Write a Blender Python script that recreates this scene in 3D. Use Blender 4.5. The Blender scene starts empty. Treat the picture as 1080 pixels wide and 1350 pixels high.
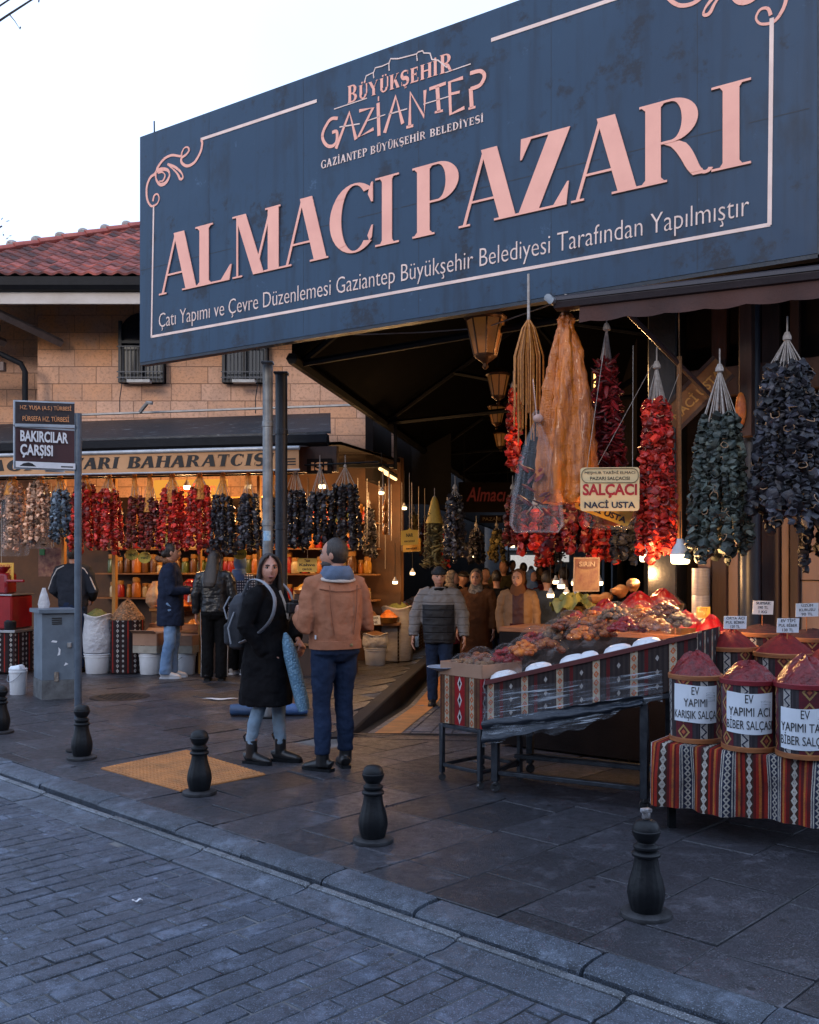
import bpy, math, random
from mathutils import Vector, Matrix
from math import sin, cos, pi, radians, sqrt, exp, atan2
random.seed(7)
R = random.uniform
SC = bpy.context.scene
COL = SC.collection
# ------------------------------------------------------------------ camera
F, CH, HY = 1300.0, 1.63, 735.0        # focal length in photo px, eye height, horizon row
cam_d = bpy.data.cameras.new('camera'); cam = bpy.data.objects.new('camera', cam_d); COL.objects.link(cam)
cam.location = (0, 0, CH); cam.rotation_euler = (radians(90), 0, 0)
cam_d.sensor_fit = 'HORIZONTAL'; cam_d.sensor_width = 36; cam_d.lens = 36 * F / 1080
cam_d.shift_y = 60 / 1080; cam_d.clip_end = 2000; cam_d.clip_start = .05
SC.camera = cam
# ------------------------------------------------------------------ sky, sun, exposure
SUN_EL, SUN_AZ = radians(16), radians(205)      # low soft sun behind the camera, from the left
w = bpy.data.worlds.new('World'); SC.world = w; w.use_nodes = True
nt = w.node_tree; nt.nodes.clear()
sky = nt.nodes.new('ShaderNodeTexSky'); sky.sky_type = 'NISHITA'; sky.sun_disc = False
sky.sun_elevation = SUN_EL; sky.sun_rotation = SUN_AZ; sky.dust_density = 3; sky.air_density = 1.2; sky.ozone_density = 2
tc = nt.nodes.new('ShaderNodeTexCoord'); nz = nt.nodes.new('ShaderNodeTexNoise')
nz.inputs['Scale'].default_value = 2.2; nz.inputs['Detail'].default_value = 4
nt.links.new(tc.outputs['Generated'], nz.inputs['Vector'])
mr = nt.nodes.new('ShaderNodeMapRange'); mr.inputs[1].default_value = .35; mr.inputs[2].default_value = .65
mr.inputs[3].default_value = .68; mr.inputs[4].default_value = .86
nt.links.new(nz.outputs[0], mr.inputs[0])
mx = nt.nodes.new('ShaderNodeMix'); mx.data_type = 'RGBA'
nt.links.new(mr.outputs[0], mx.inputs[0]); nt.links.new(sky.outputs[0], mx.inputs[6])
mx.inputs[7].default_value = (6.8, 8.7, 12.4, 1)        # thin bright cloud veil
bg = nt.nodes.new('ShaderNodeBackground'); bg.inputs[1].default_value = .15
ou = nt.nodes.new('ShaderNodeOutputWorld')
nt.links.new(mx.outputs[2], bg.inputs[0]); nt.links.new(bg.outputs[0], ou.inputs[0])
sd = bpy.data.lights.new('sun', 'SUN'); sd.energy = 1.0; sd.angle = radians(14); sd.color = (1, .86, .72)
so = bpy.data.objects.new('sun', sd); COL.objects.link(so)
sdir = Vector((sin(SUN_AZ) * cos(SUN_EL), cos(SUN_AZ) * cos(SUN_EL), sin(SUN_EL)))
so.rotation_euler = (-sdir).to_track_quat('-Z', 'Y').to_euler(); so.location = sdir * 60
SC.view_settings.view_transform = 'Standard'; SC.view_settings.look = 'None'
SC.view_settings.exposure = 0.22; SC.view_settings.gamma = 1
SC.render.engine = 'CYCLES'; SC.cycles.max_bounces = 5; SC.cycles.transparent_max_bounces = 12
SC.cycles.use_denoising = True; SC.cycles.caustics_reflective = False; SC.cycles.caustics_refractive = False
SC.cycles.sample_clamp_indirect = 4

# ------------------------------------------------------------------ helpers
def P(px, py, Y): return Vector(((px - 540) / F * Y, Y, CH + (HY - py) / F * Y))
def GP(px, py, z=0.0):
    Y = F * (CH - z) / (py - HY); return Vector(((px - 540) / F * Y, Y, z))
WM = {}
def tag(o, label=None, cat=None, group=None, kind=None):
    if label: o['label'] = label
    if cat: o['category'] = cat
    if group: o['group'] = group
    if kind: o['kind'] = kind
    return o
def thing(name, label, cat, loc=(0, 0, 0), rz=0.0, group=None, scale=1.0):
    o = bpy.data.objects.new(name, None); COL.objects.link(o); o.empty_display_size = .1
    o.location = loc; o.rotation_euler = (0, 0, rz); o.scale = (scale,) * 3
    WM[o] = Matrix.Translation(Vector(loc)) @ Matrix.Rotation(rz, 4, 'Z') @ Matrix.Scale(scale, 4)
    return tag(o, label, cat, group)
def move(o, loc, rz=0.0, scale=1.0):
    o.location = loc; o.rotation_euler = (0, 0, rz); o.scale = (scale,) * 3
KIDS = {}
def dup(o, loc=None, rz=None, label=None, scale=None, parent=None):
    c = o.copy(); COL.objects.link(c)
    if parent is not None: c.parent = parent
    if loc is not None: c.location = loc
    if rz is not None: c.rotation_euler = (0, 0, rz)
    if scale is not None: c.scale = (scale,) * 3 if not hasattr(scale, '__len__') else scale
    if label: c['label'] = label
    for k in KIDS.get(o, []): dup(k, parent=c)
    if parent is not None: KIDS.setdefault(parent, []).append(c)
    return c

class MB:
    def __init__(s): s.V = []; s.F = []; s.M = []; s.U = {}; s.C = {}
    def v(s, p): s.V.append(Vector(p)); return len(s.V) - 1
    def f(s, idx, m=0): s.F.append(tuple(idx)); s.M.append(m)
    def quad(s, a, b, c, d, m=0, uv=None):
        i = [s.v(p) for p in (a, b, c, d)]
        if uv:
            for k, u in zip(i, uv): s.U[k] = u
        s.f(i, m); return i
    def box(s, c, size, rot=None, m=0, b=.004):
        c = Vector(c); h = Vector(size) * .5; b = min(b, min(h) * .45); ids = {}
        for sx in (-1, 1):
            for sy in (-1, 1):
                for sz in (-1, 1):
                    for ax in range(3):
                        q = Vector((sx * (h.x - b), sy * (h.y - b), sz * (h.z - b)))
                        q[ax] = (sx, sy, sz)[ax] * h[ax]
                        if rot is not None: q = rot @ q
                        ids[sx, sy, sz, ax] = s.v(c + q)
        for ax in range(3):
            o1, o2 = (ax + 1) % 3, (ax + 2) % 3
            for sg in (-1, 1):
                L = []
                for a, bb in ((-1, -1), (1, -1), (1, 1), (-1, 1)):
                    k = [0, 0, 0]; k[ax] = sg; k[o1] = a; k[o2] = bb; L.append(ids[k[0], k[1], k[2], ax])
                s.f(L if sg > 0 else L[::-1], m)
            for a in (-1, 1):
                for bb in (-1, 1):
                    k1 = [0, 0, 0]; k1[ax] = -1; k1[o1] = a; k1[o2] = bb; k2 = list(k1); k2[ax] = 1
                    L = [ids[(*k1, o1)], ids[(*k2, o1)], ids[(*k2, o2)], ids[(*k1, o2)]]
                    s.f(L if a * bb < 0 else L[::-1], m)
        for sx in (-1, 1):
            for sy in (-1, 1):
                for sz in (-1, 1):
                    L = [ids[sx, sy, sz, 0], ids[sx, sy, sz, 1], ids[sx, sy, sz, 2]]
                    s.f(L if sx * sy * sz > 0 else L[::-1], m)
    def rings(s, rs, m=0, cap=True, closed=True):
        n = len(rs[0]); I = [[s.v(p) for p in r] for r in rs]
        for a, b in zip(I, I[1:]):
            for k in range(n if closed else n - 1):
                k2 = (k + 1) % n; s.f((a[k], a[k2], b[k2], b[k]), m)
        if cap and closed: s.f(I[0][::-1], m); s.f(I[-1], m)
        return I
    def tube(s, path, r, n=8, m=0, cap=True, up=None):
        path = [Vector(p) for p in path]; N = len(path)
        rr = r if hasattr(r, '__len__') else [r] * N; rs = []
        t0 = (path[1] - path[0]).normalized()
        a = Vector(up) if up else (Vector((0, 0, 1)) if abs(t0.z) < .9 else Vector((1, 0, 0)))
        x = t0.cross(a).normalized()
        for i in range(N):
            t = (path[min(i + 1, N - 1)] - path[max(i - 1, 0)]).normalized()
            x = (x - t * x.dot(t)).normalized(); y = t.cross(x)
            q = rr[i]; qx, qy = q if hasattr(q, '__len__') else (q, q)
            rs.append([path[i] + x * cos(2 * pi * k / n) * qx + y * sin(2 * pi * k / n) * qy for k in range(n)])
        return s.rings(rs, m, cap)
    def lathe(s, prof, c=(0, 0, 0), n=24, m=0, cap=True, rot=None, flute=None):
        c = Vector(c); rs = []
        for r, z in prof:
            ring = []
            for k in range(n):
                a = 2 * pi * k / n; q = r * (1 + (flute(k, z) if flute else 0))
                p = Vector((q * cos(a), q * sin(a), z)); ring.append(c + (rot @ p if rot is not None else p))
            rs.append(ring)
        return s.rings(rs, m, cap)
    def ell(s, c, r, nu=12, nv=8, rot=None, m=0, fn=None):
        c = Vector(c); rs = []
        for j in range(nv + 1):
            th = max(.02, min(pi - .02, pi * j / nv)); ring = []
            for i in range(nu):
                ph = 2 * pi * i / nu
                p = Vector((r[0] * sin(th) * cos(ph), r[1] * sin(th) * sin(ph), -r[2] * cos(th)))
                if fn: p = fn(p)
                ring.append(c + (rot @ p if rot is not None else p))
            rs.append(ring)
        s.rings(rs, m, True)
    def grid(s, fn, nu, nv, m=0, uv=True):
        I = []
        for j in range(nv + 1):
            row = []
            for i in range(nu + 1):
                u, v_ = i / nu, j / nv; k = s.v(fn(u, v_)); row.append(k)
                if uv: s.U[k] = (u, v_) if uv is True else uv(u, v_)
            I.append(row)
        for j in range(nv):
            for i in range(nu): s.f((I[j][i], I[j][i + 1], I[j + 1][i + 1], I[j + 1][i]), m)
        return I
    def prism(s, pts, fr, d, m=0, z0=0.0):
        """pts 2D polygon -> frame fr(x,y,z) ; front face at z0+d"""
        A = [s.v(fr(x, y, z0 + d)) for x, y in pts]; B = [s.v(fr(x, y, z0)) for x, y in pts]; n = len(pts)
        s.f(A, m)
        for k in range(n): s.f((A[k], B[k], B[(k + 1) % n], A[(k + 1) % n]), m)
    def add(s, o, mat=None, m=0):
        k = len(s.V); s.V += [mat @ p if mat is not None else p for p in o.V]
        s.F += [tuple(i + k for i in f) for f in o.F]; s.M += [x + m for x in o.M]
    def build(s, name, mats, parent=None, world=False, smooth=True, origin=None, local=False, col=False):
        me = bpy.data.meshes.new(name); V = s.V
        o = bpy.data.objects.new(name, me); COL.objects.link(o)
        if parent is not None:
            o.parent = parent; KIDS.setdefault(parent, []).append(o); WM[o] = WM[parent]
            if world:
                im = WM[parent].inverted(); V = [im @ p for p in V]
        elif not local:
            if origin is None:
                xs = [p.x for p in V]; ys = [p.y for p in V]
                origin = Vector(((min(xs) + max(xs)) / 2, (min(ys) + max(ys)) / 2, min(p.z for p in V)))
            origin = Vector(origin); o.location = origin; V = [p - origin for p in V]; WM[o] = Matrix.Translation(origin)
        else: WM[o] = Matrix.Identity(4)
        me.from_pydata([tuple(p) for p in V], [], s.F)
        for mt in (mats if isinstance(mats, (list, tuple)) else [mats]): me.materials.append(mt)
        me.polygons.foreach_set('material_index', s.M)
        if s.U:
            uv = me.uv_layers.new(name='UVMap'); dat = []
            for l in me.loops: dat.extend(s.U.get(l.vertex_index, (0, 0)))
            uv.data.foreach_set('uv', dat)
        if s.C:
            ca = me.color_attributes.new('shade', 'FLOAT_COLOR', 'POINT')
            dat = []
            for i in range(len(V)): c = s.C.get(i, 1.0); dat.extend((c, c, c, 1))
            ca.data.foreach_set('color', dat)
        if smooth:
            me.polygons.foreach_set('use_smooth', [True] * len(me.polygons))
            me.set_sharp_from_angle(angle=radians(40 if smooth is True else smooth))
        me.update(); return o
TEX = {}
def remesh(o, vox, it=4, disp=0., dsz=.1):
    m = o.modifiers.new('Remesh', 'REMESH'); m.mode = 'VOXEL'; m.voxel_size = vox; m.use_smooth_shade = True
    s_ = o.modifiers.new('Smooth', 'SMOOTH'); s_.factor = .5; s_.iterations = it
    if disp:
        if dsz not in TEX:
            x_ = bpy.data.textures.new('cloth_folds', 'CLOUDS'); x_.noise_scale = dsz; x_.noise_depth = 2; x_.noise_basis = 'ORIGINAL_PERLIN'; TEX[dsz] = x_
        d_ = o.modifiers.new('Folds', 'DISPLACE'); d_.texture = TEX[dsz]; d_.strength = disp; d_.mid_level = .5; d_.texture_coords = 'LOCAL'
    return o
def rotz(a): return Matrix.Rotation(a, 3, 'Z')
def frame(o, x, y):          # planar frame: o + x*X + y*Y + z*N
    o, x, y = Vector(o), Vector(x).normalized(), Vector(y).normalized(); n = x.cross(y)
    return lambda a, b, c=0.0: o + x * a + y * b + n * c

# ------------------------------------------------------------------ materials
class S:                      # tiny node-math DSL
    def __init__(s, t, k): s.t, s.k = t, k
    def _m(s, op, *a):
        n = s.t.nodes.new('ShaderNodeMath'); n.operation = op
        for i, q in enumerate((s,) + a):
            if isinstance(q, S): s.t.links.new(q.k, n.inputs[i])
            else: n.inputs[i].default_value = q
        return S(s.t, n.outputs[0])
    def __add__(s, o): return s._m('ADD', o)
    __radd__ = __add__
    def __sub__(s, o): return s._m('SUBTRACT', o)
    def __mul__(s, o): return s._m('MULTIPLY', o)
    __rmul__ = __mul__
    def lt(s, o): return s._m('LESS_THAN', o)
    def gt(s, o): return s._m('GREATER_THAN', o)
    def mod(s, o): return s._m('FLOORED_MODULO', o)
    def abs(s): return s._m('ABSOLUTE')
    def frac(s): return s._m('FRACT')
    def floor(s): return s._m('FLOOR')
    def mx(s, o): return s._m('MAXIMUM', o)
def newmat(name):
    m = bpy.data.materials.new(name); m.use_nodes = True; t = m.node_tree
    return m, t, t.nodes['Principled BSDF'], t.nodes['Material Output']
def noise(t, vec, scale, detail=4, rough=.55, sc=None):
    n = t.nodes.new('ShaderNodeTexNoise'); n.inputs['Scale'].default_value = scale
    n.inputs['Detail'].default_value = detail; n.inputs['Roughness'].default_value = rough
    if sc:
        mp = t.nodes.new('ShaderNodeMapping'); mp.inputs['Scale'].default_value = sc
        t.links.new(vec, mp.inputs[0]); vec = mp.outputs[0]
    t.links.new(vec, n.inputs['Vector']); return S(t, n.outputs[0])
def mixc(t, fac, a, b):
    n = t.nodes.new('ShaderNodeMix'); n.data_type = 'RGBA'
    if isinstance(fac, (int, float)): n.inputs[0].default_value = fac
    else: t.links.new(fac.k if isinstance(fac, S) else fac, n.inputs[0])
    for i, c in ((6, a), (7, b)):
        if isinstance(c, (tuple, list)): n.inputs[i].default_value = (*c[:3], 1)
        else: t.links.new(c, n.inputs[i])
    return n.outputs[2]
def ramp(t, x, a, b):
    n = t.nodes.new('ShaderNodeMapRange'); t.links.new(x.k, n.inputs[0])
    n.inputs[1].default_value = a; n.inputs[2].default_value = b; return S(t, n.outputs[0])
def coords(t, kind='Object'):
    return t.nodes.new('ShaderNodeTexCoord').outputs[kind]
def bump(t, b, h, st=.3, dist=.01):
    n = t.nodes.new('ShaderNodeBump'); n.inputs['Strength'].default_value = st; n.inputs['Distance'].default_value = dist
    t.links.new(h.k, n.inputs['Height']); t.links.new(n.outputs[0], b.inputs['Normal'])
MATS = {}
def mk(name, c, rough=.6, metal=0.0, c2=None, sc=9, lo=.35, hi=.65, bs=40, bst=.25, bd=.01, spec=.5, stretch=None, coat=0, emit=None, es=0, shade=False, sheen=0):
    if name in MATS: return MATS[name]
    m, t, b, o = newmat(name); vec = coords(t)
    if c2 is None: c2 = tuple(x * .72 for x in c)
    n = noise(t, vec, sc, 5, .6, stretch)
    colr = mixc(t, ramp(t, n, lo, hi), c, c2)
    if shade:
        a = t.nodes.new('ShaderNodeAttribute'); a.attribute_name = 'shade'
        mm = t.nodes.new('ShaderNodeMix'); mm.data_type = 'RGBA'; mm.blend_type = 'MULTIPLY'; mm.inputs[0].default_value = 1
        t.links.new(colr, mm.inputs[6]); t.links.new(a.outputs['Color'], mm.inputs[7]); colr = mm.outputs[2]
    t.links.new(colr, b.inputs['Base Color'])
    b.inputs['Roughness'].default_value = rough; b.inputs['Metallic'].default_value = metal
    b.inputs['Specular IOR Level'].default_value = spec
    if coat: b.inputs['Coat Weight'].default_value = coat
    if sheen: b.inputs['Sheen Weight'].default_value = sheen
    if bst: bump(t, b, noise(t, vec, bs, 3, .6, stretch), bst, bd)
    if emit: b.inputs['Emission Color'].default_value = (*emit, 1); b.inputs['Emission Strength'].default_value = es
    MATS[name] = m; return m
def mk_film(name, col=(.8, .85, .9), alpha=.22, rough=.12, sc=14, stretch=None, streak=None, thr=(.45, .7), fac=.14):
    if name in MATS: return MATS[name]
    m, t, b, o = newmat(name); vec = coords(t)
    b.inputs['Base Color'].default_value = (*col, 1); b.inputs['Roughness'].default_value = rough
    n = noise(t, vec, sc, 4, .6, stretch); bump(t, b, n, .9, .03)
    tr = t.nodes.new('ShaderNodeBsdfTransparent'); ms = t.nodes.new('ShaderNodeMixShader')
    lw = t.nodes.new('ShaderNodeLayerWeight'); lw.inputs[0].default_value = .25
    a = ramp(t, noise(t, vec, (streak or sc), 4, .6, stretch), *thr) * .55 + S(t, lw.outputs['Facing']) * fac + alpha
    t.links.new(a.k, ms.inputs[0]); t.links.new(tr.outputs[0], ms.inputs[1]); t.links.new(b.outputs[0], ms.inputs[2])
    t.links.new(ms.outputs[0], o.inputs[0]); MATS[name] = m; return m
def kilim(name, style=0):
    """woven kilim in metres from UV: stripes across u, chains down v"""
    if name in MATS: return MATS[name]
    m, t, b, o = newmat(name); sp = t.nodes.new('ShaderNodeSeparateXYZ'); t.links.new(coords(t, 'UV'), sp.inputs[0])
    u = S(t, sp.outputs[0]); v = S(t, sp.outputs[1]); per = .25
    nzz = noise(t, coords(t, 'UV'), 60, 2)
    x = (u + (nzz - .5) * .004).mod(per)
    def band(c, w): return (x - c).abs().lt(w)
    def chain(c, p, s, w):                 # diamonds |x-c|+|v mod p - p/2| < s
        return (((x - c).abs() + ((v.mod(p) - p / 2).abs() * w)) - s).abs()
    red, dred, brn, org, wht, nav, blk = (.30, .022, .014), (.11, .01, .01), (.05, .022, .016), (.42, .13, .03), (.47, .43, .38), (.018, .026, .055), (.014, .012, .014)
    if style == 0:      # tablecloth: red/orange ground with white and navy bands
        c = mixc(t, ((u * 26).frac()).lt(.45), dred, red)
        c = mixc(t, band(.098, .006).mx(band(.213, .006)), c, org)
        c = mixc(t, band(.155, .024), c, brn)
        c = mixc(t, chain(.155, .05, .012, .55).lt(.0055).mx(band(.155, .0028)), c, wht)
        c = mixc(t, band(.04, .041), c, wht)
        c = mixc(t, band(.04, .0225), c, nav)
        c = mixc(t, chain(.04, .036, .013, .8).lt(.005), c, wht)
        c = mixc(t, band(.008, .003).mx(band(.072, .003)), c, nav)
    elif style == 1:    # cart panel: charcoal weave with cream band of orange diamonds
        c = mixc(t, ((u * 30).frac()).lt(.5), (.026, .02, .02), (.04, .03, .028))
        c = mixc(t, band(.19, .035) * ((v.mod(.09) - .045).abs() + (x - .19).abs() * 1.6).lt(.02), c, (.38, .35, .33))
        c = mixc(t, band(.12, .012), c, dred)
        c = mixc(t, band(.04, .024), c, (.44, .37, .27))
        c = mixc(t, chain(.04, .056, .013, .75).lt(.005), c, (.5, .12, .04))
        c = mixc(t, ((x - .04).abs() + (v.mod(.056) - .028).abs() * .75).lt(.004), c, red)
        c = mixc(t, band(.012, .0025).mx(band(.068, .0025)), c, brn)
    elif style == 2:    # tub wrap: charcoal with white/navy zigzag bands and red diamond panels
        c = mixc(t, ((u * 34).frac()).lt(.5), (.03, .026, .03), (.05, .04, .045))
        c = mixc(t, band(.175, .055), c, (.13, .012, .02))
        c = mixc(t, chain(.175, .11, .034, .8).lt(.0065), c, (.48, .30, .10))
        c = mixc(t, ((x - .175).abs() + (v.mod(.11) - .055).abs() * .8).lt(.014), c, (.5, .12, .05))
        c = mixc(t, band(.05, .028), c, (.46, .43, .40))
        c = mixc(t, ((x - .05) - ((v.mod(.06) - .03).abs() - .015)).abs().lt(.006), c, nav)
        c = mixc(t, band(.024, .003).mx(band(.076, .003)), c, blk)
    elif style == 3:    # dark shop skirt with rows of pale medallions
        c = mixc(t, ((u * 18).frac()).lt(.5), (.03, .012, .012), (.012, .012, .014))
        c = mixc(t, band(.2, .01), c, red)
        c = mixc(t, chain(.05, .07, .016, .8).lt(.007).mx(chain(.13, .07, .012, .8).lt(.006)), c, (.45, .42, .4))
    else:               # red box end panel
        c = mixc(t, ((u * 28).frac()).lt(.5), (.16, .07, .03), (.10, .035, .02))
        c = mixc(t, band(.2, .05), c, (.3, .012, .016))
        c = mixc(t, ((x - .2).abs() + (v.mod(.12) - .06).abs() * .4).lt(.022), c, (.55, .5, .5))
        c = mixc(t, ((x - .2).abs() + (v.mod(.12) - .06).abs() * .5).lt(.012), c, (.02, .012, .014))
        c = mixc(t, band(.07, .022), c, (.44, .37, .27))
        c = mixc(t, chain(.07, .056, .013, .75).lt(.006), c, (.5, .12, .04))
    c = mixc(t, ramp(t, noise(t, coords(t, 'UV'), 6, 6, .7), .42, .68) * .6, c, (.025, .018, .02)); c = mixc(t, ramp(t, noise(t, coords(t, 'UV'), 150, 2), .45, .7) * .35, c, (.03, .02, .02))
    t.links.new(c, b.inputs['Base Color']); b.inputs['Roughness'].default_value = .85; b.inputs['Specular IOR Level'].default_value = .15
    if style == 2: b.inputs['Coat Weight'].default_value = .7; b.inputs['Coat Roughness'].default_value = .12
    bump(t, b, noise(t, coords(t, 'UV'), 260, 2), .35, .004); MATS[name] = m; return m
def mk_emit(name, c, st):
    if name in MATS: return MATS[name]
    m, t, b, o = newmat(name); e = t.nodes.new('ShaderNodeEmission'); e.inputs[0].default_value = (*c, 1); e.inputs[1].default_value = st
    t.links.new(e.outputs[0], o.inputs[0]); MATS[name] = m; return m
def lamp_light(parent, loc, power, col=(1, .55, .22), r=.06):
    l = bpy.data.lights.new('bulb_light', 'POINT'); l.energy = power; l.color = col; l.shadow_soft_size = r
    o = bpy.data.objects.new('bulb_light', l); COL.objects.link(o); o.parent = parent
    o.location = WM[parent].inverted() @ Vector(loc); KIDS.setdefault(parent, []).append(o); return o

# ------------------------------------------------------------------ lettering
def text_mb(txt, fr, size=1.0, width=None, height=None, depth=.003, z0=0.001, align='L', bold=0.0, m=0, shear=0.0, sy=None, line=1.0):
    """text with the built-in font laid into plane frame fr; width fits it"""
    if 'M' in txt and bold:
        fat, bold = abs(bold), 0.0
    else: fat = 0.0
    ced = []
    if any(c in txt for c in 'şŞ') and '\n' not in txt:
        for i, c in enumerate(txt):
            if c in 'şŞ': ced.append((txt[:i].replace('ş', 's').replace('Ş', 'S'), 's' if c == 'ş' else 'S'))
    txt = txt.replace('ş', 's').replace('Ş', 'S')
    def wid(q):
        c_ = bpy.data.curves.new('q', 'FONT'); c_.body = q; c_.size = 1.0; c_.shear = shear; o_ = bpy.data.objects.new('q', c_); m_ = bpy.data.meshes.new_from_object(o_)
        xs_ = [v.co.x for v in m_.vertices]; bpy.data.objects.remove(o_); bpy.data.curves.remove(c_); bpy.data.meshes.remove(m_); return (min(xs_), max(xs_)) if xs_ else (0, 0)
    cu = bpy.data.curves.new('lettering', 'FONT'); cu.body = txt; cu.size = 1.0; cu.offset = bold; cu.shear = shear
    cu.fill_mode = 'FRONT'; cu.resolution_u = 3; cu.space_line = line
    cu.align_x = {'L': 'LEFT', 'C': 'CENTER', 'R': 'RIGHT'}[align]
    ob = bpy.data.objects.new('lettering', cu); me = bpy.data.meshes.new_from_object(ob)
    vs = [v.co.copy() for v in me.vertices]; fs = [tuple(p.vertices) for p in me.polygons]
    bpy.data.objects.remove(ob); bpy.data.curves.remove(cu); bpy.data.meshes.remove(me)
    mb = MB()
    if not vs: return mb
    sh0 = 0.0
    if ced and align != 'L': sh0 = min(v.x for v in vs) - wid(txt)[0]
    for pre, c in ced:
        e1 = wid(pre + c)[1]; a_, b_ = wid(c); xc = e1 - (b_ - a_) * .5 + sh0; k = len(vs); hw = .045 if c == 's' else .06
        vs += [Vector((xc - hw * .5, -.02, 0)), Vector((xc + hw * .5, -.02, 0)), Vector((xc + hw * 1.6, -.12, 0)), Vector((xc + hw * 1.2, -.19, 0)), Vector((xc - hw * 1.5, -.20, 0)), Vector((xc - hw * 1.5, -.16, 0)), Vector((xc + hw * .3, -.14, 0)), Vector((xc + hw * .3, -.10, 0))]
        fs += [(k, k + 7, k + 6, k + 2, k + 1)[::-1], (k + 2, k + 6, k + 5, k + 4, k + 3)]
    x0, x1 = min(v.x for v in vs), max(v.x for v in vs); y0, y1 = min(v.y for v in vs), max(v.y for v in vs)
    sx = size if width is None else width / max(x1 - x0, 1e-6)
    syy = sy if sy else (sx if height is None else height / max(y1 - y0, 1e-6))
    if fat:
        k = len(vs); V0, F0 = list(vs), list(fs)
        for j, dx in enumerate((-fat, fat)): vs += [Vector((v.x + dx, v.y, (j + 1) * .12)) for v in V0]; fs += [tuple(i + k * (j + 1) for i in f) for f in F0]
    ox = -x0 if align == 'L' else (-(x0 + x1) / 2 if align == 'C' else -x1)
    for v in vs: mb.v(fr((v.x + ox) * sx, v.y * syy if height is None else (v.y - y0) * syy, z0 + depth * (1 + v.z)))
    for f in fs: mb.f(f, m)
    e = {}
    for f in fs:
        for a, b in zip(f, f[1:] + f[:1]): e[(a, b)] = 1
    k = len(vs)
    for v in vs: mb.v(fr((v.x + ox) * sx, v.y * syy if height is None else (v.y - y0) * syy, z0))
    for (a, b) in e:
        if (b, a) not in e: mb.f((a, a + k, b + k, b), m)
    return mb
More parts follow.
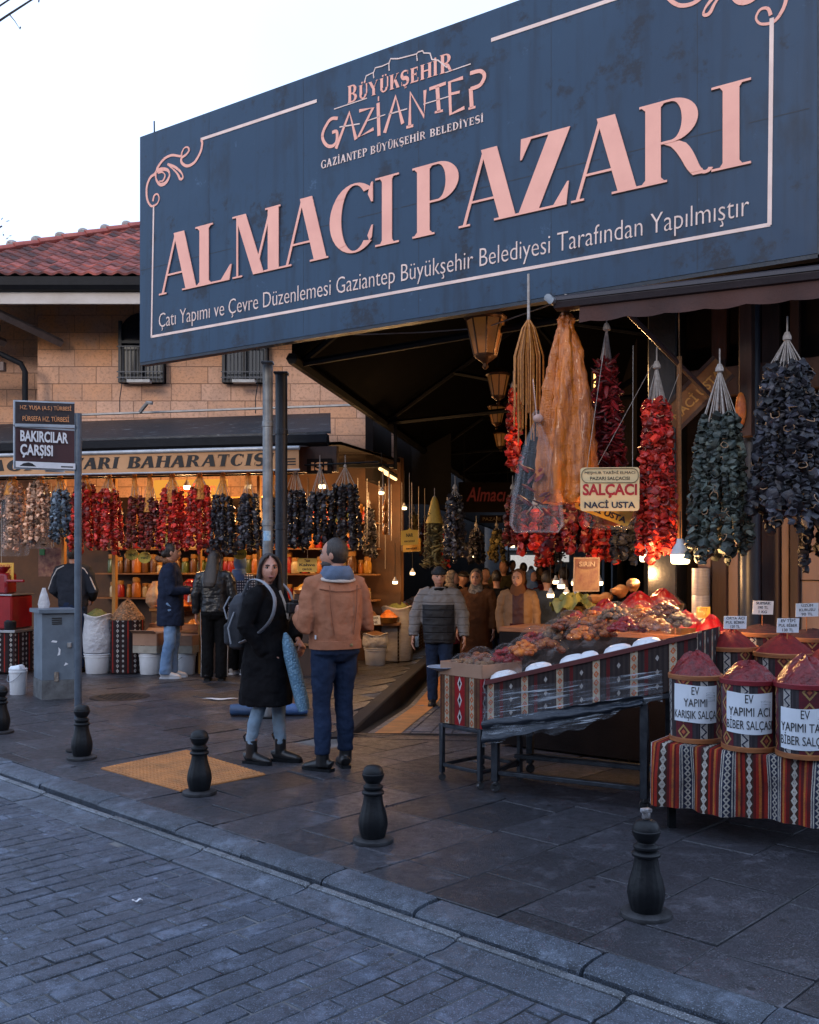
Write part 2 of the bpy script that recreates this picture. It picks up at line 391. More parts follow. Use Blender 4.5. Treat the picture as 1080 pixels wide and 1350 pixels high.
def serif(ch, T=.17, t=.035, sw=.07):
    """high-contrast serif capitals as convex pieces in a box of height 1; returns (pieces, width)"""
    Q = []
    sh = .028
    def rect(x0, y0, x1, y1): Q.append([(x0, y0), (x1, y0), (x1, y1), (x0, y1)])
    def dia(x0, x1, w, y0=0., y1=1.): Q.append([(x0, y0), (x0 + w, y0), (x1 + w, y1), (x1, y1)])
    def srf(xc, h, y, up=1):                 # slab serif with brackets
        rect(xc - h, y, xc + h, y + sh * up) if up > 0 else rect(xc - h, y - sh, xc + h, y)
    def brk(xc, hw, y, up):
        for sgn in (-1, 1):
            p = [(xc + sgn * hw, y + up * (sh + .045)), (xc + sgn * hw, y + up * sh), (xc + sgn * (hw + .04), y + up * sh)]
            Q.append(p if sgn * up < 0 else p[::-1])
    def stem(x, w, h=None):
        h = sw if h is None else h
        rect(x, 0, x + w, 1); srf(x + w / 2, w / 2 + h, 0, 1); srf(x + w / 2, w / 2 + h, 1, -1)
        brk(x + w / 2, w / 2, 0, 1); brk(x + w / 2, w / 2, 1, -1)
    def bowl(cx, cy, rx, ry, a0, a1, T=T, t=t, n=18, ph=0.):
        for k in range(n):
            A = [radians(a0 + (a1 - a0) * q / n) for q in (k, k + 1)]; L = []
            for a in A: L.append((cx + rx * cos(a), cy + ry * sin(a)))
            for a in A[::-1]:
                tx = T; L.append((cx + (rx - tx) * cos(a), cy + (ry - t) * sin(a)))
            Q.append(L)
    base = {'Ü': 'U', 'Ş': 'S', 'İ': 'I', 'Ç': 'C', 'Ö': 'O', 'Ğ': 'G'}.get(ch, ch)
    W = .8
    if base == 'A':
        dia(.05, .36, t * 1.5); dia(.60, .33, T * 1.12); rect(.17, .30, .62, .30 + t); srf(.08, .085, 0); srf(.69, .17, 0); W = .86
    elif base == 'L':
        stem(.09, T); rect(.2, 0, .60, t); Q.append([(.60, 0), (.64, .25), (.615, .25), (.46, t)]); W = .66
    elif base == 'M':
        rect(.11, 0, .11 + t * 1.2, .97); srf(.13, .10, 0); dia(.46, .09, T); Q.append([(.47, 0), (.52, 0), (.84, 1), (.80, 1)])
        rect(.76, 0, .76 + T, 1); srf(.76 + T / 2, T / 2 + .08, 0); srf(.86, .15, 1, -1); srf(.13, .1, 1, -1); W = 1.05
    elif base in 'CG':
        bowl(.46, .5, .42, .515, 48, 312, n=26); Q.append([(.70, .88), (.735, .97), (.76, .97), (.76, .68), (.735, .68), (.68, .80)])
        if base == 'C': Q.append([(.70, .12), (.67, .2), (.735, .34), (.76, .34), (.74, .16)][::-1])
        else: rect(.62, .03, .62 + T, .42); srf(.62 + T / 2, T / 2 + .07, .42, -1)
        W = .84
    elif base == 'I': stem(.09, T); W = .2 + T
    elif base in 'PRB':
        stem(.09, T); xr = .09 + T; top = .53 if base != 'P' else .55
        cy = (1 + 1 - top) / 2 if 0 else 1 - top / 2
        bowl(xr + .12, cy, .30, top / 2, -90, 90); rect(xr, 1 - t, xr + .13, 1); rect(xr, 1 - top, xr + .13, 1 - top + t); W = .72
        if base == 'R':
            for k in range(10):
                L = []
                for q, off in ((k, 0), (k + 1, 0), (k + 1, 1), (k, 1)):
                    s_ = q / 10; x = xr + .12 + .28 * s_ ** .55 + .12 * max(0, s_ - .75); y = .47 * (1 - s_); wd = T * (1 - .25 * s_)
                    L.append((x - wd / 2 + off * wd, y + (.0 if s_ < .95 else .012)))
                Q.append(L[::-1])
            bowl(xr + .5, .075, .085, .075, 180, 345, T=.05, t=.04, n=8); W = .90
        if base == 'B':
            bowl(xr + .13, .245, .335, .245, -90, 90); rect(xr, 0, xr + .14, t); W = .76
    elif base == 'Z':
        dia(.05, .45, T * 1.25); rect(.09, 1 - t, .64, 1); rect(.05, 0, .66, t)
        Q.append([(.08, .72), (.10, .72), (.22, 1 - t), (.09, 1 - t)]); Q.append([(.50, t), (.66, t), (.69, .30), (.67, .30)]); W = .74
    elif base == 'U':
        rect(.12, .3, .12 + T, 1); srf(.12 + T / 2, T / 2 + .07, 1, -1); rect(.64, .3, .64 + t, 1); srf(.655, .08, 1, -1)
        bowl(.40, .3, .28, .315, 180, 360, T=T * .75, n=16); W = .76
    elif base == 'Y':
        dia(.33, .04, T, .45); Q.append([(.40, .45), (.45, .45), (.70, 1), (.665, 1)]); rect(.33, 0, .33 + T, .46); srf(.33 + T / 2, T / 2 + .07, 0); srf(.12, .15, 1, -1); srf(.68, .09, 1, -1); W = .78
    elif base == 'K':
        stem(.09, T); Q.append([(.26, .38), (.30, .38), (.66, 1), (.62, 1)]); dia(.58, .34, T, 0, .6); srf(.66, .13, 0); srf(.64, .1, 1, -1); W = .8
    elif base == 'S':
        N = 26; pts = []
        for k in range(N + 1):
            a = radians(50 + 220 * min(1, k / 13)) if k <= 13 else radians(90 - 220 * (k - 13) / 13)
            c = (.33, .745) if k <= 13 else (.33, .255); r = (.23, .245)
            pts.append((c[0] + r[0] * cos(a), c[1] + r[1] * sin(a)))
        for k in range(N):
            L = []
            for q, sg in ((k, -1), (k + 1, -1), (k + 1, 1), (k, 1)):
                i, j = max(0, q - 1), min(N, q + 1); dx, dy = pts[j][0] - pts[i][0], pts[j][1] - pts[i][1]; l = sqrt(dx * dx + dy * dy)
                wd = t * .6 + T * .42 * exp(-((q - 13) / 6.) ** 2); L.append((pts[q][0] - dy / l * wd * sg, pts[q][1] + dx / l * wd * sg))
            Q.append(L)
        rect(.54, .72, .565, .98); rect(.08, .02, .105, .3); W = .66
    elif base in 'EF':
        stem(.09, T); rect(.2, 1 - t, .56, 1); rect(.2, 0, .60, t); rect(.2, .49, .48, .49 + t)
        rect(.54, .74, .57, 1); rect(.58, 0, .61, .27); rect(.46, .38, .485, .64); W = .68
    elif base == 'H': stem(.09, T); stem(.62, T); rect(.2, .49, .65, .49 + t); W = .88
    elif base == 'N':
        rect(.12, 0, .12 + t, 1); rect(.66, 0, .66 + t, 1); dia(.56, .10, T); srf(.13, .09, 0); srf(.67, .09, 1, -1); srf(.14, .1, 1, -1); W = .8
    elif base == 'T':
        rect(.28, 0, .28 + T, 1); srf(.28 + T / 2, T / 2 + .07, 0); rect(.04, 1 - t, .70, 1); rect(.04, .74, .07, 1); rect(.67, .74, .70, 1); W = .74
    elif base == 'D':
        stem(.09, T); bowl(.30, .5, .46, .5, -90, 90); rect(.2, 1 - t, .32, 1); rect(.2, 0, .32, t); W = .82
    elif base == 'O': bowl(.44, .5, .4, .515, 0, 360, n=30); W = .88
    elif base == ' ': W = .35
    if ch == 'Ü':
        for x in (.26, .48): rect(x, 1.09, x + .11, 1.2)
    if ch == 'İ': rect(.09 + T / 2 - .06, 1.08, .09 + T / 2 + .06, 1.2)
    if ch in 'ŞÇ' and ch != '': rect(.30, -.11, .34, .01); rect(.30, -.20, .42, -.16); rect(.40, -.18, .44, -.09)
    return Q, W
def serif_line(txt, fr, x0, x1, base, cap, T=.15, t=.05, depth=.004, m=0, gap=.04, shear=0., mb=None):
    """base(x), cap(x): baseline and cap height along the run"""
    mb = mb or MB(); gl = [serif(c, T, t) for c in txt]; tot = sum(g[1] + gap for g in gl); k = (x1 - x0) / tot; x = x0; n = 0
    for Q, W in gl:
        for q in Q:
            n += 1
            mb.prism([(x + (px + shear * py) * k, base(x + px * k) + py * cap(x + px * k)) for px, py in q], fr, depth + (n % 9) * .00025, m, .001)
        x += (W + gap) * k
    return mb
# ================================================================== SETTING
U2, N2 = Vector((-.724, .690, 0)), Vector((.690, .724, 0))
def UN(a, b, z=0.0): return U2 * a + N2 * b + Vector((0, 0, z))
def pass_x(Y): return -.54 + .134 * (Y - 9.42)
def pass_z(Y): return -.22 * max(0, min(1, (Y - 8.7) / 3.6))
def stone_mat(name, c, c2, rough, wet=.0, speck=True):
    m, t, b, o = newmat(name); vec = coords(t)
    n1 = noise(t, vec, 1.3, 5, .6); n2 = noise(t, vec, 14, 6, .7); n3 = noise(t, vec, 160, 2, .6)
    a = t.nodes.new('ShaderNodeAttribute'); a.attribute_name = 'shade'
    c_ = mixc(t, ramp(t, n1, .38, .62), c, c2)
    c_ = mixc(t, ramp(t, n2, .48, .60) * .8, c_, tuple(x * .38 for x in c)); c_ = mixc(t, ramp(t, noise(t, vec, 4, 7, .78), .53, .64) * .6, c_, tuple(x * 2.6 for x in c))
    c_ = mixc(t, ramp(t, n3, .57, .66) * .8, c_, tuple(min(1, x * 3.4) for x in c))
    if speck:
        vo = t.nodes.new('ShaderNodeTexVoronoi'); vo.inputs['Scale'].default_value = 5.5; t.links.new(vec, vo.inputs['Vector'])
        dk = S(t, vo.outputs['Distance']).lt(.10) * ramp(t, noise(t, vec, .9, 2), .46, .52); lg = S(t, vo.outputs['Distance']).lt(.07) * ramp(t, noise(t, vec, 1.7, 2), .56, .6)
        c_ = mixc(t, dk * .85, c_, tuple(x * .22 for x in c)); c_ = mixc(t, lg * .7, c_, tuple(x * 4 for x in c))
    mm = t.nodes.new('ShaderNodeMix'); mm.data_type = 'RGBA'; mm.blend_type = 'MULTIPLY'; mm.inputs[0].default_value = 1
    t.links.new(c_, mm.inputs[6]); t.links.new(a.outputs['Color'], mm.inputs[7]); t.links.new(mm.outputs[2], b.inputs['Base Color'])
    r = ramp(t, n1, .3, .7) * .2 + ramp(t, n2, .4, .7) * .2 + (rough - .2); t.links.new(r.k, b.inputs['Roughness'])
    bump(t, b, n2 * .8 + n3 * .6, .55, .012); MATS[name] = m; return m
M_paver = stone_mat('paver_stone', (.056, .069, .096), (.038, .047, .068), .55)
M_slab = stone_mat('slab_stone', (.038, .038, .045), (.019, .019, .025), .46)
M_kerb = stone_mat('kerb_stone', (.062, .075, .098), (.042, .052, .070), .55, speck=False)
M_joint = mk('joint_sand', (.012, .012, .014), .95, c2=(.17, .17, .175), sc=1.1, lo=.42, hi=.6, bs=70, bst=.6)
M_dark = mk('dark_joint', (.016, .015, .016), .9, sc=4)
def pave(name, fr, x0, x1, y0, y1, L, W, gap, mat, keep=None, zf=None, hgt=.03, tilt=.002, sd=.12, bev=.007, jitter=.5, clip=None):
    """running-bond stones, rows along x (length L), row width W ; fr(x,y)->xy"""
    mb = MB(); y = y0; r = 0; rnd = random.Random(3)
    while y < y1:
        x = x0 - (L * .5 if r % 2 else 0) - rnd.uniform(0, L * jitter)
        while x < x1:
            l = L * rnd.uniform(.975, 1.025) if L < .5 else L * rnd.uniform(.7, 1.25); a, b_, c, d = x + gap / 2, x + l - gap / 2, y + gap / 2, y + W - gap / 2
            x += l
            b_ = min(b_, x1)
            if b_ < x0 + .1 or b_ - a < .04: continue
            a = max(a, x0)
            ce = fr((a + b_) / 2, (c + d) / 2)
            if keep and not keep(ce.x, ce.y): continue
            t1, t2, t0, sh = rnd.uniform(-tilt, tilt), rnd.uniform(-tilt, tilt), rnd.uniform(-tilt, tilt), 1 + rnd.uniform(-sd, sd)
            rs = []
            for ins, dz in ((0, -hgt), (0, -bev * .8), (bev * .35, -bev * .25), (bev, 0)):
                ring = []
                for (px, py, sx, sy) in ((a + ins, c + ins, -1, -1), (b_ - ins, c + ins, 1, -1), (b_ - ins, d - ins, 1, 1), (a + ins, d - ins, -1, 1)):
                    q = fr(px + rnd.uniform(-1, 1) * .0015, py + rnd.uniform(-1, 1) * .0015)
                    if clip: q = clip(q)
                    z = (zf(q.x, q.y) if zf else 0)
                    ring.append(Vector((q.x, q.y, z + dz + t0 + sx * t1 + sy * t2)))
                rs.append(ring)
            k0 = len(mb.V); mb.rings(rs, 0, True)
            for k in range(k0, len(mb.V)): mb.C[k] = sh
        y += W; r += 1
    return mb.build(name, mat, origin=(0, 0, 0), smooth=False)
RZ = -.045
z3b = lambda v: Vector((0, 0, v))
g = MB(); g.quad((-400, -300, -.6), (400, -300, -.6), (400, 600, -.6), (-400, 600, -.6)); tag(g.build('ground', mk('earth', (.09, .08, .07)), origin=(0, 0, -.6)), kind='structure')
g = MB(); g.quad(UN(-60, -40, RZ - .012), UN(-60, 3.2, RZ - .012), UN(60, 3.2, RZ - .012), UN(60, -40, RZ - .012)); g.V = [p + z3b(.005) for p in g.V]; tag(g.build('road_bed', M_joint, origin=(0, 0, RZ)), kind='structure')
tag(pave('road', lambda x, y: UN(y, x), .2, 3.015, -1.8, 13, .29, .118, .012, M_paver, zf=lambda x, y: RZ, tilt=.0022, sd=.13, jitter=.1, keep=lambda x, y: True), kind='structure')
# gutter stones, dark slot and kerb stones
def strip(name, prof, mat, joints=.9, u0=-3, u1=14, seed=1):
    mb = MB(); rnd = random.Random(seed); u = u0
    while u < u1:
        l = joints * rnd.uniform(.8, 1.2); g_ = rnd.uniform(.006, .02); dz = rnd.uniform(-.006, .005); dn = rnd.uniform(-.006, .006); k0 = len(mb.V)
        rs = []
        for q in (u + g_, u + g_ + .012, u + l - .012, u + l):
            e = .006 if q in (u + g_, u + l) else 0
            rs.append([UN(q, n_ + dn, z + dz - e) for n_, z in prof])
        mb.rings(rs, 0, True); sh = rnd.uniform(.85, 1.15)
        for k in range(k0, len(mb.V)): mb.C[k] = sh
        u += l
    return tag(mb.build(name, mat, origin=(0, 0, 0), smooth=30), kind='structure')
strip('gutter', [(3.025, -.22), (3.025, RZ + .002), (3.04, RZ + .008), (3.15, RZ + .002), (3.225, RZ + .014), (3.226, -.22)], M_kerb, 1.0, seed=4)
strip('kerb_line', [(3.232, -.2), (3.232, RZ + .018), (3.24, RZ + .025), (3.265, RZ + .026), (3.272, RZ + .012), (3.272, -.2)], stone_mat('pale_edge', (.11, .12, .135), (.07, .078, .09), .6, speck=False), 1.0, seed=4)
g = MB(); g.quad(UN(-30, 3.2, -.135), UN(-30, 3.36, -.135), UN(40, 3.36, -.135), UN(40, 3.2, -.135)); tag(g.build('gutter_slot', M_dark, origin=(0, 0, -.135)), kind='structure')
strip('kerb', [(3.335, -.22), (3.335, -.03), (3.345, -.014), (3.37, -.006), (3.43, .002), (3.505, .003), (3.512, -.004), (3.512, -.22)], M_kerb, .8, seed=9)
# pavement
def on_pave(x, y):
    n_ = x * N2.x + y * N2.y
    return n_ > 3.9 and not (y > 8.7 and x > pass_x(y) - .12)
tag(pave('pavement', lambda x, y: UN(y, x), 3.517, 22, -6, 16, .72, .44, .009, M_slab, clip=lambda q: Vector((min(q.x, pass_x(q.y) - .10), q.y, 0)) if q.y > 8.9 else q, keep=lambda x, y: not (y > 8.85 and x > pass_x(y) + .02) and -16 < x < 9 and y < 18, tilt=.003, sd=.38, bev=.005), kind='structure')
g = MB()
def bed(pts): 
    i = [g.v((*p, -.010)) for p in pts]; g.f(i)
bed([UN(-25, 3.59)[:2], UN(-9, 3.59 + 12)[:2], (6, 8.9), (pass_x(8.9), 8.9), (pass_x(18), 18), (-16, 18), UN(18, 3.59)[:2]])
tag(g.build('pavement_bed', M_joint, origin=(0, 0, 0)), kind='structure')
tag(pave('passage_floor', lambda x, y: Vector((-.6 + x * .134 * 1.0 + y * .99, 8.7 + x * .99 - y * .134, 0)), .02, 40, -.1, 9, .40, .20, .008, M_paver, zf=lambda x, y: pass_z(y), keep=lambda x, y: y > 8.9 and x > pass_x(y) + .05 and x < pass_x(y) + 6 and y < 48, tilt=.002), kind='structure')
g = MB()
for ya, yb in ((8.6, 9.5), (9.5, 12.3), (12.3, 60)):
    g.quad((pass_x(ya), ya, pass_z(ya) - .012), (pass_x(ya) + 9, ya, pass_z(ya) - .012), (pass_x(yb) + 9, yb, pass_z(yb) - .012), (pass_x(yb), yb, pass_z(yb) - .012))
tag(g.build('passage_bed', M_dark, origin=(0, 0, -.2)), kind='structure')
# low retaining edge between pavement and sunken passage
g = MB(); rs = []
for y in (8.9, 10, 11, 12.3, 15, 20):
    x = pass_x(y); rs.append([Vector((x - .12, y, -.4)), Vector((x - .12, y, .012)), Vector((x + .02, y, .012)), Vector((x + .035, y, -.003)), Vector((x + .035, y, -.4))])
g.rings(rs); tag(g.build('retaining_edge', mk('edge_stone', (.026, .024, .027), .75, sc=4, spec=.2), origin=(0, 9, 0), smooth=30), kind='structure')
# orange guide strip in the passage
g = MB()
for k in range(40):
    ya, yb = 9.3 + k * .25, 9.3 + k * .25 + .245; x = lambda y: pass_x(y) + .22
    g.quad((x(ya), ya, pass_z(ya) + .006), (x(ya) + .25, ya, pass_z(ya) + .006), (x(yb) + .25, yb, pass_z(yb) + .006), (x(yb), yb, pass_z(yb) + .006))
M_tact = mk('tactile_orange', (.56, .22, .065), .7, c2=(.36, .15, .05), sc=5, bs=60, bst=.5)
tag(g.build('guide_strip', M_tact, origin=(0, 9, -.1)), kind='structure')
# studded tactile paving at the kerb
A, B, C_, D = GP(133, 1014), GP(246, 990), GP(350, 1022), GP(238, 1044)
g = MB(); bil = lambda u, v: (A * (1 - u) + B * u) * (1 - v) + (D * (1 - u) + C_ * u) * v
g.grid(lambda u, v: bil(u, v) + Vector((0, 0, .009)), 4, 4, uv=False)
for i in range(26):
    for j in range(22):
        c = bil((i + .5) / 26, (j + .5) / 22) + Vector((0, 0, .009))
        g.lathe([(.019, 0), (.015, .005), (.004, .006)], c, 6)
for a, b_ in ((A, B), (B, C_), (C_, D), (D, A)): g.quad(a, b_, b_ + Vector((0, 0, .009)), a + Vector((0, 0, .009)))
tag(g.build('tactile_paving', M_tact, origin=bil(.5, .5)), kind='structure')
# manhole cover and litter
g = MB(); c = GP(158, 919); g.lathe([(.34, .0), (.34, .006), (.30, .009), (.29, .007), (0.01, .008)], c, 28)
for k in range(-4, 5):
    for j in range(-4, 5):
        if k * k + j * j < 18: g.box(c + Vector((k * .06, j * .06, .009)), (.04, .018, .006), b=.001)
tag(g.build('manhole_cover', mk('cast_iron', (.03, .03, .032), .5, .6), origin=c), 'round dark iron manhole cover set in the pavement behind the sign pole', 'manhole cover')
M_paper = mk('paper_scrap', (.7, .7, .72), .8)
for i, (px, py, s_, z, lb) in enumerate([(290, 922, .16, 0, 'long white paper scrap lying on the pavement left of the woman in black'), (181, 1189, .05, RZ, 'small white litter scrap alone in the middle of the cobbles'), (114, 1046, .04, RZ, 'white cigarette butt in the gutter, nearest the sign pole'),
        (672, 1262, .04, RZ, 'white paper bit on the cobbles below the third bollard'), (384, 1134, .03, RZ, 'tiny white scrap on the cobbles below the second bollard'), (640, 1183, .04, RZ, 'small white scrap beside the dark slot of the kerb')]):
    c = GP(px, py, z + .006); g = MB(); a = R(0, 3)
    g.grid(lambda u, v: c + rotz(a) @ Vector(((u - .5) * s_, (v - .5) * s_ * .4, .006 * sin(u * 9 + i) + .008)), 6, 3, uv=False)
    if i == 0:
        g = MB(); g.grid(lambda u, v: c + Vector(((u - .5) * .42, (v - .5) * .12 * sin(pi * u), .006 * sin(u * 9) + .008)), 8, 3, uv=False)
    tag(g.build('paper_scrap', M_paper, origin=c), lb, 'litter', 'litter on the ground')

# ------------------------------------------------------------------ bollards
M_iron = mk('black_paint_iron', (.006, .007, .009), .48, .0, spec=.3, c2=(.016, .017, .02), sc=12, lo=.55, hi=.8, bs=30, bst=.25)
def make_bollard():
    t = thing('bollard', '', 'bollard', (0, 0, 0))
    b = MB(); b.lathe([(.115, -.004), (.118, .002), (.116, .018), (.10, .024), (.07, .026)], n=28); b.build('base_plate', mk('worn_iron', (.05, .05, .055), .6, .2, c2=(.02, .02, .022), sc=14), t, local=True)
    b = MB(); pr = [(.066, .022), (.072, .035), (.079, .065), (.085, .10), (.083, .13), (.075, .165), (.064, .20), (.056, .235), (.053, .262), (.053, .27)]
    b.lathe(pr, n=64, flute=lambda k, z: (-.028 if k % 4 == 0 else (.004 if k % 4 == 2 else 0)) if .04 < z < .25 else 0)
    b.build('shaft', M_iron, t, local=True)
    b = MB(); b.lathe([(.053, .268), (.064, .274), (.066, .284), (.060, .292), (.050, .296), (.052, .304), (.058, .309), (.058, .318), (.050, .325), (.042, .330), (.040, .338)], n=28); b.build('collar', M_iron, t, local=True)
    b = MB(); b.lathe([(.040, .336), (.052, .350), (.061, .368), (.062, .376), (.065, .380), (.065, .388), (.061, .391), (.060, .402), (.052, .421), (.036, .434), (.012, .440)], n=28); b.build('finial', M_iron, t, local=True)
    return t
boll = make_bollard()
BL = [(852, 1207, 'black cast iron bollard with broken bracket on its top, nearest the camera'), (492, 1109, 'black cast iron bollard in front of the man in the tan jacket'),
      (263, 1046, 'black cast iron bollard beside the orange tactile paving'), (108, 1000, 'black cast iron bollard at the foot of the brown sign pole'), (1, 966, 'black cast iron bollard cut off by the left edge of the photo')]
for i, (px, py, lb) in enumerate(BL):
    c = GP(px, py); o = boll if i == 0 else dup(boll)
    move(o, c, R(0, 6)); o['label'] = lb; o['group'] = 'bollards along the kerb'
    if i == 0: WM[o] = Matrix.Translation(c); first_c = c
b = MB(); b.lathe([(.016, .438), (.02, .446), (.018, .47)], n=12); b.box((0, 0, .478), (.05, .03, .02)); b.box((.016, .004, .466), (.012, .02, .03))
ob = b.build('broken_bracket', mk('bracket_rust', (.10, .07, .055), .6, .4, c2=(.4, .4, .42), sc=30), boll, local=True)

# ================================================================== BILLBOARD
PR = Vector((2.69, 6.5, 0)); dS = Vector((-.8148, .5798, 0))
tL = (184.5 - 540) / F; k_ = (PR.x - tL * PR.y) / (tL * dS.y - dS.x); PL = PR + dS * k_; SX = -dS.normalized(); SLEN = k_ * dS.length
SFR = frame(PL, SX, (0, 0, 1)); SN = SX.cross(Vector((0, 0, 1)))
def SP(px, py):
    r = Vector(((px - 540) / F, 1, (HY - py) / F)); t = PL.dot(SN) / r.dot(SN); q = r * t + Vector((0, 0, CH)) - PL
    return q.dot(SX), q.z
zb0, zt0 = SP(184, 478)[1], SP(186, 180)[1]; zb1, zt1 = SP(1075, 334)[1], SP(1075, -141)[1]
bb = thing('billboard', 'large dark blue market billboard with pink title letters, above the entrance', 'billboard', PL + Vector((0, 0, zb0)))
def m_sign():
    m, t, b, o = newmat('sign_blue'); vec = coords(t)
    n1 = noise(t, vec, .7, 4); n2 = noise(t, vec, 3.5, 6, .65, (1, 1, .45)); n3 = noise(t, vec, 9, 4, .6, (1, 1, .07)); n4 = noise(t, vec, 2.3, 6, .75)
    c = mixc(t, ramp(t, n1, .35, .65), (.011, .034, .074), (.015, .043, .088))
    c = mixc(t, ramp(t, n3, .5, .72) * .7, c, (.007, .018, .04)); c = mixc(t, ramp(t, n2, .55, .7) * .7, c, (.008, .016, .032))
    c = mixc(t, ramp(t, n4, .555, .63) * .9, c, (.008, .012, .024)); c = mixc(t, ramp(t, n4, .36, .3) * .4, c, (.09, .16, .27))
    t.links.new(c, b.inputs['Base Color']); b.inputs['Roughness'].default_value = .42; b.inputs['Specular IOR Level'].default_value = .35
    bump(t, b, noise(t, vec, 2.2, 3), .25, .03); return m
M_sign = m_sign(); M_alu = mk('aluminium', (.45, .46, .48), .35, .9, sc=5, bst=.1)
g = MB(); q = [(0, zb0), (SLEN, zb1), (SLEN, zt1), (0, zt0)]; I = g.rings([[SFR(a, z, -.10) for a, z in q], [SFR(a, z, 0) for a, z in q]])
g.build('panel', M_sign, bb, world=True, smooth=False)
zb = lambda a: zb0 + (zb1 - zb0) * a / SLEN
zt = lambda a: zt0 + (zt1 - zt0) * a / SLEN
g = MB(); fz = .405
for k in range(14):
    a0, a1 = SLEN * k / 14 + R(0, .1), SLEN * (k + 1) / 14 - R(0, .16); zz = lambda a: zb(a) + (zt(a) - zb(a)) * fz
    g.prism([(a0, zz(a0)), (a1, zz(a1)), (a1, zz(a1) + .008), (a0, zz(a0) + .008)], SFR, .001, 0, .0)
for a in (1.05, 2.3, 3.6, 4.85, 6.0): g.prism([(a, zb(a) + .02), (a + .004, zb(a) + .02), (a + .004, zt(a) - .02), (a, zt(a) - .02)], SFR, .0008, 0, 0)
g.build('panel_seam', mk('seam', (.01, .018, .035), .6), bb, world=True, smooth=False)
g = MB(); g.prism([(SLEN + .002, zb1 - .01), (SLEN + .03, zb1 - .01), (SLEN + .03, zt1), (SLEN + .002, zt1)], SFR, .105, 0, -.1)
g.prism([(0, zb0 - .03), (SLEN, zb1 - .03), (SLEN, zb1 - .002), (0, zb0 - .002)], SFR, .09, 0, -.095)
g.build('edge_trim', mk('dark_trim', (.03, .035, .045), .4, .5), bb, world=True, smooth=False)
M_pink = mk('pink_letter', (.82, .405, .315), .5, c2=(.74, .35, .275), sc=3, bst=0)
M_white = mk('white_letter', (.76, .58, .52), .5, c2=(.64, .47, .42), sc=6, bst=0)
M_letshadow = mk('letter_shadow_tone', (.03, .018, .025), .6)
bl = [SP(213, 389.5), SP(990, 216)]; tp = [SP(237, 306), SP(990, 103)]
lin = lambda p, a: p[0][1] + (p[1][1] - p[0][1]) * (a - p[0][0]) / (p[1][0] - p[0][0])
for ch, x0, x1 in [('A', 211, 262), ('L', 259, 307), ('M', 308, 374), ('A', 374, 434), ('C', 436, 493), ('I', 496, 527), ('P', 545, 606), ('A', 606, 684), ('Z', 684, 753), ('A', 754, 844), ('R', 844, 941), ('I', 939, 991)]:
    T_, t_ = {'A': .205, 'M': .215, 'L': .16, 'C': .195, 'Z': .205, 'R': .18, 'P': .185, 'I': .235}[ch], .030
    Q, W = serif(ch, T_, t_, .16 if ch == 'I' else .07); a0 = SP(x0, 300)[0]; a1 = SP(x1, 300)[0]; xs = [p[0] for q in Q for p in q]; mn, mxx = min(xs), max(xs); g = MB(); gs = MB()
    for n_, q in enumerate(Q):
        L = []
        for px, py in q:
            a = a0 + (px - mn) / (mxx - mn) * (a1 - a0); L.append((a, lin(bl, a) + py * (lin(tp, a) - lin(bl, a))))
        g.prism(L, SFR, .008 + (n_ % 9) * .0003, 0, .006)
        gs.prism([(x - .005, y - .006) for x, y in L], SFR, .0035 + (n_ % 9) * .0003, 0, .001)  # dark offset copy behind each letter paints its shadow on the panel
    o = g.build('title_letter', M_pink, bb, world=True, smooth=False); gs.build('painted_letter_shadow', M_letshadow, o, world=True, smooth=False)
def ribbon(mb, pts, wd, m=0, z=.004, step=0):
    pts = [SP(*p) for p in pts]; n = len(pts); L = []
    for i in range(n):
        j0, j1 = max(0, i - 1), min(n - 1, i + 1); dx, dy = pts[j1][0] - pts[j0][0], pts[j1][1] - pts[j0][1]; l = sqrt(dx * dx + dy * dy) + 1e-9
        q = wd[i] if hasattr(wd, '__len__') else wd; L.append(((pts[i][0] - dy / l * q / 2, pts[i][1] + dx / l * q / 2), (pts[i][0] + dy / l * q / 2, pts[i][1] - dx / l * q / 2)))
    for i in range(n - 1): mb.prism([L[i][1], L[i + 1][1], L[i + 1][0], L[i][0]], SFR, z + (i % 7) * .0003, m, .001)
def smooth_pts(p, n=6):
    o = []
    for i in range(len(p) - 1):
        p0, p1, p2, p3 = p[max(0, i - 1)], p[i], p[i + 1], p[min(len(p) - 1, i + 2)]
        for k in range(n):
            t = k / n; o.append(tuple(.5 * (2 * p1[d] + (p2[d] - p0[d]) * t + (2 * p0[d] - 5 * p1[d] + 4 * p2[d] - p3[d]) * t * t + (3 * p1[d] - p0[d] - 3 * p2[d] + p3[d]) * t ** 3) for d in (0, 1)))
    return o + [p[-1]]
g = MB()
ribbon(g, [(200, 444), (1016, 296)], .026); ribbon(g, [(203, 270), (200, 445)], .02); ribbon(g, [(1018, 24), (1015, 297)], .028, z=.006)
ribbon(g, [(265, 184), (418, 133)], .03); ribbon(g, [(648, 53), (830, -8)], .03)
g.build('border_line', M_white, bb, world=True, smooth=False)
zo = lambda L, s_=4.154, ox=180, oy=120: [(ox + x / s_, oy + y / s_) for x, y in L]
orn = [([(355, 266), (362, 290), (350, 340), (320, 390), (282, 411), (252, 396), (248, 368), (270, 352), (290, 326), (281, 308), (262, 315), (250, 340), (243, 357), (195, 352), (152, 374), (122, 413), (104, 452), (75, 478), (58, 530), (60, 590), (82, 630), (112, 620), (126, 590), (117, 565), (99, 574), (92, 604)], .022),
       ([(106, 448), (132, 430), (170, 432), (183, 460), (165, 500), (135, 513), (112, 490), (106, 452)], .028), ([(172, 400), (215, 418), (248, 448), (256, 474), (241, 482), (222, 448), (172, 400)], .02), ([(120, 450), (142, 444), (158, 462), (148, 490), (128, 494)], .016)]
aL, aR = SP(202, 350)[0], SP(1017, 150)[0]
